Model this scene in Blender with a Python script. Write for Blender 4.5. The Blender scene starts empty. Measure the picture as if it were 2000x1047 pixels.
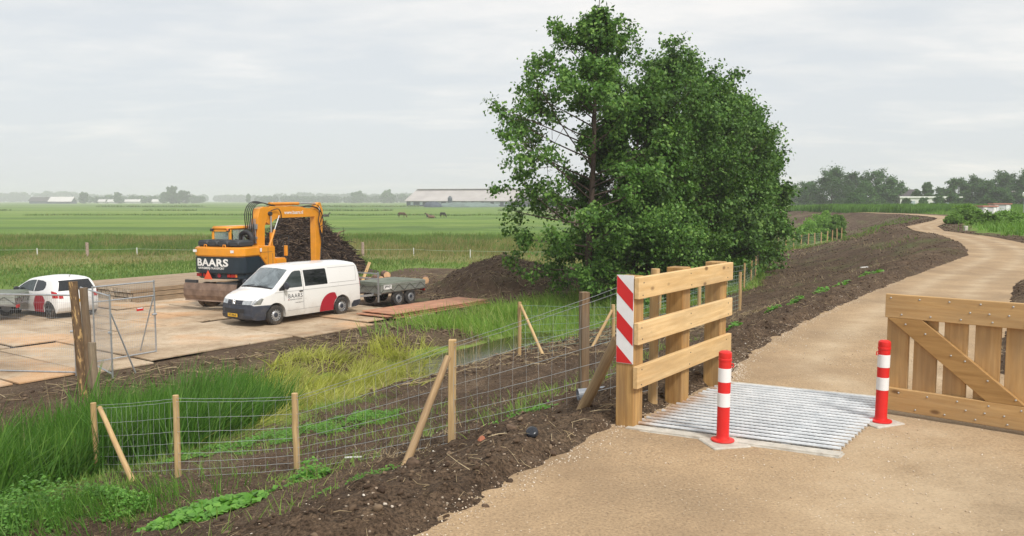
import bpy, bmesh, math, random
import numpy as np
from mathutils import Vector, Matrix
SC = bpy.context.scene
COL = SC.collection
R = math.radians
rnd = random.Random(7)
rng = np.random.default_rng(11)

# ------------------------------------------------------------ camera, sky, sun
CAMZ = 1.75
PITCH = R(4.7)
FPX = 1600.0
cd = bpy.data.cameras.new('camera'); cam = bpy.data.objects.new('camera', cd); COL.objects.link(cam)
cam.location = (0, 0, CAMZ); cam.rotation_euler = (R(90) - PITCH, 0, 0)
cd.sensor_width = 36; cd.lens = 36 * FPX / 2000; cd.clip_start = 0.05; cd.clip_end = 20000
SC.camera = cam
SC.view_settings.view_transform = 'Standard'; SC.view_settings.look = 'None'
SC.view_settings.exposure = 0.58; SC.view_settings.gamma = 1
SC.cycles.max_bounces = 8; SC.cycles.transparent_max_bounces = 16; SC.cycles.volume_bounces = 4
SC.cycles.use_denoising = True

world = bpy.data.worlds.new('World'); SC.world = world; world.use_nodes = True
nt = world.node_tree; nt.nodes.clear()
def nn(t, **k):
    n = nt.nodes.new(t)
    for a, b in k.items():
        setattr(n, a, b)
    return n
SUN_EL, SUN_AZ = R(48), R(150)      # sun high, behind the camera's right shoulder
out = nn('ShaderNodeOutputWorld'); bg = nn('ShaderNodeBackground'); bg.inputs[1].default_value = 0.096
sky = nn('ShaderNodeTexSky', sky_type='NISHITA', sun_disc=False)
sky.sun_elevation = SUN_EL; sky.sun_rotation = SUN_AZ; sky.air_density = 1.0; sky.dust_density = 2.0
tc = nn('ShaderNodeTexCoord')
sep = nn('ShaderNodeSeparateXYZ'); nt.links.new(tc.outputs['Generated'], sep.inputs[0])
# cloud deck: project the direction onto a plane overhead
mx = nn('ShaderNodeMath', operation='MAXIMUM'); mx.inputs[1].default_value = 0.0; nt.links.new(sep.outputs[2], mx.inputs[0])
ad = nn('ShaderNodeMath', operation='ADD'); ad.inputs[1].default_value = 0.12; nt.links.new(mx.outputs[0], ad.inputs[0])
dx = nn('ShaderNodeMath', operation='DIVIDE'); nt.links.new(sep.outputs[0], dx.inputs[0]); nt.links.new(ad.outputs[0], dx.inputs[1])
dy = nn('ShaderNodeMath', operation='DIVIDE'); nt.links.new(sep.outputs[1], dy.inputs[0]); nt.links.new(ad.outputs[0], dy.inputs[1])
cmb = nn('ShaderNodeCombineXYZ'); nt.links.new(dx.outputs[0], cmb.inputs[0]); nt.links.new(dy.outputs[0], cmb.inputs[1])
def wnoise(scale, detail, rough, off):
    m = nn('ShaderNodeMapping'); m.inputs['Location'].default_value = off; m.inputs['Rotation'].default_value = (0, 0, R(24)); m.inputs['Scale'].default_value = (1.0, 1.7, 1)
    nt.links.new(cmb.outputs[0], m.inputs[0])
    n = nn('ShaderNodeTexNoise'); n.inputs['Scale'].default_value = scale; n.inputs['Detail'].default_value = detail
    n.inputs['Roughness'].default_value = rough; n.inputs['Distortion'].default_value = 0.25; nt.links.new(m.outputs[0], n.inputs['Vector'])
    return n
n1 = wnoise(0.55, 8, 0.55, (2.3, 0.4, 0)); n2 = wnoise(2.4, 8, 0.6, (0, 5, 0))
mm = nn('ShaderNodeMath', operation='MULTIPLY_ADD'); mm.inputs[1].default_value = 0.35; nt.links.new(n2.outputs[0], mm.inputs[0]); nt.links.new(n1.outputs[0], mm.inputs[2])
# more broken bright cloud higher up, smooth grey veil low down
hg = nn('ShaderNodeMapRange'); hg.inputs[1].default_value = 0.08; hg.inputs[2].default_value = 0.26; hg.inputs[3].default_value = -0.12; hg.inputs[4].default_value = 0.06
nt.links.new(sep.outputs[2], hg.inputs[0])
xg = nn('ShaderNodeMath', operation='MULTIPLY_ADD'); xg.inputs[1].default_value = 0.10; nt.links.new(sep.outputs[0], xg.inputs[0]); nt.links.new(hg.outputs[0], xg.inputs[2])
m2 = nn('ShaderNodeMath', operation='ADD'); nt.links.new(mm.outputs[0], m2.inputs[0]); nt.links.new(xg.outputs[0], m2.inputs[1])
rp = nn('ShaderNodeValToRGB'); nt.links.new(m2.outputs[0], rp.inputs[0])
e = rp.color_ramp.elements
e[0].position = 0.56; e[0].color = (5.45, 5.68, 5.85, 1); e[1].position = 0.80; e[1].color = (7.2, 7.02, 6.75, 1)
e = rp.color_ramp.elements.new(0.66); e.color = (6.0, 6.1, 6.1, 1)
mixc = nn('ShaderNodeMixRGB'); mixc.inputs[0].default_value = 0.9
nt.links.new(sky.outputs[0], mixc.inputs[1]); nt.links.new(rp.outputs[0], mixc.inputs[2])
nt.links.new(mixc.outputs[0], bg.inputs[0]); nt.links.new(bg.outputs[0], out.inputs[0])

sd = bpy.data.lights.new('sun', 'SUN'); sd.energy = 2.1; sd.angle = R(10); sd.color = (1, 0.96, 0.9)
sun = bpy.data.objects.new('sun', sd); COL.objects.link(sun)
# Nishita rotation 0 = +Y, turning clockwise seen from above
sv = Vector((math.sin(SUN_AZ) * math.cos(SUN_EL), math.cos(SUN_AZ) * math.cos(SUN_EL), math.sin(SUN_EL)))
sun.rotation_euler = sv.to_track_quat('Z', 'Y').to_euler(); sun.location = (0, 0, 60)

# ------------------------------------------------------------ helpers
def P(u, v, z=0.0):
    """ground point that the photograph shows at pixel (u, v), on level z"""
    x = (u - 1000) / FPX; y = (523.5 - v) / FPX
    d = Vector((x, math.cos(PITCH) + y * math.sin(PITCH), -math.sin(PITCH) + y * math.cos(PITCH)))
    t = (z - CAMZ) / d.z
    return Vector((d.x * t, d.y * t, z))

def _h(ix, iy, s):
    h = (ix.astype(np.int64) * 374761393 + iy.astype(np.int64) * 668265263 + s * 974711) & 0xffffffff
    h = ((h ^ (h >> 13)) * 1274126177) & 0xffffffff
    return ((h ^ (h >> 16)) & 0xffff) / 65535.0
def vnoise(x, y, s=0):
    x = np.asarray(x, float); y = np.asarray(y, float)
    ix = np.floor(x); iy = np.floor(y); fx = x - ix; fy = y - iy
    fx = fx * fx * (3 - 2 * fx); fy = fy * fy * (3 - 2 * fy)
    a = _h(ix, iy, s); b = _h(ix + 1, iy, s); c = _h(ix, iy + 1, s); d = _h(ix + 1, iy + 1, s)
    return (a + (b - a) * fx) * (1 - fy) + (c + (d - c) * fx) * fy
def fbm(x, y, o=4, s=0):
    t = 0; a = 1; n = 0
    x = np.asarray(x, float); y = np.asarray(y, float)
    for i in range(o):
        t = t + a * vnoise(x, y, s + i); n += a; a *= 0.5; x = x * 2.03 + 13.7; y = y * 2.03 + 7.1
    return t / n
def sstep(a, b, x):
    t = np.clip((np.asarray(x, float) - a) / (b - a), 0, 1); return t * t * (3 - 2 * t)

class MB:
    """collects shapes, builds ONE mesh object"""
    def __init__(s): s.v = []; s.f = []
    def add(s, vs, fs):
        b = len(s.v); s.v += [tuple(p) for p in vs]; s.f += [tuple(i + b for i in f) for f in fs]; return s
    def box(s, c, d, rz=0.0, m=None):
        hx, hy, hz = d[0] / 2, d[1] / 2, d[2] / 2
        vs = [Vector((x, y, z)) for x in (-hx, hx) for y in (-hy, hy) for z in (-hz, hz)]
        M = m or Matrix.Rotation(rz, 3, 'Z')
        vs = [M @ p + Vector(c) for p in vs]
        return s.add(vs, [(0, 1, 3, 2), (4, 6, 7, 5), (0, 4, 5, 1), (2, 3, 7, 6), (0, 2, 6, 4), (1, 5, 7, 3)])
    def bar(s, a, b, w, h, up=(0, 0, 1)):
        a = Vector(a); b = Vector(b); x = (b - a); L = x.length; x.normalize()
        y = Vector(up).cross(x)
        if y.length < 1e-4: y = Vector((0, 1, 0)).cross(x)
        y.normalize(); z = x.cross(y)
        return s.box((a + b) / 2, (L, w, h), m=Matrix((x, y, z)).transposed())
    def tube(s, pts, r, n=8, cap=True, closed=False):
        pts = [Vector(p) for p in pts]; k = len(pts)
        rs = r if isinstance(r, (list, tuple)) else [r] * k
        vs = []; ref = None
        for i, p in enumerate(pts):
            if closed: t = pts[(i + 1) % k] - pts[i - 1]
            else: t = pts[min(i + 1, k - 1)] - pts[max(i - 1, 0)]
            if t.length < 1e-9: t = Vector((0, 0, 1))
            t.normalize()
            if ref is None: ref = Vector((0, 0, 1)) if abs(t.z) < 0.9 else Vector((1, 0, 0))
            u = ref - t * ref.dot(t)
            if u.length < 1e-4: u = t.orthogonal()
            u.normalize(); w = t.cross(u); ref = u
            for j in range(n):
                a = 2 * math.pi * j / n; vs.append(p + (u * math.cos(a) + w * math.sin(a)) * rs[i])
        fs = []
        for i in range(k if closed else k - 1):
            for j in range(n):
                i2 = (i + 1) % k
                fs.append((i * n + j, i * n + (j + 1) % n, i2 * n + (j + 1) % n, i2 * n + j))
        if cap and not closed:
            fs.append(tuple(range(n - 1, -1, -1))); fs.append(tuple((k - 1) * n + j for j in range(n)))
        return s.add(vs, fs)
    def lathe(s, prof, c=(0, 0, 0), axis='Z', n=24, flip=1, cap=True):
        """prof: (radius, height) pairs along the axis"""
        vs = []
        for r_, h in prof:
            for j in range(n):
                a = 2 * math.pi * j / n; x, y = r_ * math.cos(a), r_ * math.sin(a); h2 = h * flip
                p = {'Z': (x, y, h2), 'Y': (x, h2, y), 'X': (h2, x, y)}[axis]
                vs.append((p[0] + c[0], p[1] + c[1], p[2] + c[2]))
        fs = [(i * n + j, i * n + (j + 1) % n, (i + 1) * n + (j + 1) % n, (i + 1) * n + j) for i in range(len(prof) - 1) for j in range(n)]
        if cap: fs.append(tuple(range(n - 1, -1, -1))); fs.append(tuple((len(prof) - 1) * n + j for j in range(n)))
        return s.add(vs, fs)
    def prism(s, poly, y0, y1, ax='Y'):
        """polygon in (x,z) pushed along y (ax='Y'), in (x,y) along z ('Z'), or (y,z) along x ('X')"""
        n = len(poly)
        def q(a, b, t): return {'Y': (a, t, b), 'Z': (a, b, t), 'X': (t, a, b)}[ax]
        vs = [q(a, b, y0) for a, b in poly] + [q(a, b, y1) for a, b in poly]
        fs = [tuple(range(n)), tuple(range(2 * n - 1, n - 1, -1))] + [(i, (i + 1) % n, n + (i + 1) % n, n + i) for i in range(n)]
        return s.add(vs, fs)
    def build(s, name, mat, parent=None, loc=None, bevel=0, smooth=None, seg=1, weld=False):
        me = bpy.data.meshes.new(name); me.from_pydata(s.v, [], s.f)
        bm = bmesh.new(); bm.from_mesh(me)
        if weld: bmesh.ops.remove_doubles(bm, verts=bm.verts, dist=1e-5)
        bmesh.ops.recalc_face_normals(bm, faces=bm.faces)
        if bevel:
            es = [e for e in bm.edges if len(e.link_faces) == 2 and e.calc_face_angle(0) > 0.5]
            bmesh.ops.bevel(bm, geom=es, offset=bevel, segments=seg, affect='EDGES', clamp_overlap=True)
        bm.to_mesh(me); bm.free()
        if smooth: shade(me, smooth)
        me.materials.append(mat)
        o = bpy.data.objects.new(name, me); COL.objects.link(o)
        if parent: o.parent = parent
        if loc: o.location = loc
        return o

def shade(me, ang=35):
    me.polygons.foreach_set('use_smooth', [True] * len(me.polygons))
    me.set_sharp_from_angle(angle=R(ang))

def npmesh(name, V, F, mat, parent=None, loc=None, smooth=False, attrs=None):
    """fast mesh from numpy arrays; F is (n,3) or (n,4)"""
    me = bpy.data.meshes.new(name); V = np.asarray(V, np.float32); F = np.asarray(F, np.int32); k = F.shape[1]
    me.vertices.add(len(V)); me.vertices.foreach_set('co', V.ravel())
    me.loops.add(F.size); me.loops.foreach_set('vertex_index', F.ravel())
    me.polygons.add(len(F)); me.polygons.foreach_set('loop_start', np.arange(0, F.size, k, dtype=np.int32))
    me.polygons.foreach_set('loop_total', np.full(len(F), k, np.int32))
    if smooth: me.polygons.foreach_set('use_smooth', np.ones(len(F), bool))
    for nme, a in (attrs or {}).items():
        at = me.attributes.new(nme, 'FLOAT', 'POINT'); at.data.foreach_set('value', np.asarray(a, np.float32).ravel())
    me.update(calc_edges=True); me.validate()
    me.materials.append(mat)
    o = bpy.data.objects.new(name, me); COL.objects.link(o)
    if parent: o.parent = parent
    if loc is not None: o.location = loc
    return o

def tag(o, label=None, cat=None, group=None, kind=None):
    if label: o['label'] = label
    if cat: o['category'] = cat
    if group: o['group'] = group
    if kind: o['kind'] = kind
    return o
def thing(name, label, cat, loc=(0, 0, 0), rz=0, group=None):
    o = bpy.data.objects.new(name, None); COL.objects.link(o); o.empty_display_size = 0.2
    o.location = loc; o.rotation_euler = (0, 0, rz)
    return tag(o, label, cat, group)
def kids(o): return [c for c in bpy.data.objects if c.parent == o]
def copy_tree(o, label=None, group=None, loc=None, rz=None, scale=None, parent=None):
    c = o.copy(); COL.objects.link(c)
    if parent: c.parent = parent
    for ch in kids(o): copy_tree(ch, parent=c)
    if label: c['label'] = label
    if group: c['group'] = group
    if loc is not None: c.location = loc
    if rz is not None: c.rotation_euler = (0, 0, rz)
    if scale is not None: c.scale = (scale,) * 3 if isinstance(scale, (int, float)) else scale
    return c

# ------------------------------------------------------------ materials
class NT:
    def __init__(s, name):
        s.m = bpy.data.materials.new(name); s.m.use_nodes = True; s.t = s.m.node_tree; s.t.nodes.clear()
        s.o = s.t.nodes.new('ShaderNodeOutputMaterial')
    def n(s, t, **k):
        x = s.t.nodes.new(t)
        for a, b in k.items(): setattr(x, a, b)
        return x
    def l(s, a, b): s.t.links.new(a, b)
    def noise(s, vec, scale, detail=5, rough=0.55, dist=0):
        n = s.n('ShaderNodeTexNoise'); n.inputs['Scale'].default_value = scale; n.inputs['Detail'].default_value = detail
        n.inputs['Roughness'].default_value = rough; n.inputs['Distortion'].default_value = dist; s.l(vec, n.inputs['Vector']); return n.outputs[0]
    def ramp(s, fac, stops, interp='LINEAR'):
        r = s.n('ShaderNodeValToRGB'); s.l(fac, r.inputs[0]); e = r.color_ramp.elements; r.color_ramp.interpolation = interp
        while len(e) < len(stops): e.new(0.5)
        for i, (p, c) in enumerate(stops):
            e[i].position = p; e[i].color = (c, c, c, 1) if isinstance(c, (int, float)) else (*c, 1)
        return r.outputs[0]
    def mix(s, f, a, b, bt='MIX'):
        x = s.n('ShaderNodeMixRGB', blend_type=bt)
        for i, q in enumerate((f, a, b)):
            if isinstance(q, (int, float)): x.inputs[i].default_value = q if i == 0 else (q, q, q, 1)
            elif isinstance(q, tuple): x.inputs[i].default_value = (*q, 1)
            else: s.l(q, x.inputs[i])
        return x.outputs[0]
    def math(s, op, a, b=0.0, c=None):
        x = s.n('ShaderNodeMath', operation=op)
        for i, q in enumerate((a, b, c)):
            if q is None: continue
            if isinstance(q, (int, float)): x.inputs[i].default_value = q
            else: s.l(q, x.inputs[i])
        return x.outputs[0]
    def coord(s, k='Object', scale=(1, 1, 1), rot=(0, 0, 0)):
        t = s.n('ShaderNodeTexCoord'); m = s.n('ShaderNodeMapping'); m.inputs['Scale'].default_value = scale; m.inputs['Rotation'].default_value = rot
        s.l(t.outputs[k], m.inputs[0]); return m.outputs[0]
    def world(s, scale=(1, 1, 1)):
        t = s.n('ShaderNodeNewGeometry'); m = s.n('ShaderNodeMapping'); m.inputs['Scale'].default_value = scale
        s.l(t.outputs['Position'], m.inputs[0]); return m.outputs[0]
    def bump(s, h, strength=0.5, dist=0.01, nrm=None):
        b = s.n('ShaderNodeBump'); b.inputs['Strength'].default_value = strength; b.inputs['Distance'].default_value = dist; s.l(h, b.inputs['Height'])
        if nrm: s.l(nrm, b.inputs['Normal'])
        return b.outputs[0]
    def pbr(s, col, rough=0.6, metal=0.0, nrm=None, coat=0, spec=0.5, trans=None, alpha=None):
        p = s.n('ShaderNodeBsdfPrincipled')
        for k, q in (('Base Color', col), ('Roughness', rough), ('Metallic', metal), ('Coat Weight', coat), ('Specular IOR Level', spec)):
            if isinstance(q, (int, float)): p.inputs[k].default_value = q
            elif isinstance(q, tuple): p.inputs[k].default_value = (*q, 1)
            else: s.l(q, p.inputs[k])
        if nrm: s.l(nrm, p.inputs['Normal'])
        s.p = p; s.l(p.outputs[0], s.o.inputs[0]); return s.m

def simple(name, c, rough=0.5, metal=0, var=0.12, scale=6, bump=0, bscale=60, coat=0, dirt=None, spec=0.5):
    t = NT(name); v = t.coord(); a = t.noise(v, scale, 4)
    c2 = tuple(max(0, x * (1 - var)) for x in c); c3 = tuple(min(1, x * (1 + var)) for x in c)
    col = t.ramp(a, [(0.3, c2), (0.7, c3)])
    if dirt:   # splashes of mud that sit on the thing
        dm = t.ramp(t.noise(v, 3.1, 7, 0.7), [(0.5, 0.0), (0.72, dirt[1])]); col = t.mix(dm, col, dirt[0])
    rg = t.ramp(t.noise(v, scale * 3, 3), [(0.3, max(0, rough - 0.08)), (0.7, min(1, rough + 0.08))])
    nr = t.bump(t.noise(v, bscale, 4), bump, 0.01) if bump else None
    return t.pbr(col, rg, metal, nr, coat, spec)

def woodmat(name, axis, light, dark, knot=(0.12, 0.055, 0.02), gscale=1.0, weather=0.0, rough=0.65, kn=True):
    t = NT(name); sc = [14 * gscale] * 3; sc[axis] = 0.9 * gscale
    v = t.coord(scale=tuple(sc)); g = t.noise(v, 2.4, 8, 0.6, 0.4)
    inf = t.n('ShaderNodeObjectInfo')
    rr = t.math('MULTIPLY_ADD', inf.outputs['Random'], 0.16, -0.08); g2 = t.math('ADD', g, rr)
    col = t.ramp(g2, [(0.28, dark), (0.5, tuple((a + b) / 2 for a, b in zip(light, dark))), (0.66, light)])
    big = t.noise(t.coord(scale=tuple(1.0 if i != axis else 0.35 for i in range(3))), 5, 4)
    col = t.mix(t.ramp(big, [(0.35, 0.0), (0.7, 0.35)]), col, tuple(x * 0.62 for x in dark))
    if kn:
        ks = [5.5] * 3; ks[axis] = 2.6
        vo = t.n('ShaderNodeTexVoronoi'); t.l(t.coord(scale=tuple(ks)), vo.inputs['Vector']); vo.inputs['Scale'].default_value = 1
        k = t.ramp(vo.outputs['Distance'], [(0.06, 1.0), (0.13, 0.0)])
        gate = t.ramp(t.n('ShaderNodeSeparateColor').outputs[0] if False else vo.outputs['Color'], [(0.45, 0.0), (0.5, 1.0)])
        col = t.mix(t.math('MULTIPLY', t.math('MULTIPLY', k, gate), 0.8), col, knot)
    if weather:
        w = t.noise(t.coord(scale=tuple(3.0 if i != axis else 0.6 for i in range(3))), 2.2, 6, 0.65)
        col = t.mix(t.ramp(w, [(0.4, 0.0), (0.62, weather)]), col, (0.20, 0.17, 0.13))
    nr = t.bump(g, 0.5, 0.004)
    return t.pbr(col, rough, 0, nr, 0, 0.3)

M = {}
LW = (0.84, 0.60, 0.31); DW = (0.66, 0.42, 0.18)
for k, ax in (('x', 0), ('y', 1), ('z', 2)):
    M['plank_' + k] = woodmat('fresh_plank_' + k, ax, LW, DW, weather=0.22)
    M['oak_' + k] = woodmat('post_oak_' + k, ax, (0.56, 0.34, 0.125), (0.30, 0.155, 0.05), weather=0.25)
M['gate_x'] = woodmat('gate_plank_x', 0, (0.62, 0.405, 0.185), (0.46, 0.275, 0.11), weather=0.22)
M['gate_z'] = woodmat('gate_plank_z', 2, (0.56, 0.35, 0.15), (0.41, 0.235, 0.092), weather=0.3)
M['stake'] = woodmat('fence_stake', 2, (0.62, 0.44, 0.22), (0.42, 0.26, 0.11), gscale=1.5, weather=0.25)
M['stake_old'] = woodmat('old_stake', 2, (0.24, 0.16, 0.09), (0.11, 0.065, 0.035), gscale=1.3, weather=0.5)
M['stake_grey'] = woodmat('grey_stake', 2, (0.34, 0.27, 0.18), (0.19, 0.13, 0.08), gscale=1.3, weather=0.6)
M['stake_brown'] = woodmat('brown_stake', 2, (0.46, 0.32, 0.17), (0.24, 0.145, 0.07), gscale=1.3, weather=0.25)
M['bark'] = simple('bark', (0.07, 0.048, 0.035), 0.9, 0, 0.5, 9, 0.8, 25)
M['beam_x'] = woodmat('hardwood_beam', 0, (0.47, 0.35, 0.23), (0.24, 0.165, 0.10), weather=0.35, kn=False)
M['galv'] = simple('galvanised_steel', (0.46, 0.48, 0.50), 0.42, 0.7, 0.15, 14)
M['wire'] = simple('fence_wire', (0.55, 0.58, 0.58), 0.45, 0.5, 0.1, 4)
M['wire_green'] = simple('green_fence_wire', (0.28, 0.42, 0.34), 0.5, 0.3, 0.1, 4)
M['bolt'] = simple('zinc_bolt', (0.46, 0.45, 0.43), 0.5, 0.7, 0.1, 20)
M['red'] = simple('red_plastic', (0.66, 0.022, 0.020), 0.42, 0, 0.10, 5, spec=0.4, dirt=((0.40, 0.10, 0.06), 0.5))
M['white_refl'] = simple('white_reflective', (0.78, 0.78, 0.78), 0.4, 0, 0.04, 12, dirt=((0.58, 0.54, 0.48), 0.4))
M['red_refl'] = simple('red_reflective', (0.60, 0.02, 0.02), 0.4, 0, 0.04, 12)
M['concrete'] = simple('concrete', (0.52, 0.49, 0.43), 0.85, 0, 0.2, 14, 0.5, 90, dirt=((0.34, 0.25, 0.16), 0.6))
M['black'] = simple('black_rubber', (0.022, 0.022, 0.024), 0.6, 0, 0.2, 8)
M['dark'] = simple('dark_steel', (0.045, 0.047, 0.05), 0.55, 0.2, 0.2, 8)
M['pvc'] = simple('grey_pvc', (0.33, 0.36, 0.40), 0.4, 0, 0.1, 5)

# ------------------------------------------------------------ terrain shape
ZP = -2.5
Lp = np.array([(-4.4, -2.0), (-2.6, 1.0), (-0.41, 4.3), (0.80, 6.2), (1.05, 6.45), (2.2, 7.95), (2.43, 8.7), (3.70, 10.9), (5.3, 13.3), (8.6, 18.0), (11.7, 22.2), (14.5, 26.0), (16.0, 28.7), (18.2, 33.0), (21.5, 40.8), (23.8, 48.5), (26.9, 55.8), (37.0, 72), (42.6, 82), (46.9, 93), (51.0, 108), (50, 160), (55, 400), (120, 5000)])
Rp = np.array([(9.5, -2.0), (9.5, 1.0), (9.5, 4.3), (8.5, 6.2), (8.0, 6.5), (5.6, 7.0), (4.85, 8.2), (6.3, 10.4), (7.4, 12.2), (10.6, 17.2), (13.6, 21.0), (16.2, 24.8), (18.0, 27.5), (20.8, 33.0), (23.2, 39.6), (25.0, 47.5), (29.0, 56.0), (38.6, 72), (45.0, 82), (49.6, 93), (53.3, 108), (52.6, 160), (58, 400), (125, 5000)])
def pdist(x, y, A):
    """signed distance to polyline A, positive on its left side"""
    x = np.asarray(x, float); y = np.asarray(y, float); best = np.full(x.shape, 1e9); sg = np.ones(x.shape)
    for (ax, ay), (bx, by) in zip(A[:-1], A[1:]):
        ux, uy = bx - ax, by - ay; L2 = ux * ux + uy * uy
        t = np.clip(((x - ax) * ux + (y - ay) * uy) / L2, 0, 1)
        qx, qy = x - ax - ux * t, y - ay - uy * t; dd = np.hypot(qx, qy)
        c = ux * (y - ay) - uy * (x - ax); m = dd < best - 1e-9
        best = np.where(m, dd, best); sg = np.where(m, np.where(c >= 0, 1.0, -1.0), sg)
    return best * sg
# smoothed dike line for the slope (no kinks)
Ls = np.array([(-4.4, -2.0), (-0.41, 4.3), (1.5, 7.2), (5.2, 13.3), (9.9, 20.4), (14.4, 27.5), (18.0, 33), (21.0, 40.8), (22.9, 48.5), (25.9, 56), (36.4, 72), (42.2, 82), (46.6, 93), (51, 108), (50, 160), (55, 400), (120, 5000)])
DK = [-50, 0, 0.5, 1.2, 2.34, 4.7, 6.5, 8.8, 9.7, 10.6, 11.6, 12.4, 13.2, 14, 60]
DZ = [0, 0, -0.02, -0.27, -0.80, -1.55, -1.85, -2.33, -2.66, -3.05, -3.1, -2.75, -2.52, ZP, ZP]
DZ2 = [0, 0, -0.02, -0.25, -0.72, -1.5, -1.95, -2.3, -2.4, -2.5, -2.5, -2.5, -2.5, ZP, ZP]
MOUNDS = []   # (x, y, rx, ry, h)
def shape(x, y):
    x = np.asarray(x, float); y = np.asarray(y, float)
    d = pdist(x, y, Ls); s = sstep(27, 32, y)
    z = np.interp(d, DK, DZ) * (1 - s) + np.interp(d, DK, DZ2) * s
    hm = np.zeros_like(z)
    for mx_, my_, rx, ry, h in MOUNDS:
        q = np.sqrt(((x - mx_) / rx) ** 2 + ((y - my_) / ry) ** 2)
        c = np.clip(1 - q, 0, 1); m_ = h * (c ** 1.15) * (1.25 - 0.25 * c); hm = np.maximum(hm, m_) + 0.25 * np.minimum(hm, m_)
    return z + hm, d
gu = Vector((0.595, 0.803)); gv = Vector((0.803, -0.595))     # along the grid's left side / square to it
G0 = Vector((0.965, 6.17)); GL, GW, GK = 1.90, 1.37, 0.165    # near left corner, length, width, skew of the bars
def in_rect(x, y, m=0.0):
    b = (x - G0.x) * gv.x + (y - G0.y) * gv.y; a = (x - G0.x) * gu.x + (y - G0.y) * gu.y - GK * b
    return (a > -m) & (a < GL + m) & (b > -m) & (b < GW + m)
MATS_D = 16.2
def masks(x, y):
    """dirt and dry-grass masks of the ground, 0..1"""
    d = pdist(x, y, Ls); r = pdist(x, y, Rp); n = fbm(x * 0.5, y * 0.5, 4, 5); n2 = fbm(x * 1.7, y * 1.7, 3, 9)
    toe = np.interp(y, [0, 8, 20, 30, 40, 60, 100, 140], [8.5, 7.5, 11, 8.3, 8.0, 8.2, 9, 40])
    dirt = 1 - sstep(-0.6, 0.6, d - toe + (n - 0.5) * 2.4)
    # green strip between fence and foot of the slope, weeds on the slope near the camera
    near = sstep(0.50, 0.62, n2 * 0.6 + n * 0.4 + 0.10 * sstep(1.5, 4, d) * (1 - sstep(5.5, 7, d)) - 0.03) * (1 - sstep(9, 14, y))
    dirt = dirt * (1 - 0.55 * near * sstep(1.6, 2.4, d))
    # bare bank between ditch and road plates, work yard
    bank = sstep(12.0, 12.8, d + (n - 0.5) * 1.2) * (1 - sstep(27, 31, d + (n - 0.5) * 2)) * (1 - sstep(-1.5, 1.5, y - 39 - 12.5 * sstep(-15, -9, x) + (n - 0.5) * 3)) * sstep(-40, -36, x)
    gr = (1 - sstep(13.5, 15, d)) * sstep(25.5, 28.0, y)       # lush bank beside the water
    bank = bank * (1 - gr)
    dirt = np.maximum(dirt, bank)
    rt = -r
    dirt = np.where(rt > 0, 1 - sstep(0.9, 2.2, rt + (n - 0.5) * 1.5 - 1.0 * (1 - sstep(14, 20, y))), dirt)
    dry = sstep(0.47, 0.62, fbm(x * 0.09, y * 0.13, 4, 31)) * sstep(48, 54, y) * (1 - sstep(80, 105, y))
    for mx_, my_, rx, ry, h in MOUNDS:
        q = np.sqrt(((x - mx_) / rx) ** 2 + ((y - my_) / ry) ** 2); dirt = np.maximum(dirt, 1 - sstep(0.85, 1.1, q + (n - 0.5) * .3))
    return np.clip(dirt, 0, 1), dry
def ground_z(x, y):
    x = np.asarray(x, float); y = np.asarray(y, float); z, d = shape(x, y)
    r = pdist(x, y, Rp); l = pdist(x, y, Lp); inside = (l < 0) & (r > 0)
    e = np.minimum(np.abs(l), np.abs(r)); dirt, dry = masks(x, y)
    edge = sstep(0.0, 0.22, e + (fbm(x * 5, y * 5, 2, 71) - 0.5) * 0.16)
    lump = (fbm(x * 2.1, y * 2.1, 5, 3) - 0.48) * 0.22 + (np.abs(fbm(x * 7, y * 7, 3, 41) - 0.5) * 2) * 0.07
    far = 1 - sstep(25, 60, y)
    z = z + np.where(inside, 0, (lump * (0.35 + 0.65 * dirt) * far + 0.035) * edge)
    z = z + np.where(~inside & (e < 0.9) & (y < 60), 0.045 * np.clip(1 - e / 0.9, 0, 1) * edge * (0.4 + 1.2 * fbm(x * 2.2, y * 2.2, 3, 17)), 0)
    z = z + (fbm(x * 0.12, y * 0.12, 3, 55) - 0.5) * 0.35 * sstep(16, 24, d) * sstep(38, 50, y)
    z = np.where(inside, z - 0.06 * sstep(0.0, 0.12, e) - 0.22 * sstep(30, 45, y), z - 0.05 * sstep(30, 45, y) * (e < 1.3) * (y < 140))
    # the yard is levelled where the plates lie
    yard = sstep(MATS_D - 0.6, MATS_D, d) * (1 - sstep(32, 34, d)) * (1 - sstep(40, 42, y)) * (1 - sstep(0.1, 0.6, z - ZP - 0.2))
    z = z * (1 - yard) + (ZP + 0.015) * yard
    z = np.where(in_rect(x, y, 0.02), -0.42, z)
    return z
def gz(x, y): return float(ground_z(np.array([x]), np.array([y]))[0])

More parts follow.
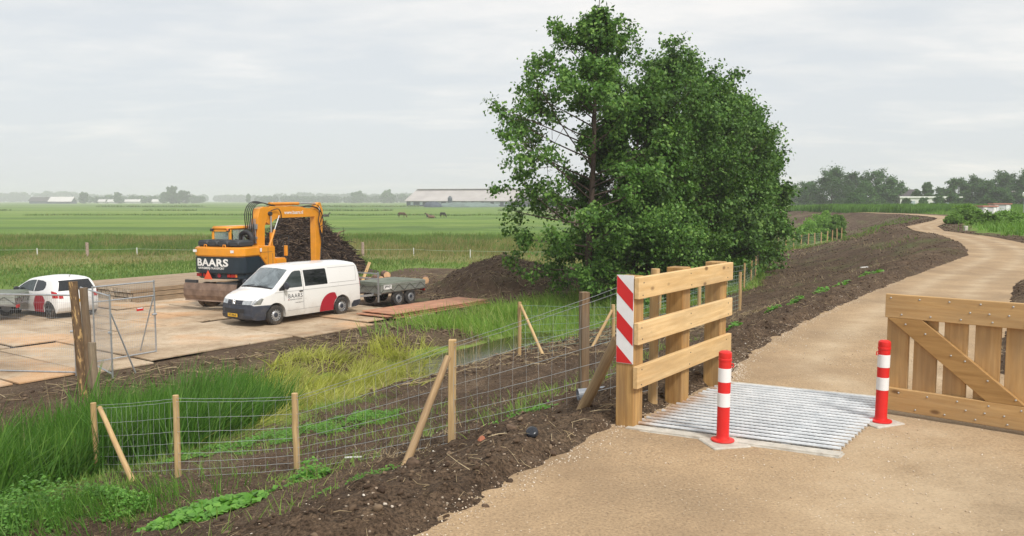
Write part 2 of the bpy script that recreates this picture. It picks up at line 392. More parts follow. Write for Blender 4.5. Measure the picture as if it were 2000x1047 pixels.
# ------------------------------------------------------------ ground
def ground_mat():
    t = NT('ground'); w = t.world()
    def at(n):
        a = t.n('ShaderNodeAttribute', attribute_name=n); return a.outputs['Fac']
    n1 = t.noise(w, 0.9, 6, 0.65); n2 = t.noise(w, 7, 6, 0.7); n3 = t.noise(w, 42, 4, 0.7)
    dirt = t.ramp(t.math('ADD', t.math('MULTIPLY', n1, 0.5), t.math('MULTIPLY', n2, 0.5)), [(0.32, (0.052, 0.034, 0.022)), (0.5, (0.098, 0.066, 0.043)), (0.68, (0.175, 0.122, 0.080))])
    # slow patches: drier paler soil, sprouting green
    pat = t.noise(t.world((.5, .22, 1)), 0.55, 6, 0.7); dirt = t.mix(t.ramp(pat, [(0.50, 0.0), (0.64, 0.55)]), dirt, (0.190, 0.140, 0.092))
    pg = t.noise(t.world((.35, .16, 1)), 1.1, 7, 0.75); sp_ = t.n('ShaderNodeSeparateXYZ'); t.l(w, sp_.inputs[0]); dist_ = t.ramp(t.math('MULTIPLY', sp_.outputs[1], .01), [(.18, 0.0), (.34, .75)])
    dirt = t.mix(t.math('MULTIPLY', t.ramp(pg, [(0.52, 0.0), (0.66, 1.0)]), dist_), dirt, (0.130, 0.150, 0.055))
    crumb = t.ramp(n3, [(0.36, 0.45), (0.5, 1.0), (0.70, 1.7)])
    dirt = t.mix(1.0, dirt, crumb, 'MULTIPLY')
    # dry roots and straw as pale scratches, small pale stones
    st = t.noise(t.world((9, 40, 20)), 1.3, 3, 0.6, 1.5)
    dirt = t.mix(t.ramp(st, [(0.63, 0.0), (0.68, 0.55)]), dirt, (0.30, 0.215, 0.13))
    vo = t.n('ShaderNodeTexVoronoi'); t.l(w, vo.inputs['Vector']); vo.inputs['Scale'].default_value = 26
    peb = t.math('MULTIPLY', t.ramp(vo.outputs['Distance'], [(0.16, 1.0), (0.24, 0.0)]), t.ramp(vo.outputs['Color'], [(0.72, 0.0), (0.76, 0.9)]))
    dirt = t.mix(peb, dirt, (0.46, 0.38, 0.29))
    g1 = t.noise(t.world((0.006, 0.06, 1)), 1, 8, 0.72); g2 = t.noise(w, 0.7, 6, 0.75); g3 = t.noise(t.world((0.5, 3.0, 1)), 1.0, 4, 0.7)
    grass = t.ramp(g1, [(0.36, (0.095, 0.175, 0.035)), (0.48, (0.155, 0.255, 0.048)), (0.62, (0.240, 0.320, 0.075))])
    grass = t.mix(t.ramp(g2, [(0.3, 0.0), (0.75, 0.35)]), grass, (0.055, 0.105, 0.025))
    grass = t.mix(t.ramp(g3, [(0.56, 0.0), (0.72, 0.45)]), grass, (0.075, 0.12, 0.035))
    grass = t.mix(t.math('MULTIPLY', at('dry'), t.ramp(g2, [(0.3, 0.4), (0.6, 0.9)])), grass, (0.235, 0.215, 0.095))
    nm = t.math('ADD', at('dirt'), t.math('MULTIPLY_ADD', n2, 0.5, -0.25))
    bd = t.noise(t.world((0.0016, 0.030, 1)), 1, 5, 0.6); grass = t.mix(t.ramp(bd, [(0.36, .75), (0.44, 0.0), (0.56, 0.0), (0.66, .6)]), grass, t.mix(t.ramp(bd, [(0.45, 0.0), (0.5, 1.0)]), (0.075, 0.135, 0.040), (0.24, 0.31, 0.085)))
    m = t.ramp(nm, [(0.42, 0.0), (0.58, 1.0)])
    col = t.mix(m, grass, dirt)
    h = t.math('ADD', t.math('MULTIPLY', n2, 1.0), t.math('MULTIPLY', n3, 0.45))
    b = t.bump(t.noise(w, 1.6, 5, 0.7), 0.9, 0.25); b = t.bump(h, 1.0, 0.05, b)
    return t.pbr(col, 0.93, 0, b, 0, 0.15)
M['ground'] = ground_mat()
def sand_mat():
    t = NT('sandy_path'); w = t.world()
    a = t.noise(w, 0.8, 6, 0.6); b = t.noise(w, 55, 4, 0.75); c = t.noise(w, 9, 5, 0.6)
    col = t.ramp(a, [(0.3, (0.275, 0.198, 0.122)), (0.55, (0.385, 0.272, 0.162)), (0.75, (0.470, 0.345, 0.215))])
    col = t.mix(1.0, col, t.ramp(b, [(0.3, 0.55), (0.48, 0.98), (0.72, 1.35)]), 'MULTIPLY')
    col = t.mix(t.ramp(c, [(0.58, 0.0), (0.75, 0.35)]), col, (0.26, 0.165, 0.095))
    tr = t.n('ShaderNodeAttribute', attribute_name='track').outputs['Fac']
    col = t.mix(t.math('MULTIPLY', tr, t.ramp(t.noise(w, 1.6, 5, .7), [(0.3, 0.1), (0.65, .6)])), col, (0.52, 0.415, 0.285))
    dmp = t.ramp(t.noise(t.world((1, .6, 1)), 0.45, 5, .65), [(0.50, 0.0), (0.66, 0.5)]); col = t.mix(dmp, col, (0.235, 0.160, 0.095))
    vo = t.n('ShaderNodeTexVoronoi'); t.l(w, vo.inputs['Vector']); vo.inputs['Scale'].default_value = 60
    sp = t.math('MULTIPLY', t.ramp(vo.outputs['Distance'], [(0.2, 1.0), (0.32, 0.0)]), t.ramp(vo.outputs['Color'], [(0.80, 0.0), (0.83, 0.8)]))
    pat = t.ramp(t.noise(w, 0.9, 4, 0.6), [(0.42, 0.15), (0.62, 1.0)])
    col = t.mix(t.math('MULTIPLY', sp, pat), col, (0.75, 0.66, 0.54))
    vd = t.n('ShaderNodeTexVoronoi'); t.l(w, vd.inputs['Vector']); vd.inputs['Scale'].default_value = 34
    sp2 = t.math('MULTIPLY', t.ramp(vd.outputs['Distance'], [(0.10, 1.0), (0.2, 0.0)]), t.ramp(vd.outputs['Color'], [(0.70, 0.0), (0.75, 0.7)]))
    col = t.mix(sp2, col, (0.085, 0.055, 0.035))
    h = t.math('ADD', t.math('MULTIPLY', b, 0.35), t.math('MULTIPLY', c, 1.0))
    return t.pbr(col, 0.9, 0, t.bump(h, 0.9, 0.012), 0, 0.2)
M['sand'] = sand_mat()

# mounds behind the trailer
for px, Y, rx, ry, h in ((985, 39.5, 4.0, 4.6, 1.4), (1045, 38.5, 3.4, 4.4, 1.1), (930, 39, 3.4, 3.8, .75), (880, 39, 2.6, 3.4, .55), (955, 36.5, 2.8, 2.6, .8), (835, 43, 3, 3, .35)):
    MOUNDS.append(((px - 1000) / FPX * Y, Y, rx, ry, h))

def axis(stops):
    """stops: (position, spacing); spacing changes linearly between"""
    a = [stops[0][0]]; p = stops[0][0]
    while p < stops[-1][0]:
        p += float(np.interp(p, [s[0] for s in stops], [s[1] for s in stops])); a.append(p)
    return np.array(a)
XS = axis([(-3200, 300), (-400, 60), (-90, 5), (-30, 0.5), (-14, 0.14), (-8, 0.07), (-3, 0.045), (3.5, 0.045), (5, 0.10), (14, 0.16), (30, 0.5), (70, 2), (140, 8), (500, 80), (3200, 300)])
YS = axis([(-3, 0.6), (2.4, 0.045), (9, 0.05), (14, 0.10), (26, 0.16), (40, 0.3), (60, 0.6), (110, 2), (300, 15), (900, 80), (4500, 300)])
gx, gy = np.meshgrid(XS, YS)
gZ = ground_z(gx, gy); gd, gdry = masks(gx, gy); dd0 = pdist(gx, gy, Ls); gd = np.where((dd0 < 7.5) & (dd0 > -.5) & (gy < 16), np.maximum(gd, .8), gd)
nx, ny = len(XS), len(YS)
idx = np.arange(nx * ny).reshape(ny, nx)
F = np.stack([idx[:-1, :-1], idx[:-1, 1:], idx[1:, 1:], idx[1:, :-1]], -1).reshape(-1, 4)
V = np.stack([gx, gy, gZ], -1).reshape(-1, 3)
tag(npmesh('ground', V, F, M['ground'], smooth=True, attrs={'dirt': gd, 'dry': gdry}), kind='structure')

# path: band between the two edge lines
def resample(A, B, step):
    SL, SR = [], []
    for i in range(len(A) - 1):
        L = max(np.hypot(*(A[i + 1] - A[i])), np.hypot(*(B[i + 1] - B[i])))
        s = float(np.interp(A[i][1], [0, 9, 20, 60, 200], [step, step, 0.3, 1.2, 20]))
        k = max(1, int(L / s))
        for j in range(k): SL.append(A[i] + (A[i + 1] - A[i]) * j / k); SR.append(B[i] + (B[i + 1] - B[i]) * j / k)
    SL.append(A[-1]); SR.append(B[-1]); return np.array(SL), np.array(SR)
SLp, SRp = resample(Lp[:22], Rp[:22], 0.07)
K = 90; tt = np.linspace(-0.03, 1.03, K + 1)
px_ = SLp[:, None, :] * (1 - tt)[None, :, None] + SRp[:, None, :] * tt[None, :, None]
pz_ = 0.004 + (fbm(px_[..., 0] * 0.8, px_[..., 1] * 0.8, 3, 77) - 0.5) * 0.02 + (fbm(px_[..., 0] * 6, px_[..., 1] * 6, 3, 78) - 0.5) * 0.010
V = np.concatenate([px_, pz_[..., None]], -1).reshape(-1, 3)
id2 = np.arange(len(V)).reshape(len(SLp), K + 1)
F = np.stack([id2[:-1, :-1], id2[:-1, 1:], id2[1:, 1:], id2[1:, :-1]], -1).reshape(-1, 4)
cen = V[F].mean(1); F = F[~in_rect(cen[:, 0], cen[:, 1], -0.05)]
trk = np.exp(-((tt - .28) / .09) ** 2) + np.exp(-((tt - .70) / .09) ** 2)
V3 = V.copy(); trv = np.broadcast_to(trk[None, :], (len(SLp), K + 1)).ravel(); V3[:, 2] -= .006 * trv * (V3[:, 1] > 7)
tag(npmesh('path', V3, F, M['sand'], smooth=True, attrs={'track': trv}), kind='structure')

# ditch water
def wmat():
    t = NT('ditch_water'); w = t.world()
    c = t.ramp(t.noise(w, 3, 5, 0.6), [(0.4, (0.035, 0.028, 0.014)), (0.7, (0.07, 0.06, 0.025))])
    return t.pbr(c, 0.10, 0, t.bump(t.noise(w, 9, 3), 0.35, 0.02), 0, 0.25)
M['water'] = wmat()
def offs(d, y0, y1, n=24):
    """points at signed distance d from the dike line"""
    o = []
    for i in range(n + 1):
        y = y0 + (y1 - y0) * i / n; x = float(np.interp(y, Ls[:, 1], Ls[:, 0])); dy = 0.5
        x2 = float(np.interp(y + dy, Ls[:, 1], Ls[:, 0])); u = Vector((x2 - x, dy)).normalized()
        o.append(Vector((x - u.y * d, y + u.x * d)))
    return o
a_ = offs(9.6, -6, 22); b_ = offs(12.9, -6, 22)
mb = MB(); vs = [(p.x, p.y, -2.82) for p in a_] + [(p.x, p.y, -2.82) for p in b_]; n = len(a_)
mb.add(vs, [(i, n + i, n + i + 1, i + 1) for i in range(n - 1)])
tag(mb.build('ditch_water', M['water']), kind='structure')

# ------------------------------------------------------------ cattle grid
M['pit'] = simple('pit_shade_dark', (0.05, 0.038, 0.026), 0.9, 0, 0.4, 6)  # pit floor coloured dark to paint in the shade between the bars
gr = thing('cattle_grid', 'galvanised cattle grid of ribbed steel bars in a pale concrete frame across the sandy path', 'cattle grid', (G0.x, G0.y, 0), math.atan2(-0.595, 0.803))
def sk(mb): mb.v = [(x, y + GK * x, z) for x, y, z in mb.v]; return mb
# local x = across (gv), local y = along the left side (gu)
mb = MB()
for c, d in (((GW / 2, -0.005, -0.10), (GW + 0.16, 0.13, 0.24)), ((GW / 2, GL + 0.005, -0.10), (GW + 0.16, 0.13, 0.24))): mb.box(c, d)
mb.box((-0.03, GL / 2, -0.14), (0.10, GL - 0.122, 0.22)); mb.box((GW + 0.03, GL / 2, -0.14), (0.10, GL - 0.122, 0.22))
sk(mb).build('concrete_frame', M['concrete'], gr, bevel=0.012, seg=2)
mb = MB(); mb.box((GW / 2, GL / 2, -0.34), (GW, GL, 0.03)); sk(mb).build('pit_floor', M['pit'], gr)
mb = MB()
for k in (0.25, 0.75): mb.box((GW * k, GL / 2, -0.055), (0.06, GL - 0.14, 0.09))
sk(mb).build('support_beam', M['galv'], gr)
def barmat():
    t = NT('ribbed_bar'); v = t.coord()
    c = t.ramp(t.noise(v, 9, 4), [(0.3, (0.56, 0.59, 0.61)), (0.7, (0.78, 0.80, 0.81))])
    sep = t.n('ShaderNodeSeparateXYZ'); t.l(v, sep.inputs[0])
    rust = t.math('MULTIPLY', t.ramp(sep.outputs[0], [(0.0, .8), (0.08, 0.25), (0.18, 0.0)]), t.ramp(t.noise(t.coord(scale=(1, 5, 1)), 3.5, 4), [(0.42, 0.0), (0.56, 0.9)]))
    c = t.mix(rust, c, (0.42, 0.21, 0.06))
    return t.pbr(c, 0.42, 0.35, None, 0, 0.5)
M['ribbar'] = barmat()
nb = 20
for i in range(nb):
    y = 0.085 + (GL - 0.17) * i / (nb - 1); mb = MB()
    kk = int(GW / 0.016); pts = []; rs = []
    for j in range(kk + 1):
        x = -0.055 + (GW + 0.10) * j / kk; pts.append((x, y, 0.028)); rs.append(0.0155 if j % 2 else 0.0130)
    mb.tube(pts, rs, 8); sk(mb).build('grid_bar', M['ribbar'], gr, smooth=40)

# ------------------------------------------------------------ guard rail beside the grid
ga = thing('guard_rail', 'pale timber guard rail of three planks with a red and white striped board', 'guard rail', (0.93, 6.17, 0), math.atan2(0.811, 0.585))
# local x runs along the rails (away), local y is to the left of them
def post(x, s, h, name='post', mat='oak_z', y=0.078, par=ga):
    mb = MB(); mb.box((x, y, h / 2 - 0.2), (s, s, h + 0.4)); return mb.build(name, M[mat], par, bevel=0.006)
post(0.078, 0.155, 1.175); post(0.96, 0.155, 1.185); post(1.80, 0.155, 1.18)
def many(name, me, mat, loc, par):
    o = bpy.data.objects.new(name, me); COL.objects.link(o); o.parent = par; o.location = loc; return o
def protomesh(mb, mat, smooth=None):
    o = mb.build('tmp', mat, smooth=smooth); me = o.data; bpy.data.objects.remove(o); return me
mb = MB(); mb.lathe([(0.006, -0.01), (0.006, 0.001), (0.003, 0.0035)], (0, 0, 0), 'Y', 8, -1); NAIL = protomesh(mb, M['dark'])
for z0, z1, dx, tilt in ((1.005, 1.172, 0.0, 0.0), (0.655, 0.825, 0.005, 0.006), (0.318, 0.490, -0.006, 0.004)):
    mb = MB(); mb.box((0.955 + dx, -0.0215, (z0 + z1) / 2), (1.93, 0.043, z1 - z0)); o = mb.build('rail', M['plank_x'], ga, bevel=0.005); o.rotation_euler = (0, -tilt, 0)
    for x in (0.06, 0.96, 1.80):
        for z in (z0 + 0.035, z1 - 0.035): many('nail', NAIL, M['dark'], (x + rnd.uniform(-.02, .02), -0.043, z + rnd.uniform(-.01, .01)), o)
hz = MB(); hz.box((-0.004, 0.078, 0.845), (0.006, 0.143, 0.68)); board = hz.build('hazard_board', M['white_refl'], ga)
mb = MB(); z0, z1, y0, y1 = 0.508, 1.182, 0.0085, 0.1475; sl = (z1 - z0) / 5     # diagonal bands falling to the right
def clip(poly, f):
    o = []
    for i, p in enumerate(poly):
        q = poly[(i + 1) % len(poly)]; a, b = f(p), f(q)
        if a >= 0: o.append(p)
        if a * b < 0: t_ = a / (a - b); o.append((p[0] + (q[0] - p[0]) * t_, p[1] + (q[1] - p[1]) * t_))
    return o
for k in (0, 2, 4):
    pl = [(y1, z1 - sl * (k + 1)), (y1, z1 - sl * k), (y0, z1 - sl * (k + 1)), (y0, z1 - sl * (k + 2))]
    pl = clip(clip(pl, lambda p: z1 - p[1]), lambda p: p[1] - z0)
    if len(pl) > 2: mb.add([(-0.0085, a, b) for a, b in pl], [tuple(range(len(pl)))])
mb.build('red_stripe', M['red_refl'], board)

# ------------------------------------------------------------ gate
gt = thing('field_gate', 'wide timber gate with vertical boards and one diagonal brace held by zinc bolts', 'gate', (3.075, 6.665, 0), math.atan2(-0.672, 0.74))
GWd = 2.35
for nm, z0, z1 in (('top_rail', 0.803, 0.995), ('bottom_rail', 0.045, 0.228)):
    mb = MB(); mb.box((GWd / 2, -0.024, (z0 + z1) / 2), (GWd, 0.046, z1 - z0)); mb.build(nm, M['gate_x'], gt, bevel=0.004)
for i in range(11):
    x = 0.087 + i * 0.2155; mb = MB(); mb.box((x + rnd.uniform(-.008, .008), 0.0185, 0.52), (0.168 + rnd.uniform(-.008, .012), 0.034, 0.90)); mb.build('board', M['gate_z'], gt, bevel=0.004)
def brace(xa, xb):
    mb = MB(); s = 1 if xb > xa else -1; w = 0.265 * s
    mb.prism([(xa, 0.8025), (xa + w, 0.8025), (xb, 0.2285), (xb - w, 0.2285)], -0.047, -0.001)
    o = mb.build('diagonal_brace', M['brace'], gt, bevel=0.003); return o
def bracemat():
    t = NT('brace_wood'); v = t.coord(rot=(0, R(-38), 0), scale=(1.2, 14, 14)); g = t.noise(v, 2.4, 8, 0.6, 0.3)
    c = t.ramp(g, [(0.3, (0.29, 0.16, 0.055)), (0.66, (0.42, 0.25, 0.095))])
    k = t.ramp(t.noise(t.coord(), 4.2, 3), [(0.66, 0.0), (0.74, 0.6)]); c = t.mix(k, c, (0.15, 0.08, 0.03))
    return t.pbr(c, 0.65, 0, t.bump(g, 0.4, 0.004), 0, 0.3)
M['brace'] = bracemat()
brace(0.02, 1.02); brace(GWd - 0.02, 1.33)
mb = MB()
bolts = []
for i in range(11):
    x = 0.087 + i * 0.2155
    for q, z in ((-0.045, 0.965), (0.04, 0.835), (-0.045, 0.075), (0.04, 0.195)): bolts.append((x + q, z))
for q in (0.06, 0.21, 0.40, 0.50, 0.66, 0.85): bolts.append((q + 0.10, 0.765 - (q - 0.05) * 0.62 + (.03 if q in (.21, .5) else 0)))
for z in (0.895, 0.135): bolts += [(0.62, z), (0.75, z), (0.88, z)]
mb = MB(); mb.lathe([(0.0078, -0.004), (0.0078, 0.002), (0.005, 0.005), (0.001, 0.006)], (0, 0, 0), 'Y', 10, -1); BOLT = protomesh(mb, M['bolt'], 50)
for x, z in bolts: many('bolt', BOLT, M['bolt'], (x, -0.047, z), gt)
post(GWd + 0.09, 0.16, 1.2, 'hinge_post', 'oak_z', 0.0, gt)

# ------------------------------------------------------------ bollards
def bollard(x, y, label, h=0.672):
    b = thing('bollard', label, 'bollard', (x, y, 0.006), 0, 'red and white bollards before the cattle grid')
    r = 0.0445
    mb = MB(); mb.lathe([(0.082, 0.012), (0.084, 0.016), (0.082, 0.024), (0.050, 0.030), (0.046, 0.045), (r, 0.055), (r, h - 0.075), (r + 0.004, h - 0.072), (r + 0.004, h - 0.058), (r, h - 0.055), (r + 0.003, h - 0.045), (r + 0.001, h - 0.014), (r - 0.012, h - 0.003), (0.004, h)], n=32)
    mb.build('post', M['red'], b, smooth=35)
    for z0, z1 in ((0.265, 0.365), (0.445, 0.545)):
        mb = MB(); mb.lathe([(r, z0), (r + 0.0015, z0 + 0.001), (r + 0.0015, z1 - 0.001), (r, z1)], n=32); mb.build('reflective_band', M['white_refl'], b, smooth=30)
    mb = MB(); mb.tube([(r - .005, 0, h - 0.095), (r + 0.014, 0, h - 0.095), (r + 0.016, 0, h - 0.118), (r - .005, 0, h - 0.118)], 0.005, 8); mb.build('eyelet', M['red'], b, smooth=40)
    mb = MB(); mb.box((0.01, -0.02, -0.04), (0.29, 0.27, 0.10), rz=0.4); mb.build('concrete_footing', M['concrete'], b, bevel=0.008)
    return b
b1 = bollard(1.526, 5.815, 'red and white post in front of the steel bars, nearest the camera')
b2 = bollard(2.905, 6.335, 'red and white post beside the free end of the timber gate', 0.66)
b1.rotation_euler = (0.0, R(0.6), R(-10)); b2.rotation_euler = (0, R(-0.8), R(180))

# ------------------------------------------------------------ wire fences
def child(o, par):
    """parent a mesh built in world coordinates under a thing that has only a location"""
    o.parent = par; o.location = o.location - par.location; return o
def pole(p, top, r, mat, par, n=10, square=False, name='post', lean=(0, 0), wob=0.006):
    mb = MB(); L = top - p[2] + 0.35
    if square:
        mb.box((0, 0, L / 2 - 0.35), (r * 2, r * 2, L)); o = mb.build(name, mat, None, bevel=0.006)
    else:
        k = 6; pts = [(rnd.uniform(-wob, wob), rnd.uniform(-wob, wob), -0.35 + L * i / k) for i in range(k + 1)]
        mb.tube(pts + [(pts[-1][0], pts[-1][1], L - 0.348)], [r * rnd.uniform(.94, 1.05) for _ in pts] + [r * .86], n); o = mb.build(name, mat, None, smooth=50)
    o.rotation_euler = (lean[0], lean[1], 0 if lean != (0, 0) else rnd.uniform(0, 6)); o.location = Vector(p) - par.location; o.parent = par
    return o
def strut(a, b, r, mat, par, n=10, name='brace'):
    a = Vector(a); b = Vector(b); d = b - a; L = d.length; mb = MB(); k = 5
    pts = [(rnd.uniform(-.004, .004), rnd.uniform(-.004, .004), L * i / k) for i in range(k + 1)]
    mb.tube(pts, [r * 1.06, r * 1.03, r, r * .98, r * .95, r * .92], n); o = mb.build(name, mat, None, smooth=50)
    o.rotation_euler = d.to_track_quat('Z', 'Y').to_euler(); o.location = a - par.location; o.parent = par; return o
def net(posts, levels, pitch, r, mat, par, name='wire_net', sag=0.012, extra=()):
    """posts: (x, y, zbottom, ztop); levels: fractions of the height"""
    mb = MB()
    for (x0, y0, b0, t0), (x1, y1, b1, t1) in zip(posts[:-1], posts[1:]):
        L = math.hypot(x1 - x0, y1 - y0); k = max(3, int(L / pitch))
        for f in list(levels) + list(extra):
            pts = []
            for j in range(k + 1):
                u = j / k; b = b0 + (b1 - b0) * u; t_ = t0 + (t1 - t0) * u
                pts.append((x0 + (x1 - x0) * u, y0 + (y1 - y0) * u, b + (t_ - b) * f - sag * 4 * u * (1 - u) + rnd.uniform(-.003, .003)))
            mb.tube(pts, r, 4, cap=False)
        for j in range(k + 1):
            u = j / k; b = b0 + (b1 - b0) * u; t_ = t0 + (t1 - t0) * u; m = 5; ph = rnd.uniform(0, 6)
            pts = []
            for i in range(m + 1):
                f = levels[0] + (levels[-1] - levels[0]) * i / m
                pts.append((x0 + (x1 - x0) * u + 0.008 * math.sin(ph + i * 1.4), y0 + (y1 - y0) * u, b + (t_ - b) * f - sag * 4 * u * (1 - u)))
            mb.tube(pts, r * 0.6, 3, cap=False)
    return child(mb.build(name, mat), par)

fa = thing('wire_fence', 'nearest stock fence of pale stakes and square wire net running down from the guard rail', 'fence', (1.2, 6.85, gz(1.2, 6.85)))
FA = [(1.20, 6.85, 1.18), (-0.63, 8.4, 0.316), (-2.60, 9.7, -0.56), (-4.30, 10.3, -0.73), (-6.12, 11.85, -1.21)]
fp = []
for i, (x, y, t) in enumerate(FA):
    b = gz(x, y); fp.append((x, y, b, t)); pole((x, y, b), t, 0.040, M['stake'], fa, square=(i == 1), lean=((0, 0), (0.0, 0.012), (0.01, -0.02), (0, 0), (0.02, -0.03))[i])
strut((-1.02, 7.15, gz(-1.02, 7.15) - .1), (-0.66, 8.3, 0.15), 0.038, M['stake_brown'], fa)
strut((0.555, 6.9, gz(0.555, 6.9) - .1), (0.86, 6.62, 0.62), 0.047, M['stake_brown'], fa)
strut((-4.92, 10.45, gz(-4.92, 10.45) - .1), (-6.02, 11.75, -1.26), 0.038, M['stake'], fa)
net([(x + 0.03, y - 0.04, b + 0.02, t - 0.03) for x, y, b, t in fp], [0.0, .09, .19, .30, .43, .58, .76, .96], 0.155, 0.0021, M['wire'], fa, extra=[1.0])

os_ = thing('old_post', 'thick rough brown square post standing alone behind the nearest wire fence', 'post', (0.80, 9.0, gz(.80, 9.0)))
pole((0.80, 9.0, gz(.8, 9.0)), 0.745, 0.047, M['stake_old'], os_, square=True)

fb = thing('wire_fence', 'stock fence with two braced corner stakes crossing the slope above the ditch', 'fence', (0.19, 20.4, gz(.19, 20.4)))
FB = [(0.19, 20.4), (2.42, 19.4), (4.6, 20.0), (6.3, 22.5)]
bp = [(x, y, gz(x, y), gz(x, y) + 1.12) for x, y in FB]; bp[0] = (0.19, 20.4, gz(.19, 20.4), -0.78); bp[1] = (2.42, 19.4, gz(2.42, 19.4), -0.72)
for p in bp: pole(p[:3], p[3], 0.045, M['stake'], fb)
strut((0.75, 18.6, gz(.75, 18.6) - .1), (0.22, 20.3, -0.85), 0.037, M['stake'], fb)
strut((1.80, 18.9, gz(1.8, 18.9) - .1), (2.38, 19.35, -0.85), 0.037, M['stake'], fb)
net([(x, y, b + .03, t - .03) for x, y, b, t in bp], [0.0, .1, .2, .31, .43, .58, .76, .96], 0.16, 0.0035, M['wire_green'], fb)

fc = thing('wire_fence', 'long stock fence of pale stakes along the foot of the dike past the trees', 'fence', (8.0, 28, gz(8, 28)))
cp = []; y = 26.0
lp = offs(8.3, 24, 96, 144)
acc = 0; last = None
for p in lp:
    if last is None or (p - last).length > 2.35:
        last = p; b = gz(p.x, p.y); h = rnd.uniform(1.08, 1.2); cp.append((p.x, p.y, b, b + h))
        pole((p.x, p.y, b), b + h, 0.047 if p.y < 60 else .055, M['stake'], fc, n=8, lean=(rnd.uniform(-.03, .03), rnd.uniform(-.03, .03)))
net([(x, y, b + .03, t - .04) for x, y, b, t in cp if y < 75], [0.0, .1, .2, .31, .43, .58, .76, .96], 0.3, 0.004, M['wire'], fc)

# electric fence across the meadow: thin white posts, green-white rope
fe = thing('electric_fence', 'thin electric fence of short white posts and one pale rope across the meadow', 'fence', (-36, 62, gz(-36, 62)))
EP = [(-62, 61.5), (-48, 62), (-36, 62), (-28.8, 62.8), (-20, 63), (-14, 63.5), (-7.7, 64), (-3.1, 60.7), (5, 60), (12, 60.5)]
M['white_paint'] = simple('white_paint', (0.72, 0.72, 0.70), 0.5, 0, 0.06, 5)
M['rope'] = simple('pale_rope', (0.42, 0.52, 0.36), 0.7, 0, 0.1, 5)
for x, y in EP:
    b = gz(x, y); mb = MB(); mb.tube([(0, 0, -.2), (0, 0, 0.62)], 0.034, 6); o = mb.build('fence_post', M['white_paint'], None); o.location = Vector((x, y, b)) - fe.location; o.parent = fe
mb = MB()
for q0, q1 in zip(EP[:-1], EP[1:]):
    a = Vector((q0[0], q0[1], gz(*q0) + .52)); b = Vector((q1[0], q1[1], gz(*q1) + .52))
    mb.tube([a.lerp(b, j / 8) - Vector((0, 0, 0.06 * 4 * (j / 8) * (1 - j / 8))) for j in range(9)], 0.009, 4, cap=False)
child(mb.build('rope', M['rope']), fe)
M['stake_pink'] = simple('weathered_post', (0.36, 0.27, 0.22), 0.85, 0, 0.35, 12, 0.5, 40)
for x, y, lab in ((-32.2, 62.0, 'weathered old post in the meadow left of the excavator'), (-11.6, 63.6, 'weathered old post in the meadow right of the brush heap')):
    t_ = thing('old_post', lab, 'post', (x, y, gz(x, y))); pole((x, y, gz(x, y)), gz(x, y) + 1.05, 0.11, M['stake_pink'], t_)

# three rough stakes at the corner of the site fence
def stake(px, Y, zt, r, mat, lab, lean=(0, 0)):
    x = (px - 1000) / FPX * Y; z = gz(x, Y); t_ = thing('rough_stake', lab, 'stake', (x, Y, z)); pole((x, Y, z), zt, r, M[mat], t_, lean=lean, n=12, wob=0.012)
    return t_
def barkmat():
    t = NT('peeled_bark'); v = t.coord(scale=(10, 10, 2.6)); g = t.noise(v, 1.6, 6, 0.6, 0.4)
    c = t.ramp(g, [(0.35, (0.095, 0.058, 0.034)), (0.56, (0.19, 0.12, 0.066)), (0.60, (0.52, 0.33, 0.14)), (0.72, (0.60, 0.42, 0.20))])
    return t.pbr(c, 0.85, 0, t.bump(g, 0.8, 0.01), 0, 0.2)
M['peeled'] = barkmat()
stake(150, 17.3, 0.04, 0.088, 'peeled', 'tallest rough stake with peeling bark, left of the three at the site fence', (0, -0.05))
stake(165, 18.0, -0.17, 0.082, 'stake_old', 'dark brown stake close behind the peeling stake', (0, -0.035))
stake(176, 16.9, -1.20, 0.078, 'stake_grey', 'short grey stake sawn flat, right of two taller ones', (0, -0.05))

# ------------------------------------------------------------ site fence panels
def site_panel(a, b, z0, z1, label, sign=False, brace_end=True, mid=True):
    a = Vector((a[0], a[1], 0)); b = Vector((b[0], b[1], 0)); L = (b - a).length; ang = math.atan2(b.y - a.y, b.x - a.x)
    t_ = thing('site_fence', label, 'fence panel', (a.x, a.y, z0), ang, 'mobile site fence panels around the plates'); H = z1 - z0
    mb = MB(); r = 0.021
    mb.tube([(0, 0, 0.0), (0, 0, H)], r, 8); mb.tube([(L, 0, 0.0), (L, 0, H + .02)], r, 8)
    mb.tube([(0, 0, H - .02), (L, 0, H - .02)], r, 8); mb.tube([(0, 0, .1), (L, 0, .1)], r * .9, 8)
    if mid: mb.tube([(0, 0, H * .80), (L, 0, H * .80)], r * .75, 8)
    mb.build('frame', M['galv'], t_, smooth=40)
    mb = MB(); k = int(L / 0.05)
    for i in range(1, k): mb.tube([(L * i / k, 0.0, .1), (L * i / k, 0.0, H - .02)], 0.0022, 3, cap=False)
    for z in np.linspace(.3, H - .2, 9): mb.tube([(0, 0.004, z), (L, 0.004, z)], 0.0022, 3, cap=False)
    mb.build('wire_mesh', M['galv'], t_)
    if brace_end:
        for x in (L - 0.02,):
            mb = MB(); mb.tube([(x, 0.02, H * .78), (x - .10, 0.55, 0.02)], 0.019, 8); mb.build('stay', M['galv'], t_, smooth=40)
    mb = MB(); mb.tube([(L - .09, -.02, H * .55), (L + .03, -.02, H * .55)], .03, 8); mb.build('coupler', M['galv'], t_, smooth=40)
    if sign:
        mb = MB(); mb.box((L * .74, -.02, H * .64), (.20, .006, .075)); s_ = mb.build('small_sign', M['red_refl'], t_)
        mb = MB(); mb.box((L * .74, -.0245, H * .655), (.16, .002, .028)); mb.build('sign_text_band', M['white_refl'], s_)
    return t_
def LV(px, Y): return ((px - 1000) / FPX * Y, Y)
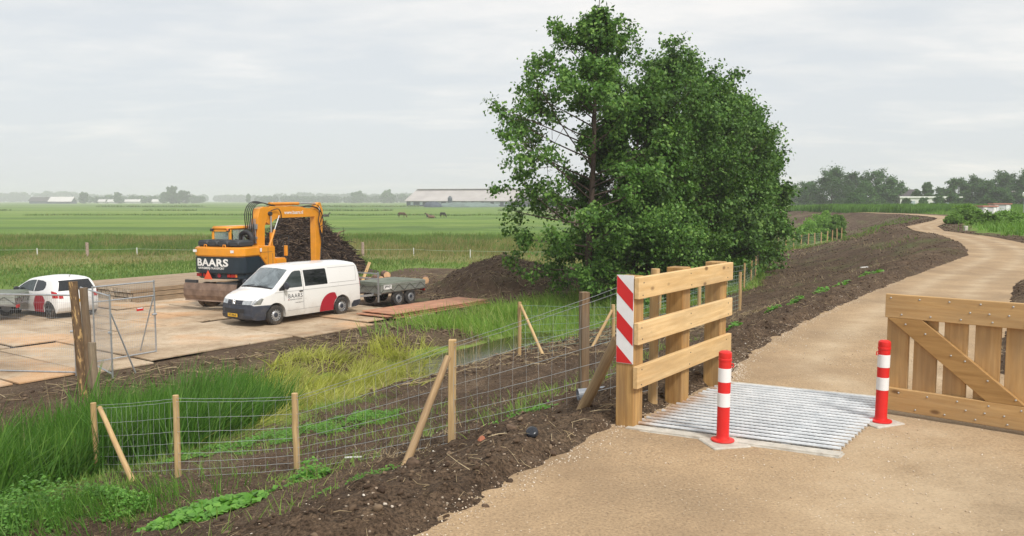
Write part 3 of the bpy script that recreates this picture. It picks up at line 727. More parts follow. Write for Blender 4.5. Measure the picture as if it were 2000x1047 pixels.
site_panel(LV(-60, 19.9), LV(137, 19.6), -2.5, -.50, 'wide grey mesh fence panel at the left edge, in front of the hatchback', mid=False)
site_panel(LV(153, 20.9), LV(209, 19.0), -2.42, -.45, 'narrow grey mesh panel seen almost edge on, just right of the stakes', mid=False)
site_panel(LV(176, 20.7), LV(297, 22.2), -2.46, -.42, 'grey mesh fence panel with a small red and white sign', sign=True)

# ------------------------------------------------------------ road plates, timber mats
U2 = Vector((0.575, 0.818)); V2 = Vector((-0.818, 0.575))
def platemat():
    t = NT('muddy_steel_plate'); w = t.world(); inf = t.n('ShaderNodeObjectInfo')
    a = t.noise(w, 0.55, 6, 0.65); b = t.noise(w, 5, 6, 0.7); c = t.noise(w, 40, 3)
    f = t.math('ADD', a, t.math('MULTIPLY_ADD', inf.outputs['Random'], 0.14, -0.07))
    col = t.ramp(f, [(0.33, (0.29, 0.205, 0.13)), (0.48, (0.45, 0.345, 0.235)), (0.68, (0.58, 0.475, 0.35))])
    col = t.mix(t.ramp(b, [(0.48, 0.0), (0.72, 0.55)]), col, (0.26, 0.17, 0.10))
    col = t.mix(t.ramp(t.noise(w, 0.28, 3), [(0.56, 0.0), (0.66, 0.45)]), col, (0.62, 0.32, 0.13))
    vo = t.n('ShaderNodeTexVoronoi'); t.l(w, vo.inputs['Vector']); vo.inputs['Scale'].default_value = 7
    sp = t.math('MULTIPLY', t.ramp(vo.outputs['Distance'], [(0.10, 1.0), (0.17, 0.0)]), t.ramp(vo.outputs['Color'], [(0.80, 0.0), (0.84, 0.75)]))
    col = t.mix(sp, col, (0.07, 0.045, 0.03))
    col = t.mix(1.0, col, t.ramp(c, [(0.3, 0.82), (0.7, 1.15)]), 'MULTIPLY')
    return t.pbr(col, 0.85, 0, t.bump(b, 0.3, 0.01), 0, 0.2)
M['plate'] = platemat()
M['rustplate'] = simple('rusty_plate', (0.42, 0.20, 0.115), 0.8, 0, 0.3, 2.2, 0.3, 30, dirt=((0.50, 0.37, 0.25), 0.5))
M['edge'] = simple('plate_edge', (0.05, 0.035, 0.025), 0.9, 0, 0.3, 8)
O2 = Vector((-9.35, 21.1))
np_ = 0
words_row = ['first row beside the ditch bank', 'second row, across the yard', 'third row, along the meadow']
for r_ in range(3):
    for k in range(-5, 10):
        u0 = k * 1.62 + (0.5 if r_ == 1 else 0.0); off = rnd.uniform(-.35, .25) if r_ == 0 else 0
        if r_ == 0 and k in (7, 8, 9): continue
        if r_ >= 1 and k < -4: continue
        c = O2 + U2 * (u0 + .79) + V2 * (r_ * 5.15 + 2.55 + off + 0.15)
        if c.y > 38 or c.x > -3: continue
        if r_ == 2 and k > 6: continue
        ang = math.atan2(U2.y, U2.x) + rnd.uniform(-.008, .008) + (rnd.uniform(-.04, .04) if k < -2 else 0)
        z = -2.455 + 0.002 * np_ % 0.013 + (0.035 if (k + r_) % 5 == 0 else 0) + (.05 if k in (-4,) and r_ == 0 else 0)
        mb = MB(); mb.box((0, 0, 0), (1.575, 5.08, 0.045)); o = mb.build('road_plate', M['plate'], None, bevel=0.006)
        o.location = (c.x, c.y, z); o.rotation_euler = (rnd.uniform(-.003, .003), rnd.uniform(-.004, .004), ang)
        tag(o, 'muddy tan steel road plate butted against its like in the work yard floor', 'road plate', 'muddy road plates flooring the yard'); np_ += 1
# stacked rusty plates at the bank
c0 = Vector((-3.3, 31.3))
for i, (du, dv, rz) in enumerate(((0.2, -.08, .01), (-.1, 0.02, -.012), (.12, .0, .006))):
    c = c0 + U2 * du + V2 * dv; mb = MB(); mb.box((0, 0, 0), (5.6, 1.55, .035)); o = mb.build('rusty_plate', M['rustplate'], None, bevel=.005)
    o.location = (c.x, c.y, -2.40 + i * .065); o.rotation_euler = (0.004 * (i - 1), .004 * i, math.atan2(U2.y, U2.x) + rz)
    tag(o, ('bottom rusty red plate of the small stack behind the trailer', 'middle rusty red plate of the small stack behind the trailer', 'topmost rusty red plate of the small stack behind the trailer')[i], 'steel plate', 'rusty plates stacked at the ditch bank')
for du in (-1.9, 0.1, 2.0):
    c = c0 + U2 * du; mb = MB(); mb.box((0, 0, 0), (.12, 1.35, .05)); o = mb.build('timber_bearer', M['stake_old'], None); o.location = (c.x, c.y, -2.455); o.rotation_euler = (0, 0, math.atan2(U2.y, U2.x))
    tag(o, 'short dark timber bearer under the stack of rusty plates', 'timber', 'bearers under the rusty plates')
M['endgrain'] = simple('pale_end_grain', (0.44, 0.36, 0.27), 0.9, 0, 0.45, 7, 0.5, 60)
C1 = Vector((-15.55, 33.3))
for st in range(3):
    for lay in range(3):
        c = C1 + V2 * (st * 1.66) + U2 * (0.0 if lay != 1 else .06) + U2 * (st * .15)
        t_ = thing('timber_mat', '%s timber mat of the %s stack beside the excavator' % (('bottom', 'middle', 'topmost')[lay], ('nearest', 'second', 'farthest')[st]), 'timber mat', (c.x, c.y, -2.43 + lay * .20), math.atan2(U2.y, U2.x), 'stacked timber mats beside the excavator')
        L = 6.1
        for q in range(5):
            mb = MB(); mb.box((L / 2 + rnd.uniform(-.03, .03), .16 + q * .322, .085), (L, .30, .178)); o = mb.build('beam', M['beam_x'], t_, bevel=.012)
            mb = MB(); mb.box((-.045, .16 + q * .322, .085), (.02, .27, .135)); e_ = mb.build('end_face', M['endgrain'], o)

# ------------------------------------------------------------ vehicle helpers
def carpaint(name, c, dirtc=(0.42, 0.38, 0.32), zt=0.5, amt=0.6):
    """paint with real road dirt on the lower panels"""
    t = NT(name); v = t.coord(); s_ = t.n('ShaderNodeSeparateXYZ'); t.l(v, s_.inputs[0])
    n = t.noise(v, 2.5, 6, 0.65); h = t.math('ADD', s_.outputs[2], t.math('MULTIPLY_ADD', n, 0.9, -0.45))
    m = t.ramp(h, [(0.12, amt), (zt, amt * 0.4), (zt + 0.45, 0.0)])
    col = t.mix(m, c, dirtc); return t.pbr(col, t.ramp(m, [(0.0, 0.25), (1.0, 0.8)]), 0, None, 0.4, 0.5)
M['van_white'] = carpaint('white_van_paint', (0.80, 0.80, 0.79), amt=.8)
M['car_white'] = carpaint('white_car_paint', (0.80, 0.80, 0.79), amt=.35)
M['glass_dark'] = simple('dark_glass', (0.012, 0.014, 0.016), 0.06, 0, 0.1, 2, spec=0.6)
def wsmat():
    t = NT('windscreen_glass'); v = t.coord()
    c = t.ramp(t.noise(v, 1.7, 4, 0.6, 1.2), [(0.35, (0.10, 0.12, 0.125)), (0.62, (0.30, 0.345, 0.36))])  # pale mottling paints a sky reflection into the glass colour
    return t.pbr(c, 0.07, 0.55, None, 0.6, 0.8)
M['windscreen'] = wsmat()
M['glass_side'] = simple('tinted_glass', (0.05, 0.065, 0.065), 0.05, 0.25, 0.3, 2, spec=0.7)
M['bumper'] = simple('dark_bumper', (0.030, 0.036, 0.052), 0.55, 0, 0.15, 6, dirt=((0.2, 0.17, 0.14), 0.3))
M['seam'] = simple('panel_gap', (0.10, 0.10, 0.10), 0.7)
M['crease'] = simple('body_crease', (0.38, 0.38, 0.375), 0.4)
M['decal_red'] = simple('dark_red_decal', (0.36, 0.012, 0.028), 0.4, 0, 0.08, 3)
M['decal_black'] = simple('black_lettering', (0.03, 0.03, 0.035), 0.5)
M['decal_white'] = simple('white_lettering', (0.8, 0.8, 0.78), 0.5)
M['plate_yellow'] = simple('yellow_plate', (0.72, 0.42, 0.02), 0.5)
M['chrome'] = simple('chrome', (0.7, 0.71, 0.72), 0.2, 0.9, 0.05, 4)
M['lamp_clear'] = simple('clear_lamp', (0.52, 0.54, 0.55), 0.12, 0.6, 0.35, 9)
M['lamp_red'] = simple('red_lamp', (0.42, 0.015, 0.015), 0.2, 0, 0.2, 9)
M['lamp_amber'] = simple('amber_lamp', (0.75, 0.22, 0.05), 0.25)
M['tyre'] = simple('tyre_rubber', (0.035, 0.033, 0.031), 0.85, 0, 0.3, 12, 0.4, 40, dirt=((0.16, 0.12, 0.085), 0.7))
M['rim'] = simple('steel_rim', (0.45, 0.46, 0.47), 0.4, 0.5, 0.15, 10, dirt=((0.2, 0.16, 0.12), 0.4))
M['orange'] = simple('orange_paint', (0.78, 0.31, 0.018), 0.38, 0, 0.08, 2.5, coat=0.3, dirt=((0.50, 0.27, 0.07), 0.25))
M['orange_dirty'] = simple('worn_orange_paint', (0.72, 0.28, 0.02), 0.45, 0, 0.12, 4, dirt=((0.34, 0.19, 0.07), 0.5))
M['navy'] = simple('dark_blue_grey_paint', (0.012, 0.024, 0.036), 0.4, 0, 0.15, 3, coat=0.2)
M['toolbox'] = simple('black_plastic_cover', (0.032, 0.038, 0.045), 0.6, 0, 0.15, 5)
M['rust'] = simple('worn_brown_steel', (0.20, 0.135, 0.10), 0.7, 0.2, 0.35, 3, 0.3, 40, dirt=((0.34, 0.25, 0.18), 0.6))
M['mud'] = simple('caked_mud', (0.13, 0.085, 0.05), 0.95, 0, 0.35, 6, 0.8, 20)

def textvf(s, size, off=0.0, shear=0.0, space=1.0):
    cu = bpy.data.curves.new('t', 'FONT'); cu.body = s; cu.size = size; cu.offset = off * size; cu.shear = shear; cu.space_character = space; cu.resolution_u = 3
    o = bpy.data.objects.new('t', cu); COL.objects.link(o); dg = bpy.context.evaluated_depsgraph_get(); me = bpy.data.meshes.new_from_object(o.evaluated_get(dg))
    vs = [tuple(v.co) for v in me.vertices]; fs = [tuple(p.vertices) for p in me.polygons]
    bpy.data.objects.remove(o); bpy.data.curves.remove(cu); bpy.data.meshes.remove(me)
    w = max(v[0] for v in vs); return vs, fs, w
def text_obj(s, size, fn, mat, par, name='lettering', **k):
    vs, fs, w = textvf(s, size, **k); me = bpy.data.meshes.new(name); me.from_pydata([fn(x, y, w) for x, y, z in vs], [], fs)
    me.materials.append(mat); o = bpy.data.objects.new(name, me); COL.objects.link(o); o.parent = par; return o

class Body:
    """car shell from a side outline: curved sides, crowned top, rounded shoulders"""
    def __init__(s, prof, wfun, bulge, arches, r=0.07, step=0.035):
        s.prof = prof; s.wf = wfun; s.bulge = bulge; s.arches = arches; s.r = r; s.step = step
        s.A = np.array(prof); s.B = np.roll(s.A, -1, 0)
    def dist(s, x, z):
        # distance to the outline, ignoring edges on wheel arches and underside
        d = 9
        for a, b in zip(s.prof, s.prof[1:] + s.prof[:1]):
            if (a[1] + b[1]) / 2 < s.zr: continue
            if s.arches and any(abs(math.hypot((a[0] + b[0]) / 2 - q[0], (a[1] + b[1]) / 2 - q[1]) - q[2]) < .02 for q in s.arches): continue
            ux, uz = b[0] - a[0], b[1] - a[1]; L = ux * ux + uz * uz or 1e-9
            t = min(1, max(0, ((x - a[0]) * ux + (z - a[1]) * uz) / L)); d = min(d, math.hypot(x - a[0] - ux * t, z - a[1] - uz * t))
        return d
    zr = 0.45
    def side(s, x, z):
        y = s.wf(x, z); d = s.dist(x, z)
        if d < s.r: q = 1 - d / s.r; y -= s.r * (1 - math.sqrt(max(0, 1 - q * q)))
        return y
    def cut(s, poly):
        bm = bmesh.new(); vs = [bm.verts.new((x, 0, z)) for x, z in poly]; bm.faces.new(vs); bmesh.ops.triangulate(bm, faces=bm.faces[:])
        xs = [p[0] for p in poly]; zs = [p[1] for p in poly]
        for ax, lo, hi in (((1, 0, 0), min(xs), max(xs)), ((0, 0, 1), min(zs), max(zs))):
            k = int((hi - lo) / s.step)
            for i in range(1, k + 1):
                c = lo + (hi - lo) * i / (k + 1); bmesh.ops.bisect_plane(bm, geom=bm.verts[:] + bm.edges[:] + bm.faces[:], plane_co=[a * c for a in ax], plane_no=ax, dist=1e-5)
        bm.verts.ensure_lookup_table(); V = [tuple(v.co) for v in bm.verts]; F = [tuple(v.index for v in f.verts) for f in bm.faces]
        be = [tuple(v.index for v in e.verts) for e in bm.edges if len(e.link_faces) == 1]; bm.free(); return V, F, be
    def patch(s, poly, off, sgn=1):
        V, F, _ = s.cut(poly); mb = MB(); mb.add([(x, sgn * (s.side(x, z) + off), z) for x, _, z in V], F); return mb
    def across(s, x, z, q, nrm=None):
        w = s.side(x, z); bx, bz = s.bulge(x, z); k = 1 - q * q
        return (x + bx * k, w * q, z + bz * k)
    def shell(s, nq=10):
        V, F, be = s.cut(s.prof); mb = MB(); n = len(V)
        L = [(x, s.side(x, z), z) for x, _, z in V]; mb.add(L, F); mb.add([(x, -y, z) for x, y, z in L], F)
        for a, b in be:
            pa, pb = V[a], V[b]; vs = []
            for j in range(nq + 1):
                q = 1 - 2 * j / nq; vs += [s.across(pa[0], pa[2], q), s.across(pb[0], pb[2], q)]
            mb.add(vs, [(2 * j, 2 * j + 1, 2 * j + 3, 2 * j + 2) for j in range(nq)])
        return mb
    def top(s, line, q0, q1, off, nq=10, q0b=None, q1b=None):
        """patch over the crowned surface along outline points `line`; q range may taper to q0b,q1b"""
        q0b = q0 if q0b is None else q0b; q1b = q1 if q1b is None else q1b; mb = MB(); vs = []; m = len(line)
        for i, (x, z) in enumerate(line):
            a = line[max(i - 1, 0)]; b = line[min(i + 1, m - 1)]; tx, tz = b[0] - a[0], b[1] - a[1]; l = math.hypot(tx, tz); nx_, nz_ = tz / l, -tx / l
            if s.sgn_n * 1 < 0: nx_, nz_ = -nx_, -nz_
            u = i / (m - 1)
            for j in range(nq + 1):
                q = (q0 + (q0b - q0) * u) + ((q1 + (q1b - q1) * u) - (q0 + (q0b - q0) * u)) * j / nq; p = s.across(x, z, q); vs.append((p[0] + nx_ * off, p[1], p[2] + nz_ * off))
        mb.add(vs, [(i * (nq + 1) + j, i * (nq + 1) + j + 1, (i + 1) * (nq + 1) + j + 1, (i + 1) * (nq + 1) + j) for i in range(m - 1) for j in range(nq)]); return mb
    sgn_n = 1
def arc(cx, cz, r, a0, a1, n=12): return [(cx + r * math.cos(R(a0 + (a1 - a0) * i / n)), cz + r * math.sin(R(a0 + (a1 - a0) * i / n))) for i in range(n + 1)]
def seg(a, b, n): return [(a[0] + (b[0] - a[0]) * i / n, a[1] + (b[1] - a[1]) * i / n) for i in range(n + 1)]
def wheel(par, x, y, r, w, out_sgn, style='steel', name='wheel'):
    """tyre with its rim; out_sgn: which way the outer face looks along y"""
    mb = MB(); h = w / 2
    mb.lathe([(r * .60, -h), (r * .86, -h), (r * .955, -h * .88), (r, -h * .55), (r, h * .55), (r * .955, h * .88), (r * .86, h), (r * .60, h), (r * .58, 0), (r * .60, -h)], (0, 0, 0), 'Y', 32, cap=False)
    ty = mb.build(name, M['tyre'], par, smooth=40); ty.location = (x, y, r)
    mb = MB(); f = out_sgn
    if style == 'steel':
        mb.lathe([(r * .66, h * .5), (r * .655, h * .96), (r * .61, h * .98), (r * .58, h * .70), (r * .44, h * .66), (r * .36, h * .86), (r * .24, h * .88)], (0, 0, 0), 'Y', 32, f)
    else:
        mb.lathe([(r * .66, h * .5), (r * .66, h * .96), (r * .62, h * .98), (r * .60, h * .6), (r * .2, h * .7)], (0, 0, 0), 'Y', 32, f)
        for k in range(5):
            a = 2 * math.pi * k / 5 + .3; mb.bar((math.cos(a) * r * .12, f * h * .9, math.sin(a) * r * .12), (math.cos(a) * r * .6, f * h * .9, math.sin(a) * r * .6), r * .15, .03, up=(0, 1, 0))
    rim = mb.build('rim', M['rim'] if style == 'steel' else M['alloy'], ty, smooth=35)
    mb = MB()
    if style == 'steel':
        for k in range(14):
            a = 2 * math.pi * k / 14; mb.box((math.cos(a) * r * .51, f * (h * .70), math.sin(a) * r * .51), (r * .13, .012, r * .09), m=Matrix.Rotation(-a, 3, 'Y'))
    mb.lathe([(r * .25, h * .86), (r * .23, h * .99), (r * .1, h * 1.03), (.002, h * 1.04)], (0, 0, 0), 'Y', 20, f)
    mb.build('hub_cap', M['bumper'], ty, smooth=40)
    return ty
M['alloy'] = simple('dirty_alloy', (0.16, 0.16, 0.165), 0.45, 0.5, 0.2, 8)

# ------------------------------------------------------------ white van
VH = Vector((-0.57, -0.822)).normalized(); VN = Vector((-VH.y, VH.x))     # heading, left
van = thing('work_van', 'white delivery van with a dark red arc on its side parked on the road plates', 'van', (-6.45, 31.2, -2.43), math.atan2(VH.y, VH.x))
fx, rx, wr = 3.98, 0.98, 0.335
prof = [(0.06, .30), (0.0, .50), (0.0, .8), (0.0, 1.05), (.03, 1.35), (.085, 1.70), (.13, 1.80), (.22, 1.875), (.40, 1.91), (.9, 1.925), (2.0, 1.93), (2.9, 1.915), (3.12, 1.885), (3.24, 1.83)] + \
    seg((3.24, 1.83), (4.03, 1.19), 6)[1:] + [(4.12, 1.135), (4.35, 1.075), (4.6, .985), (4.72, .92), (4.79, .84), (4.83, .70), (4.85, .55), (4.85, .42), (4.81, .28), (4.70, .23)] + \
    [(4.42, .23)] + arc(fx, .335, .42, -14.5, 194.5, 14) + [(3.5, .23), (1.46, .23)] + arc(rx, .335, .42, -14.5, 194.5, 14) + [(.5, .23)]
def vw_(x, z):
    w = 0.945
    if z > 1.05: w -= 0.155 * ((z - 1.05) / .88) ** 1.5
    if z < .45: w -= .03 * (.45 - z) / .25
    if x > 4.05: w -= 0.17 * ((x - 4.05) / .8) ** 2.2
    if x < .3: w -= .03 * ((.3 - x) / .3) ** 2
    return w
def vb(x, z):
    if x > 4.6: return (0.13 + (0.0 if z < .9 else -.03), 0.0)
    if x > 4.03: return (0.06, .055)
    if x > 3.2: return (.085, .05)
    if z > 1.8: return (0, .045)
    if x < .2 and z > .3: return (-.02, 0)
    return (0, 0)
vb_ = Body(prof, vw_, vb, [(fx, .335, .42), (rx, .335, .42)])
vb_.shell().build('body', M['van_white'], van, smooth=32, weld=True)
# windows
ws = seg((3.275, 1.80), (4.0, 1.215), 8)
vb_.top(ws, -.90, .90, .006 * -1, q0b=-.97, q1b=.97).build('windscreen_frame', M['seam'], van, smooth=40) if False else None
vb_.sgn_n = -1
vb_.top(ws, -.925, .925, .006, q0b=-.955, q1b=.955).build('windscreen', M['windscreen'], van, smooth=60)
vb_.top(seg((3.985, 1.226), (4.03, 1.19), 2), -.93, .93, .010).build('cowl', M['black'], van, smooth=60)
mb = MB()
for q0, q1 in ((-.75, -.05), (-.02, .70)):
    a = vb_.across(4.01, 1.205, q0); b = vb_.across(3.96, 1.25, q1); mb.tube([(a[0] + .03, a[1], a[2] + .02), (b[0] + .03, b[1], b[2] + .03)], .011, 5)
mb.build('wiper', M['black'], van)
for sg in (1, -1):
    vb_.patch([(3.80, 1.205), (3.70, 1.29), (3.30, 1.66), (3.20, 1.735), (3.08, 1.765), (2.86, 1.765), (2.83, 1.73), (2.83, 1.205)], .004, sg).build('side_window', M['glass_side'], van, smooth=60)
    vb_.patch([(2.70, 1.21), (2.72, 1.745), (2.70, 1.765), (1.72, 1.765), (1.69, 1.74), (1.66, 1.23), (1.68, 1.21)], .005, sg).build('side_window', M['glass_dark'], van, smooth=60)
    vb_.patch([(3.84, 1.14), (3.84, 1.20), (3.62, 1.36), (3.58, 1.20), (3.62, 1.14)], .008, sg).build('mirror_base', M['black'], van, smooth=60)
    # panel gaps
    mb = MB()
    for poly in ([(2.775, .44), (2.775, 1.80), (2.787, 1.80), (2.787, .44)], [(3.63, .78), (3.63, 1.13), (3.642, 1.13), (3.642, .78)], [(1.62, .44), (1.62, 1.15), (1.63, 1.15), (1.63, .44)] if sg < 0 else [(2.66, .78), (2.66, .785), (2.72, .785), (2.72, .78)]):
        q = vb_.patch(poly, .003, sg); mb.add(q.v, q.f)
    mb.build('panel_gap', M['seam'], van)
    mb = MB()
    for poly in ([(.04, 1.078), (.04, 1.093), (4.02, 1.093), (4.02, 1.078)], [(1.45, .425), (1.45, .437), (3.52, .437), (3.52, .425)], [(.27, 1.235), (.255, 1.235), (.225, 1.76), (.24, 1.76)], [(.27, 1.22), (.255, 1.235), (1.58, 1.235), (1.58, 1.22)], [(.225, 1.76), (.24, 1.775), (1.58, 1.775), (1.58, 1.76)]):
        q = vb_.patch(poly, .0035, sg); mb.add(q.v, q.f)
    mb.build('body_crease', M['crease'], van)
    q = vb_.across(3.66, 1.30, sg * 1.0)
    mb = MB(); mb.lathe([(.02, -.05), (.075, -.045), (.10, 0), (.085, .045), (.03, .055)], (0, 0, 0), 'X', 14)
    mi = mb.build('mirror', M['bumper'], van, smooth=50); mi.scale = (1, 1.3, 1.3); mi.location = (3.64, sg * 1.10, 1.30)
    mb = MB(); mb.bar((3.68, sg * .88, 1.18), (3.65, sg * 1.06, 1.24), .05, .05); mb.build('mirror_arm', M['black'], mi).matrix_parent_inverse = (Matrix.Translation(mi.location) @ Matrix.Diagonal((1, 1.3, 1.3, 1))).inverted()
    y_ = sg * (vb_.side(2.90, 1.02) + .015); mb = MB(); mb.box((2.90, y_, 1.06), (.15, .035, .035)); mb.build('door_handle', M['black'], van, bevel=.008)
    # bumper corner on the side
    vb_.patch([(4.56, .745), (4.46, .92), (4.54, .97), (4.70, .925), (4.782, .85), (4.82, .745)], .006, sg).build('headlight_side', M['lamp_clear'], van, smooth=50)
    vb_.patch([(0.01, 1.0), (.06, 1.0), (.09, 1.4), (.04, 1.4)], .006, sg).build('tail_light', M['lamp_red'], van)
    vb_.patch([(0.50, .24), (.50, .36), (.40, .48), (.0, .50), (.06, .30), (.3, .24)], .006, sg).build('rear_bumper_corner', M['bumper'], van, smooth=50)
vb_.patch([(2.04, .235)] + arc(1.46, .30, .58, 0, 104, 14) + arc(rx, .335, .425, 55, -13, 8) + [(1.40, .235)], .0045, 1).build('red_arc_decal', M['decal_red'], van, smooth=60)
frl = [(4.705, .925), (4.76, .88), (4.795, .82), (4.825, .735)]
vb_.top([(4.765, .875), (4.795, .82), (4.822, .745)], -.985, -.52, .008).build('headlight', M['lamp_clear'], van, smooth=50)
vb_.top([(4.765, .875), (4.795, .82), (4.822, .745)], .52, .985, .008).build('headlight', M['lamp_clear'], van, smooth=50)
gl = vb_.top([(4.765, .875), (4.795, .82), (4.822, .745)], -.52, .52, .007).build('grille', M['bumper'], van, smooth=50)
mb = MB()
for z in (.855, .80, .765):
    x = float(np.interp(z, [.745, .82, .875], [4.822, 4.795, 4.765])); mb.tube([tuple(np.array(vb_.across(x, z, q)) + (.012, 0, 0)) for q in np.linspace(-.5, .5, 9)], .006, 4)
mb.build('grille_slat', M['dark'], gl)
bl = [(4.824, .735), (4.833, .66), (4.85, .58), (4.85, .42), (4.81, .28), (4.72, .235)]
bpr = [(4.40, .735), (4.60, .74), (4.838, .74), (4.85, .66), (4.868, .58), (4.868, .42), (4.826, .27), (4.71, .215), (4.425, .215)] + arc(fx, .335, .425, -13, 68, 8)
bb = Body(bpr, lambda x, z: vw_(x, z) + .014, vb, [(fx, .335, .425)], r=.07); bb.zr = .5
bp_ = bb.shell().build('front_bumper', M['bumper'], van, smooth=35, weld=True)
vb_.top([(4.845, .60), (4.85, .53), (4.85, .48)], -.72, .72, .034).build('bumper_intake', M['black'], bp_, smooth=40)
c0_ = vb_.across(4.85, .36, 0); mb = MB(); mb.box((c0_[0] + .040, 0, .385), (.012, .50, .115)); np1 = mb.build('number_plate', M['plate_yellow'], van, bevel=.004)
text_obj('VT-782-B', .10, lambda x, y, w: (c0_[0] + .048, -(w / 2) + x, .352 + y), M['decal_black'], np1, 'plate_lettering', off=.02)
# round badge: ring, V over W
e0 = vb_.across(4.80, .81, 0); bx = e0[0] + .022; mb = MB()
mb.tube([(bx, .085 * math.cos(a), .815 + .085 * math.sin(a)) for a in np.linspace(0, 2 * math.pi, 28, endpoint=False)], .011, 8, closed=True)
for a, b in (((-.030, .07), (0, .012)), ((.030, .07), (0, .012)), ((-.062, .04), (-.032, -.062)), ((.062, .04), (.032, -.062)), ((-.032, -.062), (0, -.008)), ((.032, -.062), (0, -.008))):
    mb.tube([(bx, a[0], .815 + a[1]), (bx, b[0], .815 + b[1])], .008, 6)
mb.build('badge', M['chrome'], van, smooth=50)
mapL = lambda x0, z0: (lambda x, y, w: (x0 - x, vb_.side(x0 - x, z0 + y) + .006, z0 + y))
text_obj('BAARS', .20, mapL(3.47, .85), M['decal_black'], van, space=1.12)
text_obj('AANNEMERIJ-TRANSPORT', .052, mapL(3.48, .775), M['decal_black'], van, space=1.05)
text_obj('www.baars.nl', .065, mapL(3.16, .66), M['decal_black'], van)
mb = MB(); mb.box((3.44, vb_.side(3.44, .84) + .006, .80), (.035, .004, .03)); mb.box((3.44, vb_.side(3.44, .9) + .006, .96), (.0, .0, .0)); mb.build('logo_dot', M['decal_red'], van)
for x, sg in ((fx, 1), (fx, -1), (rx, 1), (rx, -1)): wheel(van, x, sg * .83, wr, .215, sg)
mb = MB(); mb.box((2.4, 0, .36), (4.5, 1.2, .16)); mb.build('underbody', M['black'], van)
mb = MB()
for x in (fx, rx):
    for sg in (1, -1): mb.lathe([(.415, -.13), (.418, .13)], (x, sg * .80, .335), 'Y', 24)
# inner wheel housings are simple dark drums behind the tyres
mb = MB()
for x in (fx, rx): mb.box((x, 0, .55), (.9, 1.38, .42))
mb.build('wheel_housing', M['black'], van)
mb = MB(); mb.tube([(.15, 0, .42), (-.12, 0, .42), (-.16, 0, .46)], .025, 8); mb.build('tow_hook', M['dark'], van)

# ------------------------------------------------------------ white hatchback
hh = R(90 + 57); HC = Vector((-0.84, 0.54))
car = thing('hatchback', 'small white three door hatchback with a dark red arc behind its door', 'car', (0, 0, -2.43), math.atan2(HC.y, HC.x))
cfx, crx, cr = 2.93, 0.50, .295
cp_ = [(.08, .26), (.0, .40), (-.02, .55), (.0, .72), (.045, .86), (.10, .96), (.17, 1.12), (.25, 1.27), (.36, 1.36), (.55, 1.405), (.95, 1.43), (1.4, 1.43), (1.8, 1.385), (2.0, 1.335)] + seg((2.0, 1.335), (2.78, .965), 6)[1:] + [(2.9, .915), (3.15, .83), (3.36, .72), (3.47, .60), (3.52, .45), (3.50, .32), (3.42, .22)] + \
    [(3.25, .2)] + arc(cfx, .295, .345, -12, 192, 12) + [(2.58, .2), (.86, .2)] + arc(crx, .295, .345, -12, 192, 12) + [(.14, .2)]
def cw(x, z):
    w = .825
    if z > .85: w -= .19 * ((z - .85) / .6) ** 1.35
    if z < .45: w -= .035 * (.45 - z) / .25
    if x > 2.7: w -= .20 * ((x - 2.7) / .8) ** 2.1
    if x < .5: w -= .09 * ((.5 - x) / .5) ** 2
    return w
def cb(x, z):
    if x > 3.3: return (.14, 0)
    if x > 2.78: return (.08, .05)
    if x > 1.95: return (.10, .05)
    if z > 1.34: return (0, .045)
    if x < .4 and z > .25: return (-.085, .01)
    return (0, 0)
cb_ = Body(cp_, cw, cb, [(cfx, .295, .345), (crx, .295, .345)], r=.06); cb_.zr = .4; cb_.sgn_n = -1
cb_.shell().build('body', M['car_white'], car, smooth=32, weld=True)
cb_.top(seg((2.05, 1.31), (2.72, .995), 6), -.93, .93, .006).build('windscreen', M['windscreen'], car, smooth=60)
cb_.top([(.11, .985), (.17, 1.12), (.25, 1.27), (.315, 1.335)], -.96, .96, .007, q0b=-.86, q1b=.86).build('rear_window', M['glass_dark'], car, smooth=60)
for sg in (1, -1):
    cb_.patch([(2.62, .945), (2.44, 1.06), (2.16, 1.20), (1.92, 1.285), (1.62, 1.33), (1.42, 1.335), (1.46, .93)], .005, sg).build('side_window', M['glass_side'], car, smooth=60)
    cb_.patch([(1.37, 1.335), (1.0, 1.325), (.78, 1.28), (.72, 1.20), (.73, 1.08), (.84, 1.0), (1.10, .955), (1.41, .93)], .005, sg).build('side_window', M['glass_dark'], car, smooth=60)
    cb_.patch([(.24, .74), (.23, .80), (.33, .98), (.28, .99), (.07, .95), (.0, .75)], .007, sg).build('tail_light', M['lamp_red'], car, smooth=50)
    cb_.patch([(3.12, .70), (2.98, .82), (3.10, .83), (3.36, .70)], .006, sg).build('headlight', M['lamp_clear'], car, smooth=50)
    mb = MB()
    for poly in ([(2.62, .36), (2.62, .93), (2.63, .93), (2.63, .36)], [(1.40, .34), (1.34, .92), (1.35, .92), (1.41, .34)], [(1.41, .34), (1.41, .35), (2.62, .37), (2.62, .36)], [(1.45, .60), (1.45, .612), (2.55, .60), (2.55, .588)]):
        q = cb_.patch(poly, .003, sg); mb.add(q.v, q.f)
    mb.build('panel_gap', M['crease'], car)
    mb = MB(); mb.lathe([(.02, -.04), (.06, -.035), (.08, 0), (.07, .04), (.02, .05)], (0, 0, 0), 'X', 12); mi = mb.build('mirror', M['dark'], car, smooth=50); mi.scale = (1, 1.3, 1); mi.location = (2.42, sg * .93, .99)
    mb = MB(); mb.box((1.52, sg * (cb_.side(1.52, .83) + .01), .83), (.12, .03, .03)); mb.build('door_handle', M['crease'], car, bevel=.006)
cb_.top([(.0, .73), (.02, .79), (.05, .87)], -1, -.80, .008).build('tail_light', M['lamp_red'], car, smooth=50)
cb_.top([(.0, .73), (.02, .79), (.05, .87)], .80, 1, .008).build('tail_light', M['lamp_red'], car, smooth=50)
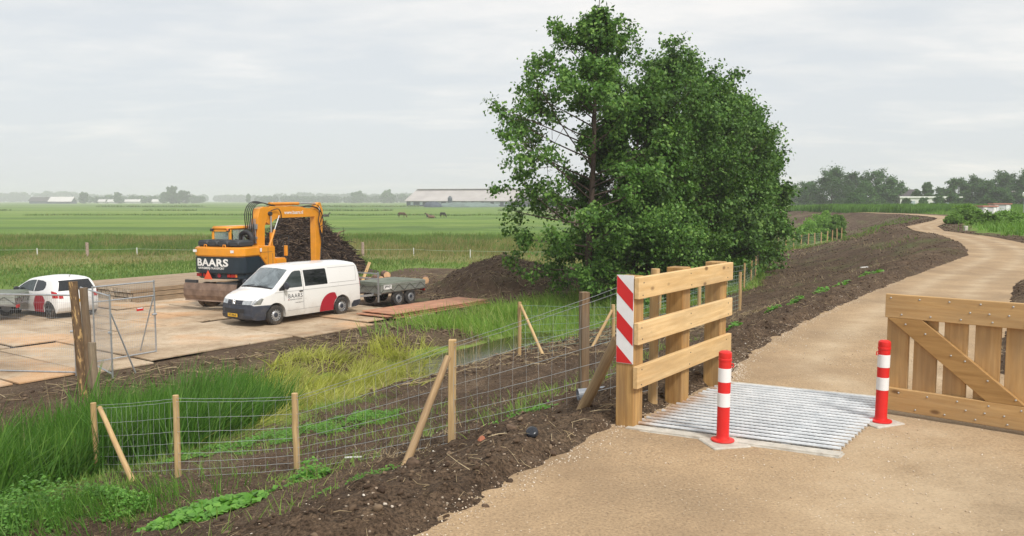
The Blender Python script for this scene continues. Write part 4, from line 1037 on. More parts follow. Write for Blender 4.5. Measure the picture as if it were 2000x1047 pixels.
cb_.patch([(1.46, .205), (1.48, .50), (1.36, .74), (1.18, .85), (.98, .85), (.84, .80), (.70, .66)] + arc(crx, .295, .35, 50, -12, 8) + [(.86, .205)], .0045, 1).build('red_arc_decal', M['decal_red'], car, smooth=60)
cmap = lambda x0, z0: (lambda x, y, w: (x0 - x, cb_.side(x0 - x, z0 + y) + .006, z0 + y))
text_obj('BAARS', .13, cmap(2.28, .79), M['decal_black'], car, space=1.3)
text_obj('www.baars.nl', .05, cmap(2.1, .68), M['decal_black'], car)
mb = MB(); mb.box((-.10, 0, .62), (.012, .50, .11)); p_ = mb.build('number_plate', M['plate_yellow'], car)
mb = MB(); mb.tube([(.55, 0, 1.45), (.47, 0, 1.53)], .008, 5); mb.lathe([(.03, 0), (.02, .03)], (.56, 0, 1.435), n=10); mb.build('aerial', M['black'], car)
for x, sg in ((cfx, 1), (cfx, -1), (crx, 1), (crx, -1)): wheel(car, x, sg * .72, cr, .185, sg, 'alloy')
mb = MB(); mb.box((1.7, 0, .30), (3.0, 1.1, .14)); mb.build('underbody', M['black'], car)
mb = MB()
for x in (cfx, crx): mb.box((x, 0, .48), (.72, 1.18, .34))
mb.build('wheel_housing', M['black'], car)
# rear-left wheel stands at pixel (100, ~622)
wq = P(101, 622, -2.43); cq = Matrix.Rotation(math.atan2(HC.y, HC.x), 2) @ Vector((crx, .72)); car.location = (wq.x - cq.x, wq.y - cq.y, -2.43)

# ------------------------------------------------------------ trailers
def tarpmat():
    t = NT('grey_green_tarpaulin'); v = t.coord(); a = t.noise(v, 1.8, 5, 0.6); c = t.ramp(a, [(0.35, (0.115, 0.135, 0.10)), (0.65, (0.205, 0.225, 0.175))])
    wv = t.noise(t.coord(scale=(1, 3, 1)), 2.6, 4, 0.55, 1.0)
    return t.pbr(c, 0.6, 0, t.bump(wv, 0.8, 0.06), 0, 0.35)
M['tarp'] = tarpmat()
M['alu'] = simple('dull_aluminium', (0.30, 0.32, 0.29), 0.5, 0.35, 0.15, 5, dirt=((0.22, 0.19, 0.14), 0.5))
def make_trailer(label, loc, rz, L=2.62, W=1.75, frame=True):
    t_ = thing('flat_trailer', label, 'trailer', loc, rz, 'grey trailers under tarpaulins'); z0, z1 = .60, .93
    for nm, c, d in (('side_board', (L / 2, W / 2, (z0 + z1) / 2), (L, .035, z1 - z0)), ('side_board', (L / 2, -W / 2, (z0 + z1) / 2), (L, .035, z1 - z0)), ('end_board', (.018, 0, (z0 + z1) / 2), (.035, W - .036, z1 - z0)), ('end_board', (L - .018, 0, (z0 + z1) / 2), (.035, W - .036, z1 - z0))):
        mb = MB(); mb.box(c, d)
        if nm == 'side_board':
            sg = 1 if c[1] > 0 else -1
            for z in (.68, .76, .84): mb.box((L / 2, c[1] + sg * .020, z), (L - .1, .008, .02))
        mb.build(nm, M['alu'], t_, bevel=.004)
    mb = MB(); mb.box((L / 2, 0, z0 - .02), (L - .04, W - .04, .04)); mb.bar((0, .45, .52), (L, .45, .52), .06, .10); mb.bar((0, -.45, .52), (L, -.45, .52), .06, .10)
    for sg in (1, -1): mb.bar((L - .2, sg * .45, .50), (L + 1.12, sg * .04, .46), .06, .08)
    mb.bar((L + 1.0, 0, .46), (L + 1.28, 0, .46), .08, .08); mb.build('chassis', M['galv'], t_)
    mb = MB(); mb.tube([(L + .95, .0, .15), (L + .95, 0, .85)], .03, 8); mb.build('jockey_post', M['galv'], t_, smooth=40)
    for x in (L * .32, L * .32 + .72):
        for sg in (1, -1): wheel(t_, x, sg * (W / 2 - .12), .31, .18, sg)
    # tarpaulin: sagging sheet with skirts over the boards
    nxx, nyy = 40, 26; vs = []; o = .03
    for i in range(nxx + 1):
        for j in range(nyy + 1):
            x = -.03 + (L + .06) * i / nxx; y = -(W / 2 + o) + (W + 2 * o) * j / nyy
            e_ = min(i, nxx - i, j, nyy - j); z = z1 + .02
            z += .07 * math.sin(math.pi * i / nxx) * math.sin(math.pi * j / nyy) + (.03 * float(fbm(x * 3, y * 3, 3, 8)) - .015) * (1 if e_ > 1 else 0)
            if e_ == 0: z -= .13 + .03 * math.sin(x * 5 + y * 4)
            elif e_ == 1: z -= .005
            if x > L - .55: z += .05 * (x - L + .55) / .55
            vs.append((x, y, z))
    mb = MB(); mb.add(vs, [(i * (nyy + 1) + j, (i + 1) * (nyy + 1) + j, (i + 1) * (nyy + 1) + j + 1, i * (nyy + 1) + j + 1) for i in range(nxx) for j in range(nyy)])
    tp = mb.build('tarpaulin', M['tarp'], t_, smooth=60)
    mb = MB()
    for sg in (1, -1):
        y = sg * (W / 2 + .035); pts = []
        for k in range(9): pts.append((L * k / 8, y, .86 if k % 2 else .62))
        mb.tube(pts, .008, 5)
    for x in (-.035, L + .035): mb.tube([(x, -W / 2 + W * k / 6, .86 if k % 2 else .62) for k in range(7)], .008, 5)
    mb.build('tie_rope', M['black'], tp)
    for sg in (1, -1):
        mb = MB(); mb.box((.0 - .03, sg * (W / 2 - .18), .52), (.05, .26, .11)); mb.build('tail_light', M['lamp_red'], t_, bevel=.01)
    if frame:
        mb = MB(); xf = L + .13
        for sg in (1, -1): mb.bar((xf, sg * (W / 2 + .0), .25), (xf, sg * (W / 2 + .0), 1.42), .045, .05, up=(1, 0, 0))
        for z in (1.36, 1.16): mb.bar((xf, -W / 2 + .02, z), (xf, W / 2 - .02, z), .04, .05)
        for sg in (1, -1): mb.bar((L, sg * W / 2 * .99, .55), (xf - .02, sg * W / 2 * .99, .55), .04, .05)
        mb.build('front_frame', M['galv'], t_)
    mb = MB(); mb.box((L - .36, W / 2 + .030, .80), (.44, .006, .17)); s_ = mb.build('name_board', M['decal_white'], t_)
    text_obj('BAARS', .12, lambda x, y, w: (L - .36 + w / 2 - x, W / 2 + .035, .79 + y), M['decal_black'], s_, off=.02)
    return t_
CL = Vector((-6.98, 30.47)); q = CL - VH * 4.66
make_trailer('grey twin axle trailer under a taut tarpaulin hitched behind the van', (q.x, q.y, -2.43), math.atan2(VH.y, VH.x))
H2 = Vector((-.975, -.22)).normalized(); a2 = math.atan2(H2.y, H2.x); cq = Matrix.Rotation(a2, 2) @ Vector((0, .87)); ww = P(31, 628, -2.43)
make_trailer('tarpaulined trailer cut off by the left edge in front of the hatchback', (ww.x - cq.x, ww.y - cq.y, -2.43), a2, frame=False)

# ------------------------------------------------------------ wheeled excavator
F_ = Vector((0.375, 0.927)).normalized()
ex = thing('excavator', 'orange wheeled excavator with dark counterweight and raised folded boom by the brush heap', 'excavator', (-10.5, 33.0, -2.43), math.atan2(F_.y, F_.x))
def part(mb, name, mat, par=None, **k): return mb.build(name, M[mat], par or ex, **k)
# counterweight: curved back, in plan
def plan(x0, x1, hw, bow, r=.22, n=8):
    """plan outline: straight front at x1, bowed back at x0"""
    pts = [(x1, -hw), (x1, hw)]
    pts += [(x0 + r + bow, hw)] + [(x0 + bow + r - r * math.sin(a), hw - r + r * math.cos(a)) for a in np.linspace(.2, 1.3, 4)]
    for i in range(n + 1):
        y = (hw - r) * (1 - 2 * i / n); pts.append((x0 + bow * (y / hw) ** 2, y))
    pts += [(x0 + bow + r - r * math.sin(a), -hw + r - r * math.cos(a)) for a in np.linspace(1.3, .2, 4)] + [(x0 + r + bow, -hw)]
    return pts
mb = MB(); mb.prism(plan(-2.12, -.95, 1.2, .16), 1.42, 2.045, 'Z'); part(mb, 'counterweight', 'navy', bevel=.03, seg=2, smooth=40)
mb = MB(); mb.prism(plan(-2.02, -.95, 1.14, .16), 1.20, 1.415, 'Z'); part(mb, 'counterweight_foot', 'navy', bevel=.03, seg=2, smooth=40)
mb = MB(); mb.prism(plan(-2.13, -.95, 1.205, .16), 2.05, 2.42, 'Z'); part(mb, 'engine_hood', 'orange', bevel=.05, seg=3, smooth=40)
# side bodies with the slanting colour break
for sg in (-1, 1):
    y0, y1 = (-1.20, -.35) if sg < 0 else (.35, 1.20)
    mb = MB(); mb.prism([(-.945, 1.20), (-.50, 1.20), (-.42, 1.44), (-.945, 2.02)], y0, y1, 'Y'); part(mb, 'lower_panel', 'navy', bevel=.01)
    top = 2.42 if sg < 0 else 1.6
    mb = MB(); mb.prism([(-.945, 2.03), (-.41, 1.445), (-.05, 1.445), (-.05, top - .02), (-.945, top)], y0, y1, 'Y'); part(mb, 'side_door', 'orange', bevel=.03, seg=2, smooth=40)
    mb = MB(); mb.box((.32, sg * .80, 1.66), (.72, .80, .46)); part(mb, 'fuel_tank', 'orange', bevel=.05, seg=2, smooth=40)
mb = MB(); mb.box((-.50, -1.207, 2.0), (.01, .006, .7)); mb.box((-.22, -1.207, 1.86), (.012, .006, .5)); mb.box((-.6, -1.207, 2.18), (.7, .006, .008)); part(mb, 'door_gap', 'seam')
mb = MB(); mb.box((-.66, -1.215, 1.98), (.13, .02, .10)); part(mb, 'door_latch', 'orange_dirty', bevel=.005)
# deck and slew ring
mb = MB(); mb.box((.05, 0, 1.22), (2.0, 2.2, .14)); mb.lathe([(.55, .98), (.55, 1.16)], n=28); part(mb, 'slew_deck', 'dark')
# black covers on the hood
for i in range(4):
    mb = MB(); mb.box((-1.45 - .02 * (i in (1, 2)), .78 - i * .50, 2.535), (.92, .485, .26)); part(mb, 'hood_cover', 'toolbox', bevel=.06, seg=3, smooth=50)
for y in (.55, -.35):
    mb = MB(); mb.tube([(-1.98, y - .06, 2.42), (-1.98, y - .05, 2.50), (-1.98, y + .05, 2.50), (-1.98, y + .06, 2.42)], .02, 6); part(mb, 'lifting_eye', 'orange_dirty', smooth=50)
mb = MB(); mb.tube([(-1.0, -.1, 2.4), (-1.0, -.1, 2.68)], .035, 8); part(mb, 'exhaust', 'black')
# rear lights, triangle, lettering: x of the bowed back at y
bx_ = lambda y: -2.12 + .16 * (y / 1.2) ** 2 - .004
back = lambda y0, z0, : (lambda x, y, w: (bx_(y0 - x) - .004, y0 - x, z0 + y))
bk = lambda y0, z0, k: (lambda x, y, w: (bx_(y0 - x * k) - .004, y0 - x * k, z0 + y))
text_obj('BAARS', .385, bk(.93, 1.70, 1.30), M['decal_white'], ex, off=.036, space=1.06)
text_obj('AANNEMERIJ-TRANSPORT', .115, bk(.88, 1.575, 1.02), M['decal_white'], ex, off=.02, space=.95)
for y0, w_, m_ in ((.92, .26, 'lamp_red'), (.62, .13, 'lamp_red'), (-.12, .17, 'decal_red'), (-.56, .16, 'lamp_red'), (-.73, .18, 'lamp_red'), (-.86, .07, 'lamp_amber')):
    mb = MB()
    if m_ == 'decal_red': mb.lathe([(.085, 0), (.085, .02)], (bx_(y0) + .10, y0, 1.335), 'X', 16, -1)
    else: mb.box((bx_(y0) + .095, y0, 1.335), (.05, w_, .12))
    part(mb, 'rear_lamp' if m_ != 'decal_red' else 'reflector', m_, bevel=.008)
M['triangle'] = simple('orange_red_triangle', (0.85, 0.10, 0.03), 0.4)
mb = MB(); mb.add([(-2.07, .52, 1.19), (-2.07, .12, 1.19), (-2.07, .32, 1.53), (-2.09, .52, 1.19), (-2.09, .12, 1.19), (-2.09, .32, 1.53)], [(0, 1, 2), (3, 5, 4), (0, 3, 4, 1), (1, 4, 5, 2), (2, 5, 3, 0)])
part(mb, 'warning_triangle', 'triangle').location = (-.06, 0, 0)
for y0 in (1.04, -.72):
    mb = MB(); mb.box((bx_(y0) - .004, y0, 2.26), (.006, .20 if y0 > 0 else .30, .10)); part(mb, 'sticker', 'decal_white')
mb = MB(); mb.box((-.93, -1.21, 2.28), (.10, .006, .14)); part(mb, 'sticker', 'decal_white')
text_obj('140W-9', .17, lambda x, y, w: (-1.03 + x, -1.207, 1.27 + y) if True else 0, M['decal_white'], ex, off=.03, shear=.2)
# cab
cx0, cx1, cy0, cy1, cz0, cz1 = -.93, .95, .26, 1.19, 1.45, 3.17
mb = MB()
for x, y in ((cx0 + .05, cy0 + .05), (cx0 + .05, cy1 - .05), (cx1 - .25, cy0 + .05), (cx1 - .25, cy1 - .05), (.1, cy1 - .05)):
    mb.bar((x, y, cz0), (x + (.0 if x < 0 else -.08), y, cz1 - .12), .10, .10, up=(1, 0, 0))
part(mb, 'cab_pillar', 'orange', bevel=.02)
mb = MB(); mb.box(((cx0 + cx1) / 2 - .08, (cy0 + cy1) / 2, cz1 - .075), (cx1 - cx0 - .12, cy1 - cy0 + .02, .15)); part(mb, 'cab_roof', 'orange', bevel=.06, seg=3, smooth=50)
mb = MB(); mb.box((cx0 + .06, (cy0 + cy1) / 2, 2.32), (.10, cy1 - cy0 - .12, .22)); mb.box((cx0 + .06, (cy0 + cy1) / 2, 3.0), (.10, cy1 - cy0 - .12, .08)); part(mb, 'cab_rear_panel', 'orange')
mb = MB(); mb.box((.0, cy1 - .02, 1.75), (1.5, .04, .75)); mb.box((.0, cy0 + .02, 1.95), (1.5, .04, .95)); part(mb, 'cab_lower_side', 'orange')
def glassmat():
    t = NT('cab_glass'); p = t.n('ShaderNodeBsdfPrincipled'); p.inputs['Base Color'].default_value = (.45, .55, .52, 1); p.inputs['Roughness'].default_value = .04; p.inputs['Alpha'].default_value = .38
    t.l(p.outputs[0], t.o.inputs[0]); return t.m
M['cabglass'] = glassmat()
mb = MB(); mb.box((cx0 + .05, (cy0 + cy1) / 2, 2.69), (.012, cy1 - cy0 - .2, .54)); part(mb, 'rear_window', 'cabglass')
mb = MB(); mb.box((0.0, cy0 + .04, 2.72), (1.45, .012, .64)); part(mb, 'side_window', 'cabglass')
mb = MB(); mb.box((0.0, cy1 - .04, 2.6), (1.45, .012, .85)); part(mb, 'side_window', 'cabglass')
mb = MB(); mb.box((.72, (cy0 + cy1) / 2, 2.35), (.012, cy1 - cy0 - .12, 1.4)); part(mb, 'windscreen', 'cabglass')
mb = MB(); mb.box((-.35, .72, 2.0), (.5, .5, .14)); mb.box((-.55, .72, 2.45), (.14, .48, .85)); part(mb, 'seat', 'black', bevel=.04, seg=2)
mb = MB()
for q in ((cx0 - .01, cy1 - .04), (cx0 - .01, cy0 + .08)): mb.box((q[0], q[1], 3.02), (.10, .14, .11))
part(mb, 'work_lamp', 'dark', bevel=.01)
mb = MB(); mb.lathe([(.05, 0), (.055, .08), (.02, .12)], (-.97, .34, 3.0)); part(mb, 'beacon', 'lamp_amber')
# boom foot
for sg in (1, -1):
    mb = MB(); mb.prism([(-.15, 1.25), (1.0, 1.25), (.75, 2.05), (.45, 2.35), (.15, 2.35), (-.05, 2.0)], sg * .19 - .03, sg * .19 + .03, 'Y'); part(mb, 'boom_bracket', 'orange_dirty')
# lower boom and upper boom as one folded arm (lower part nearly upright)
bw = .155
mb = MB(); mb.prism([(.20, 2.12), (.48, 2.02), (.62, 2.25), (.66, 3.25), (.80, 3.55), (1.02, 3.72), (.98, 4.10), (.62, 4.14), (.36, 4.05), (.24, 3.7), (.16, 2.6)], -bw, bw, 'Y'); part(mb, 'lower_boom', 'orange', bevel=.012)
mb = MB(); mb.prism([(.80, 3.42), (1.02, 3.30), (1.28, 3.50), (1.5, 3.60), (4.05, 3.62), (4.42, 3.74), (4.42, 3.96), (4.2, 4.02), (2.4, 4.13), (1.1, 4.16), (.82, 4.02)], -bw + .025, bw - .025, 'Y'); ub = part(mb, 'upper_boom', 'orange', bevel=.012)
text_obj('www.baars.nl', .24, lambda x, y, w: (1.95 + x * 1.0, -bw + .018, 3.78 + y), M['decal_white'], ub, off=.02)
mb = MB(); mb.lathe([(.10, -.24), (.10, .24)], (.95, 0, 3.82), 'Y', 16); mb.lathe([(.07, -.22), (.07, .22)], (.36, 0, 2.2), 'Y', 16); part(mb, 'pivot_pin', 'dark', smooth=40)
# stick
mb = MB(); mb.prism([(4.16, 4.05), (4.38, 4.33), (4.56, 4.33), (4.74, 3.95), (4.70, 3.0), (4.52, 2.1), (4.42, 1.25), (4.20, 1.20), (4.12, 1.32), (4.12, 3.6)], -.135, .135, 'Y'); st_ = part(mb, 'stick', 'orange', bevel=.012)
mb = MB(); mb.box((4.46, -.138, 3.98), (.10, .004, .30)); part(mb, 'sticker', 'decal_white', st_)
# cylinders
def cyl(a, b, r, f=.58, name='hydraulic_cylinder'):
    a = Vector(a); b = Vector(b); c = a.lerp(b, f); mb = MB(); mb.tube([a, c], r, 14); o = part(mb, name, 'orange_dirty', smooth=40)
    mb = MB(); mb.tube([c, b], r * .5, 12); mb.build('piston_rod', M['rim'], o, smooth=40); return o
cyl((1.15, 0, 4.26), (4.42, 0, 4.28), .075, .60)
cyl((.95, -.21, 1.75), (.98, -.21, 3.70), .07, .62); cyl((.95, .21, 1.75), (.98, .21, 3.70), .07, .62)
cyl((4.66, -.0, 3.5), (4.62, 0, 1.55), .06, .6)
cyl((.60, -.30, 2.1), (1.5, -.22, 3.72), .05, .6, 'adjusting_cylinder')
# hoses: looping bundle over the top of the boom and down the stick
def hose(pts, r=.018, n=26, name='hose'):
    P_ = [Vector(p) for p in pts]; out = []
    for i in range(len(P_) - 1):
        p0 = P_[max(i - 1, 0)]; p1 = P_[i]; p2 = P_[i + 1]; p3 = P_[min(i + 2, len(P_) - 1)]
        for k in range(6):
            t = k / 6; out.append(.5 * ((2 * p1) + (p2 - p0) * t + (2 * p0 - 5 * p1 + 4 * p2 - p3) * t * t + (3 * p1 - p0 - 3 * p2 + p3) * t ** 3))
    out.append(P_[-1]); mb = MB(); mb.tube(out, r, 6); return part(mb, name, 'black', smooth=60)
for k in range(5):
    y = -.13 + k * .065; o_ = k * .035
    hose([(.06, y, 2.5), (-.02 - o_, y, 3.2), (-.05 - o_, y, 3.9), (.18 - o_ * .5, y, 4.22 + o_ * .6), (.55, y, 4.30 + o_ * .5), (1.0, y * .9, 4.24 + o_ * .3), (1.35, y, 4.18)], .020)
hose([(1.0, -.2, 3.95), (1.45, -.24, 4.02), (1.62, -.24, 3.6), (1.35, -.24, 3.25), (1.0, -.22, 3.1)], .02)
hose([(3.3, -.1, 4.1), (4.0, -.2, 4.12), (4.35, -.22, 3.9), (4.25, -.22, 3.4), (4.4, -.22, 2.9), (4.55, -.2, 2.5)], .02)
hose([(3.3, -.05, 4.12), (4.1, -.18, 4.06), (4.55, -.22, 3.7), (4.3, -.24, 3.2), (4.5, -.22, 2.7), (4.6, -.2, 2.2)], .02)
hose([(3.3, 0, 4.12), (3.9, -.16, 4.2), (4.3, -.24, 4.1), (4.62, -.24, 3.3), (4.35, -.22, 3.05), (4.5, -.2, 2.3), (4.45, -.2, 1.7)], .02)
mb = MB()
for y in (-.10, -.04, .04, .10): mb.tube([(1.35, y, 4.18), (2.4, y, 4.16), (3.35, y, 4.09)], .014, 6)
part(mb, 'steel_pipe', 'orange_dirty', ub)
mb = MB()
for y in (-.12, -.06, 0, .06, .12): mb.tube([(.12, y, 2.5), (.10, y, 3.6)], .016, 6)
mb.box((.11, 0, 3.25), (.12, .36, .22)); mb.box((.11, 0, 2.75), (.10, .34, .10)); part(mb, 'valve_block', 'galv')
hose([(.1, .1, 2.6), (-.35, .05, 2.85), (-.55, -.05, 2.75), (-.6, -.05, 2.4)], .035); 
mb = MB(); pts = [(-.30, .02 + .30 * math.cos(a), 2.62 + .30 * math.sin(a)) for a in np.linspace(0, 2 * math.pi, 22, endpoint=False)]
mb.tube(pts, .10, 8, closed=True); part(mb, 'hose_reel', 'black', smooth=60)
for o in list(kids(ex)):
    if o.name.split('.')[0] in ('lower_boom', 'upper_boom', 'pivot_pin', 'stick', 'hydraulic_cylinder', 'adjusting_cylinder', 'hose', 'valve_block'):
        for m_ in [o] + kids(o):
            for v in m_.data.vertices:
                if v.co.z > 2.1: v.co.z = 2.1 + (v.co.z - 2.1) * .90
# bucket
mb = MB(); mb.prism([(4.15, 1.15), (4.55, 1.10), (4.75, .65), (4.62, .20), (4.25, .02), (3.75, .10), (3.78, .16), (4.22, .12), (4.50, .28), (4.55, .62), (4.40, .85), (4.1, .85)], -.5, .5, 'Y'); part(mb, 'bucket', 'dark', bevel=.01)
# handrail and mirror at the front right
mb = MB(); mb.tube([(.60, -1.1, 1.9), (.60, -1.1, 2.55), (.60, -.75, 2.6), (.60, -.7, 2.55)], .018, 6); mb.tube([(.9, -1.12, 1.9), (.92, -1.12, 2.75), (.92, -.70, 2.78)], .018, 6); part(mb, 'handrail', 'dark')
mb = MB(); mb.box((.66, -1.16, 2.16), (.10, .16, .42)); part(mb, 'side_mirror', 'orange_dirty', bevel=.02)
# undercarriage
mb = MB(); mb.box((0, 0, .80), (3.3, .9, .36)); mb.box((1.3, 0, .55), (.35, 1.7, .3)); mb.box((-1.3, 0, .55), (.35, 1.7, .3)); mb.box((0, .62, .70), (.95, .42, .40)); mb.box((0, -.62, .70), (.95, .42, .40)); part(mb, 'undercarriage', 'dark', bevel=.02)
for x in (-1.3, 1.3):
    for sg in (1, -1):
        mb = MB()
        for q in (.14, -.16):
            mb.lathe([(.28, -.12), (.42, -.13), (.48, -.09), (.495, -.04), (.495, .04), (.48, .09), (.42, .13), (.28, .12)], (x, sg * (1.02 + q), .495), 'Y', 28)
        w = part(mb, 'wheel', 'mud', smooth=40)
        mb = MB(); mb.lathe([(.28, .25), (.20, .20), (.19, .28), (.10, .30)], (x, sg * 1.02, .495), 'Y', 20, sg); mb.build('rim', M['orange_dirty'], w, smooth=40)
# dozer blade at the back
mb = MB(); pr = [(-2.42, .38), (-2.38, .42), (-2.46, .60), (-2.47, .82), (-2.40, 1.06), (-2.34, 1.06), (-2.41, .82), (-2.40, .60), (-2.32, .38)]
mb.prism(pr, -1.24, 1.24, 'Y'); part(mb, 'dozer_blade', 'rust', bevel=.005)
mb = MB(); mb.box((-2.33, .95, 1.11), (.12, .55, .12)); mb.box((-2.33, -.75, 1.09), (.10, .9, .07)); mb.bar((-2.35, .5, .75), (-1.5, .35, .75), .12, .2); mb.bar((-2.35, -.5, .75), (-1.5, -.35, .75), .12, .2); part(mb, 'blade_arm', 'dark')

# ------------------------------------------------------------ brush heap
def tubes_np(A, B, r, mid=None):
    """many 3-sided bent sticks as one mesh: A,B (n,3), r (n,)"""
    n = len(A); mid = (A + B) / 2 if mid is None else mid
    d = B - A; d /= np.linalg.norm(d, axis=1, keepdims=True) + 1e-9
    u = np.cross(d, rng.normal(size=(n, 3))); u /= np.linalg.norm(u, axis=1, keepdims=True) + 1e-9; w = np.cross(d, u)
    V = np.zeros((n, 9, 3))
    for i, (P_, s_) in enumerate(((A, 1.0), (mid, .9), (B, .45))):
        for k in range(3):
            a = 2 * math.pi * k / 3; V[:, i * 3 + k] = P_ + (u * math.cos(a) + w * math.sin(a)) * (r * s_)[:, None]
    q = []
    for i in range(2):
        for k in range(3): q.append((i * 3 + k, i * 3 + (k + 1) % 3, i * 3 + 3 + (k + 1) % 3, i * 3 + 3 + k))
    F = np.array(q)[None] + (np.arange(n) * 9)[:, None, None]
    return V.reshape(-1, 3), F.reshape(-1, 4)
def stickmat(name, a, b, c):
    t = NT(name); g = t.n('ShaderNodeNewGeometry'); col = t.ramp(g.outputs['Random Per Island'], [(0.0, a), (0.72, b), (0.93, c)])
    return t.pbr(col, 0.85, 0, None, 0, 0.2)
M['sticks'] = stickmat('dead_branches', (0.022, 0.014, 0.010), (0.070, 0.045, 0.030), (0.22, 0.155, 0.105))
HX, HY, HB, HH, HR = -12.3, 47.5, -2.5, 3.2, 3.5
def heap_z(x, y):
    a = np.arctan2(y - HY, x - HX); q = np.hypot((x - HX), (y - HY) * .9) / (HR * (1 + .10 * np.sin(3 * a + 1) + .06 * np.sin(7 * a)))
    pr = np.interp(q, [0, .22, .35, .55, .8, 1.0, 1.3], [.97, .98, .86, .60, .27, .04, -.05])
    return HB + HH * pr + (fbm(x * 1.4, y * 1.4, 4, 61) - .5) * .55 * (q < 1.1)
xs = np.linspace(-6, 6, 90); hx, hy = np.meshgrid(HX + xs, HY + xs); hz_ = heap_z(hx, hy); i_ = np.arange(8100).reshape(90, 90)
M['heapsoil'] = simple('dark_root_soil', (0.055, 0.036, 0.025), 0.95, 0, 0.5, 5, 1.0, 14)
heap = npmesh('brush_heap', np.stack([hx, hy, hz_], -1).reshape(-1, 3), np.stack([i_[:-1, :-1], i_[:-1, 1:], i_[1:, 1:], i_[1:, :-1]], -1).reshape(-1, 4), M['heapsoil'], smooth=True)
tag(heap, 'tall dark heap of dug up roots and branches behind the excavator arm', 'brush heap')
n = 16000; a = rng.uniform(0, 2 * np.pi, n); q = np.sqrt(rng.uniform(0, 1.02, n)) * HR; x = HX + q * np.cos(a); y = HY + q * np.sin(a)
A = np.stack([x, y, heap_z(x, y) + rng.uniform(-.08, .10, n)], -1); L = rng.gamma(2.2, .125, n)[:, None]; D = rng.normal(size=(n, 3)); D[:, 2] *= .35
D[:, 0] += np.cos(a) * .3; D[:, 1] += np.sin(a) * .3; D[:, 2] -= .35 * (q / HR); D /= np.linalg.norm(D, axis=1, keepdims=True)
B = A + D * L; mid = (A + B) / 2 + rng.normal(size=(n, 3)) * L * .10
V, F = tubes_np(A, B, rng.gamma(2.5, .007, n) + .006, mid)
o = npmesh('branch_litter', V, F, M['sticks'], parent=heap); o['kind'] = 'stuff'

# logs behind the trailer
M['logbark'] = simple('log_bark', (0.17, 0.10, 0.065), 0.9, 0, 0.5, 9, 0.8, 24)
M['logcut'] = simple('fresh_cut_wood', (0.66, 0.40, 0.22), 0.8, 0, 0.2, 10)
def log(px, Y, z, L, r, az, label):
    x = (px - 1000) / FPX * Y; t_ = thing('log', label, 'log', (x, Y, -2.45 + z), az, 'cut logs behind the grey trailer')
    mb = MB(); mb.tube([(-L / 2, 0, r), (-L / 6, rnd.uniform(-.03, .03), r), (L / 6, rnd.uniform(-.03, .03), r), (L / 2, 0, r)], [r, r * .97, r * 1.02, r * .95], 12); b = mb.build('bark', M['logbark'], t_, smooth=50)
    for e_ in (-1, 1):
        mb = MB(); mb.lathe([(r * .96, 0), (r * .9, .012), (.01, .016)], (e_ * L / 2, 0, r), 'X', 12, e_); mb.build('cut_face', M['logcut'], t_)
for i, (px, Y, z, L, r, az) in enumerate(((693, 37.2, 0, .9, .15, -1.2), (706, 37.6, 0, 1.1, .14, -.9), (719, 37.3, .0, 1.0, .17, -1.4), (731, 37.9, .05, 1.2, .14, -.7), (742, 37.4, .0, .9, .18, -1.5), (737, 37.8, .33, 1.0, .15, -1.1),
        (757, 37.8, .12, 1.1, .22, -1.0), (752, 38.3, .45, .9, .17, -1.25), (771, 38.2, .1, 1.6, .14, -.35), (786, 38.0, .12, 1.9, .13, -.30), (700, 38.2, .3, 1.2, .12, -.4), (830, 37.2, .32, .8, .17, -1.45))):
    log(px, Y, z + .12, L, r, az, 'sawn log with pale orange end behind the grey trailer' if i < 11 else 'lone sawn log end showing past the tail of the trailer')
# pale beam leaning out of the logs
lb = thing('plank', 'pale sawn beam sticking up out of the cut logs', 'plank', (-6.95, 37.0, -2.4)); mb = MB(); mb.bar((0, 0, .1), (.45, .3, 1.35), .12, .10); mb.build('beam', M['plank_z'], lb, bevel=.005)

# ------------------------------------------------------------ barn and far buildings
M['roof_pale'] = simple('pale_fibre_roof', (0.42, 0.39, 0.37), 0.8, 0, 0.12, .12)
M['roof_band'] = simple('roof_ridge_light', (0.60, 0.58, 0.56), 0.7, 0, 0.05, .2)
M['wall_dark'] = simple('dark_blue_boards', (0.045, 0.06, 0.085), 0.8, 0, 0.3, .3)
M['wall_light'] = simple('light_wall', (0.62, 0.62, 0.60), 0.8, 0, 0.08, .3)
M['winp'] = simple('far_window', (0.35, 0.42, 0.45), 0.3, 0, 0.2, .5)
M['roof_dark'] = simple('dark_roof_tiles', (0.06, 0.05, 0.055), 0.8, 0, 0.2, .5)
def barn(loc, rz, L, W, he, hr, label, roof='roof_pale', wall='wall_dark', name='barn', wins=14, door=True, oh=1.2, cat='barn'):
    b = thing(name, label, cat, loc, rz)
    mb = MB(); mb.prism([(0, 0), (W, 0), (W, he), (W / 2, hr - .3), (0, he)], 0, L, 'X'); o = mb.build('wall', M[wall], b)
    mb = MB(); th = .3; k = (hr - he) / (W / 2)
    for s_ in (0, 1):
        y0 = -oh if s_ == 0 else W + oh; z0 = he - oh * k + .1
        mb.add([(-oh, y0, z0), (L + oh, y0, z0), (L + oh, W / 2, hr), (-oh, W / 2, hr), (-oh, y0, z0 + th), (L + oh, y0, z0 + th), (L + oh, W / 2, hr + th), (-oh, W / 2, hr + th)], [(0, 1, 2, 3), (7, 6, 5, 4), (0, 4, 5, 1), (1, 5, 6, 2), (3, 2, 6, 7), (0, 3, 7, 4)])
    rf = mb.build('roof', M[roof], b)
    for i in range(wins):
        x = L * (i + .6) / (wins + .2); w = L / wins * (.62 if i > 3 else .3); mb = MB(); mb.box((x, -.08, he * .55), (w, .12, he * .52)); o = mb.build('window', M['winp'], b)
    return b, rf
bn, rf = barn((-77, 600, -2.5), R(-19), 104, 42, 4.2, 12.6, 'long low barn with pale roof and dark blue walls far across the meadow')
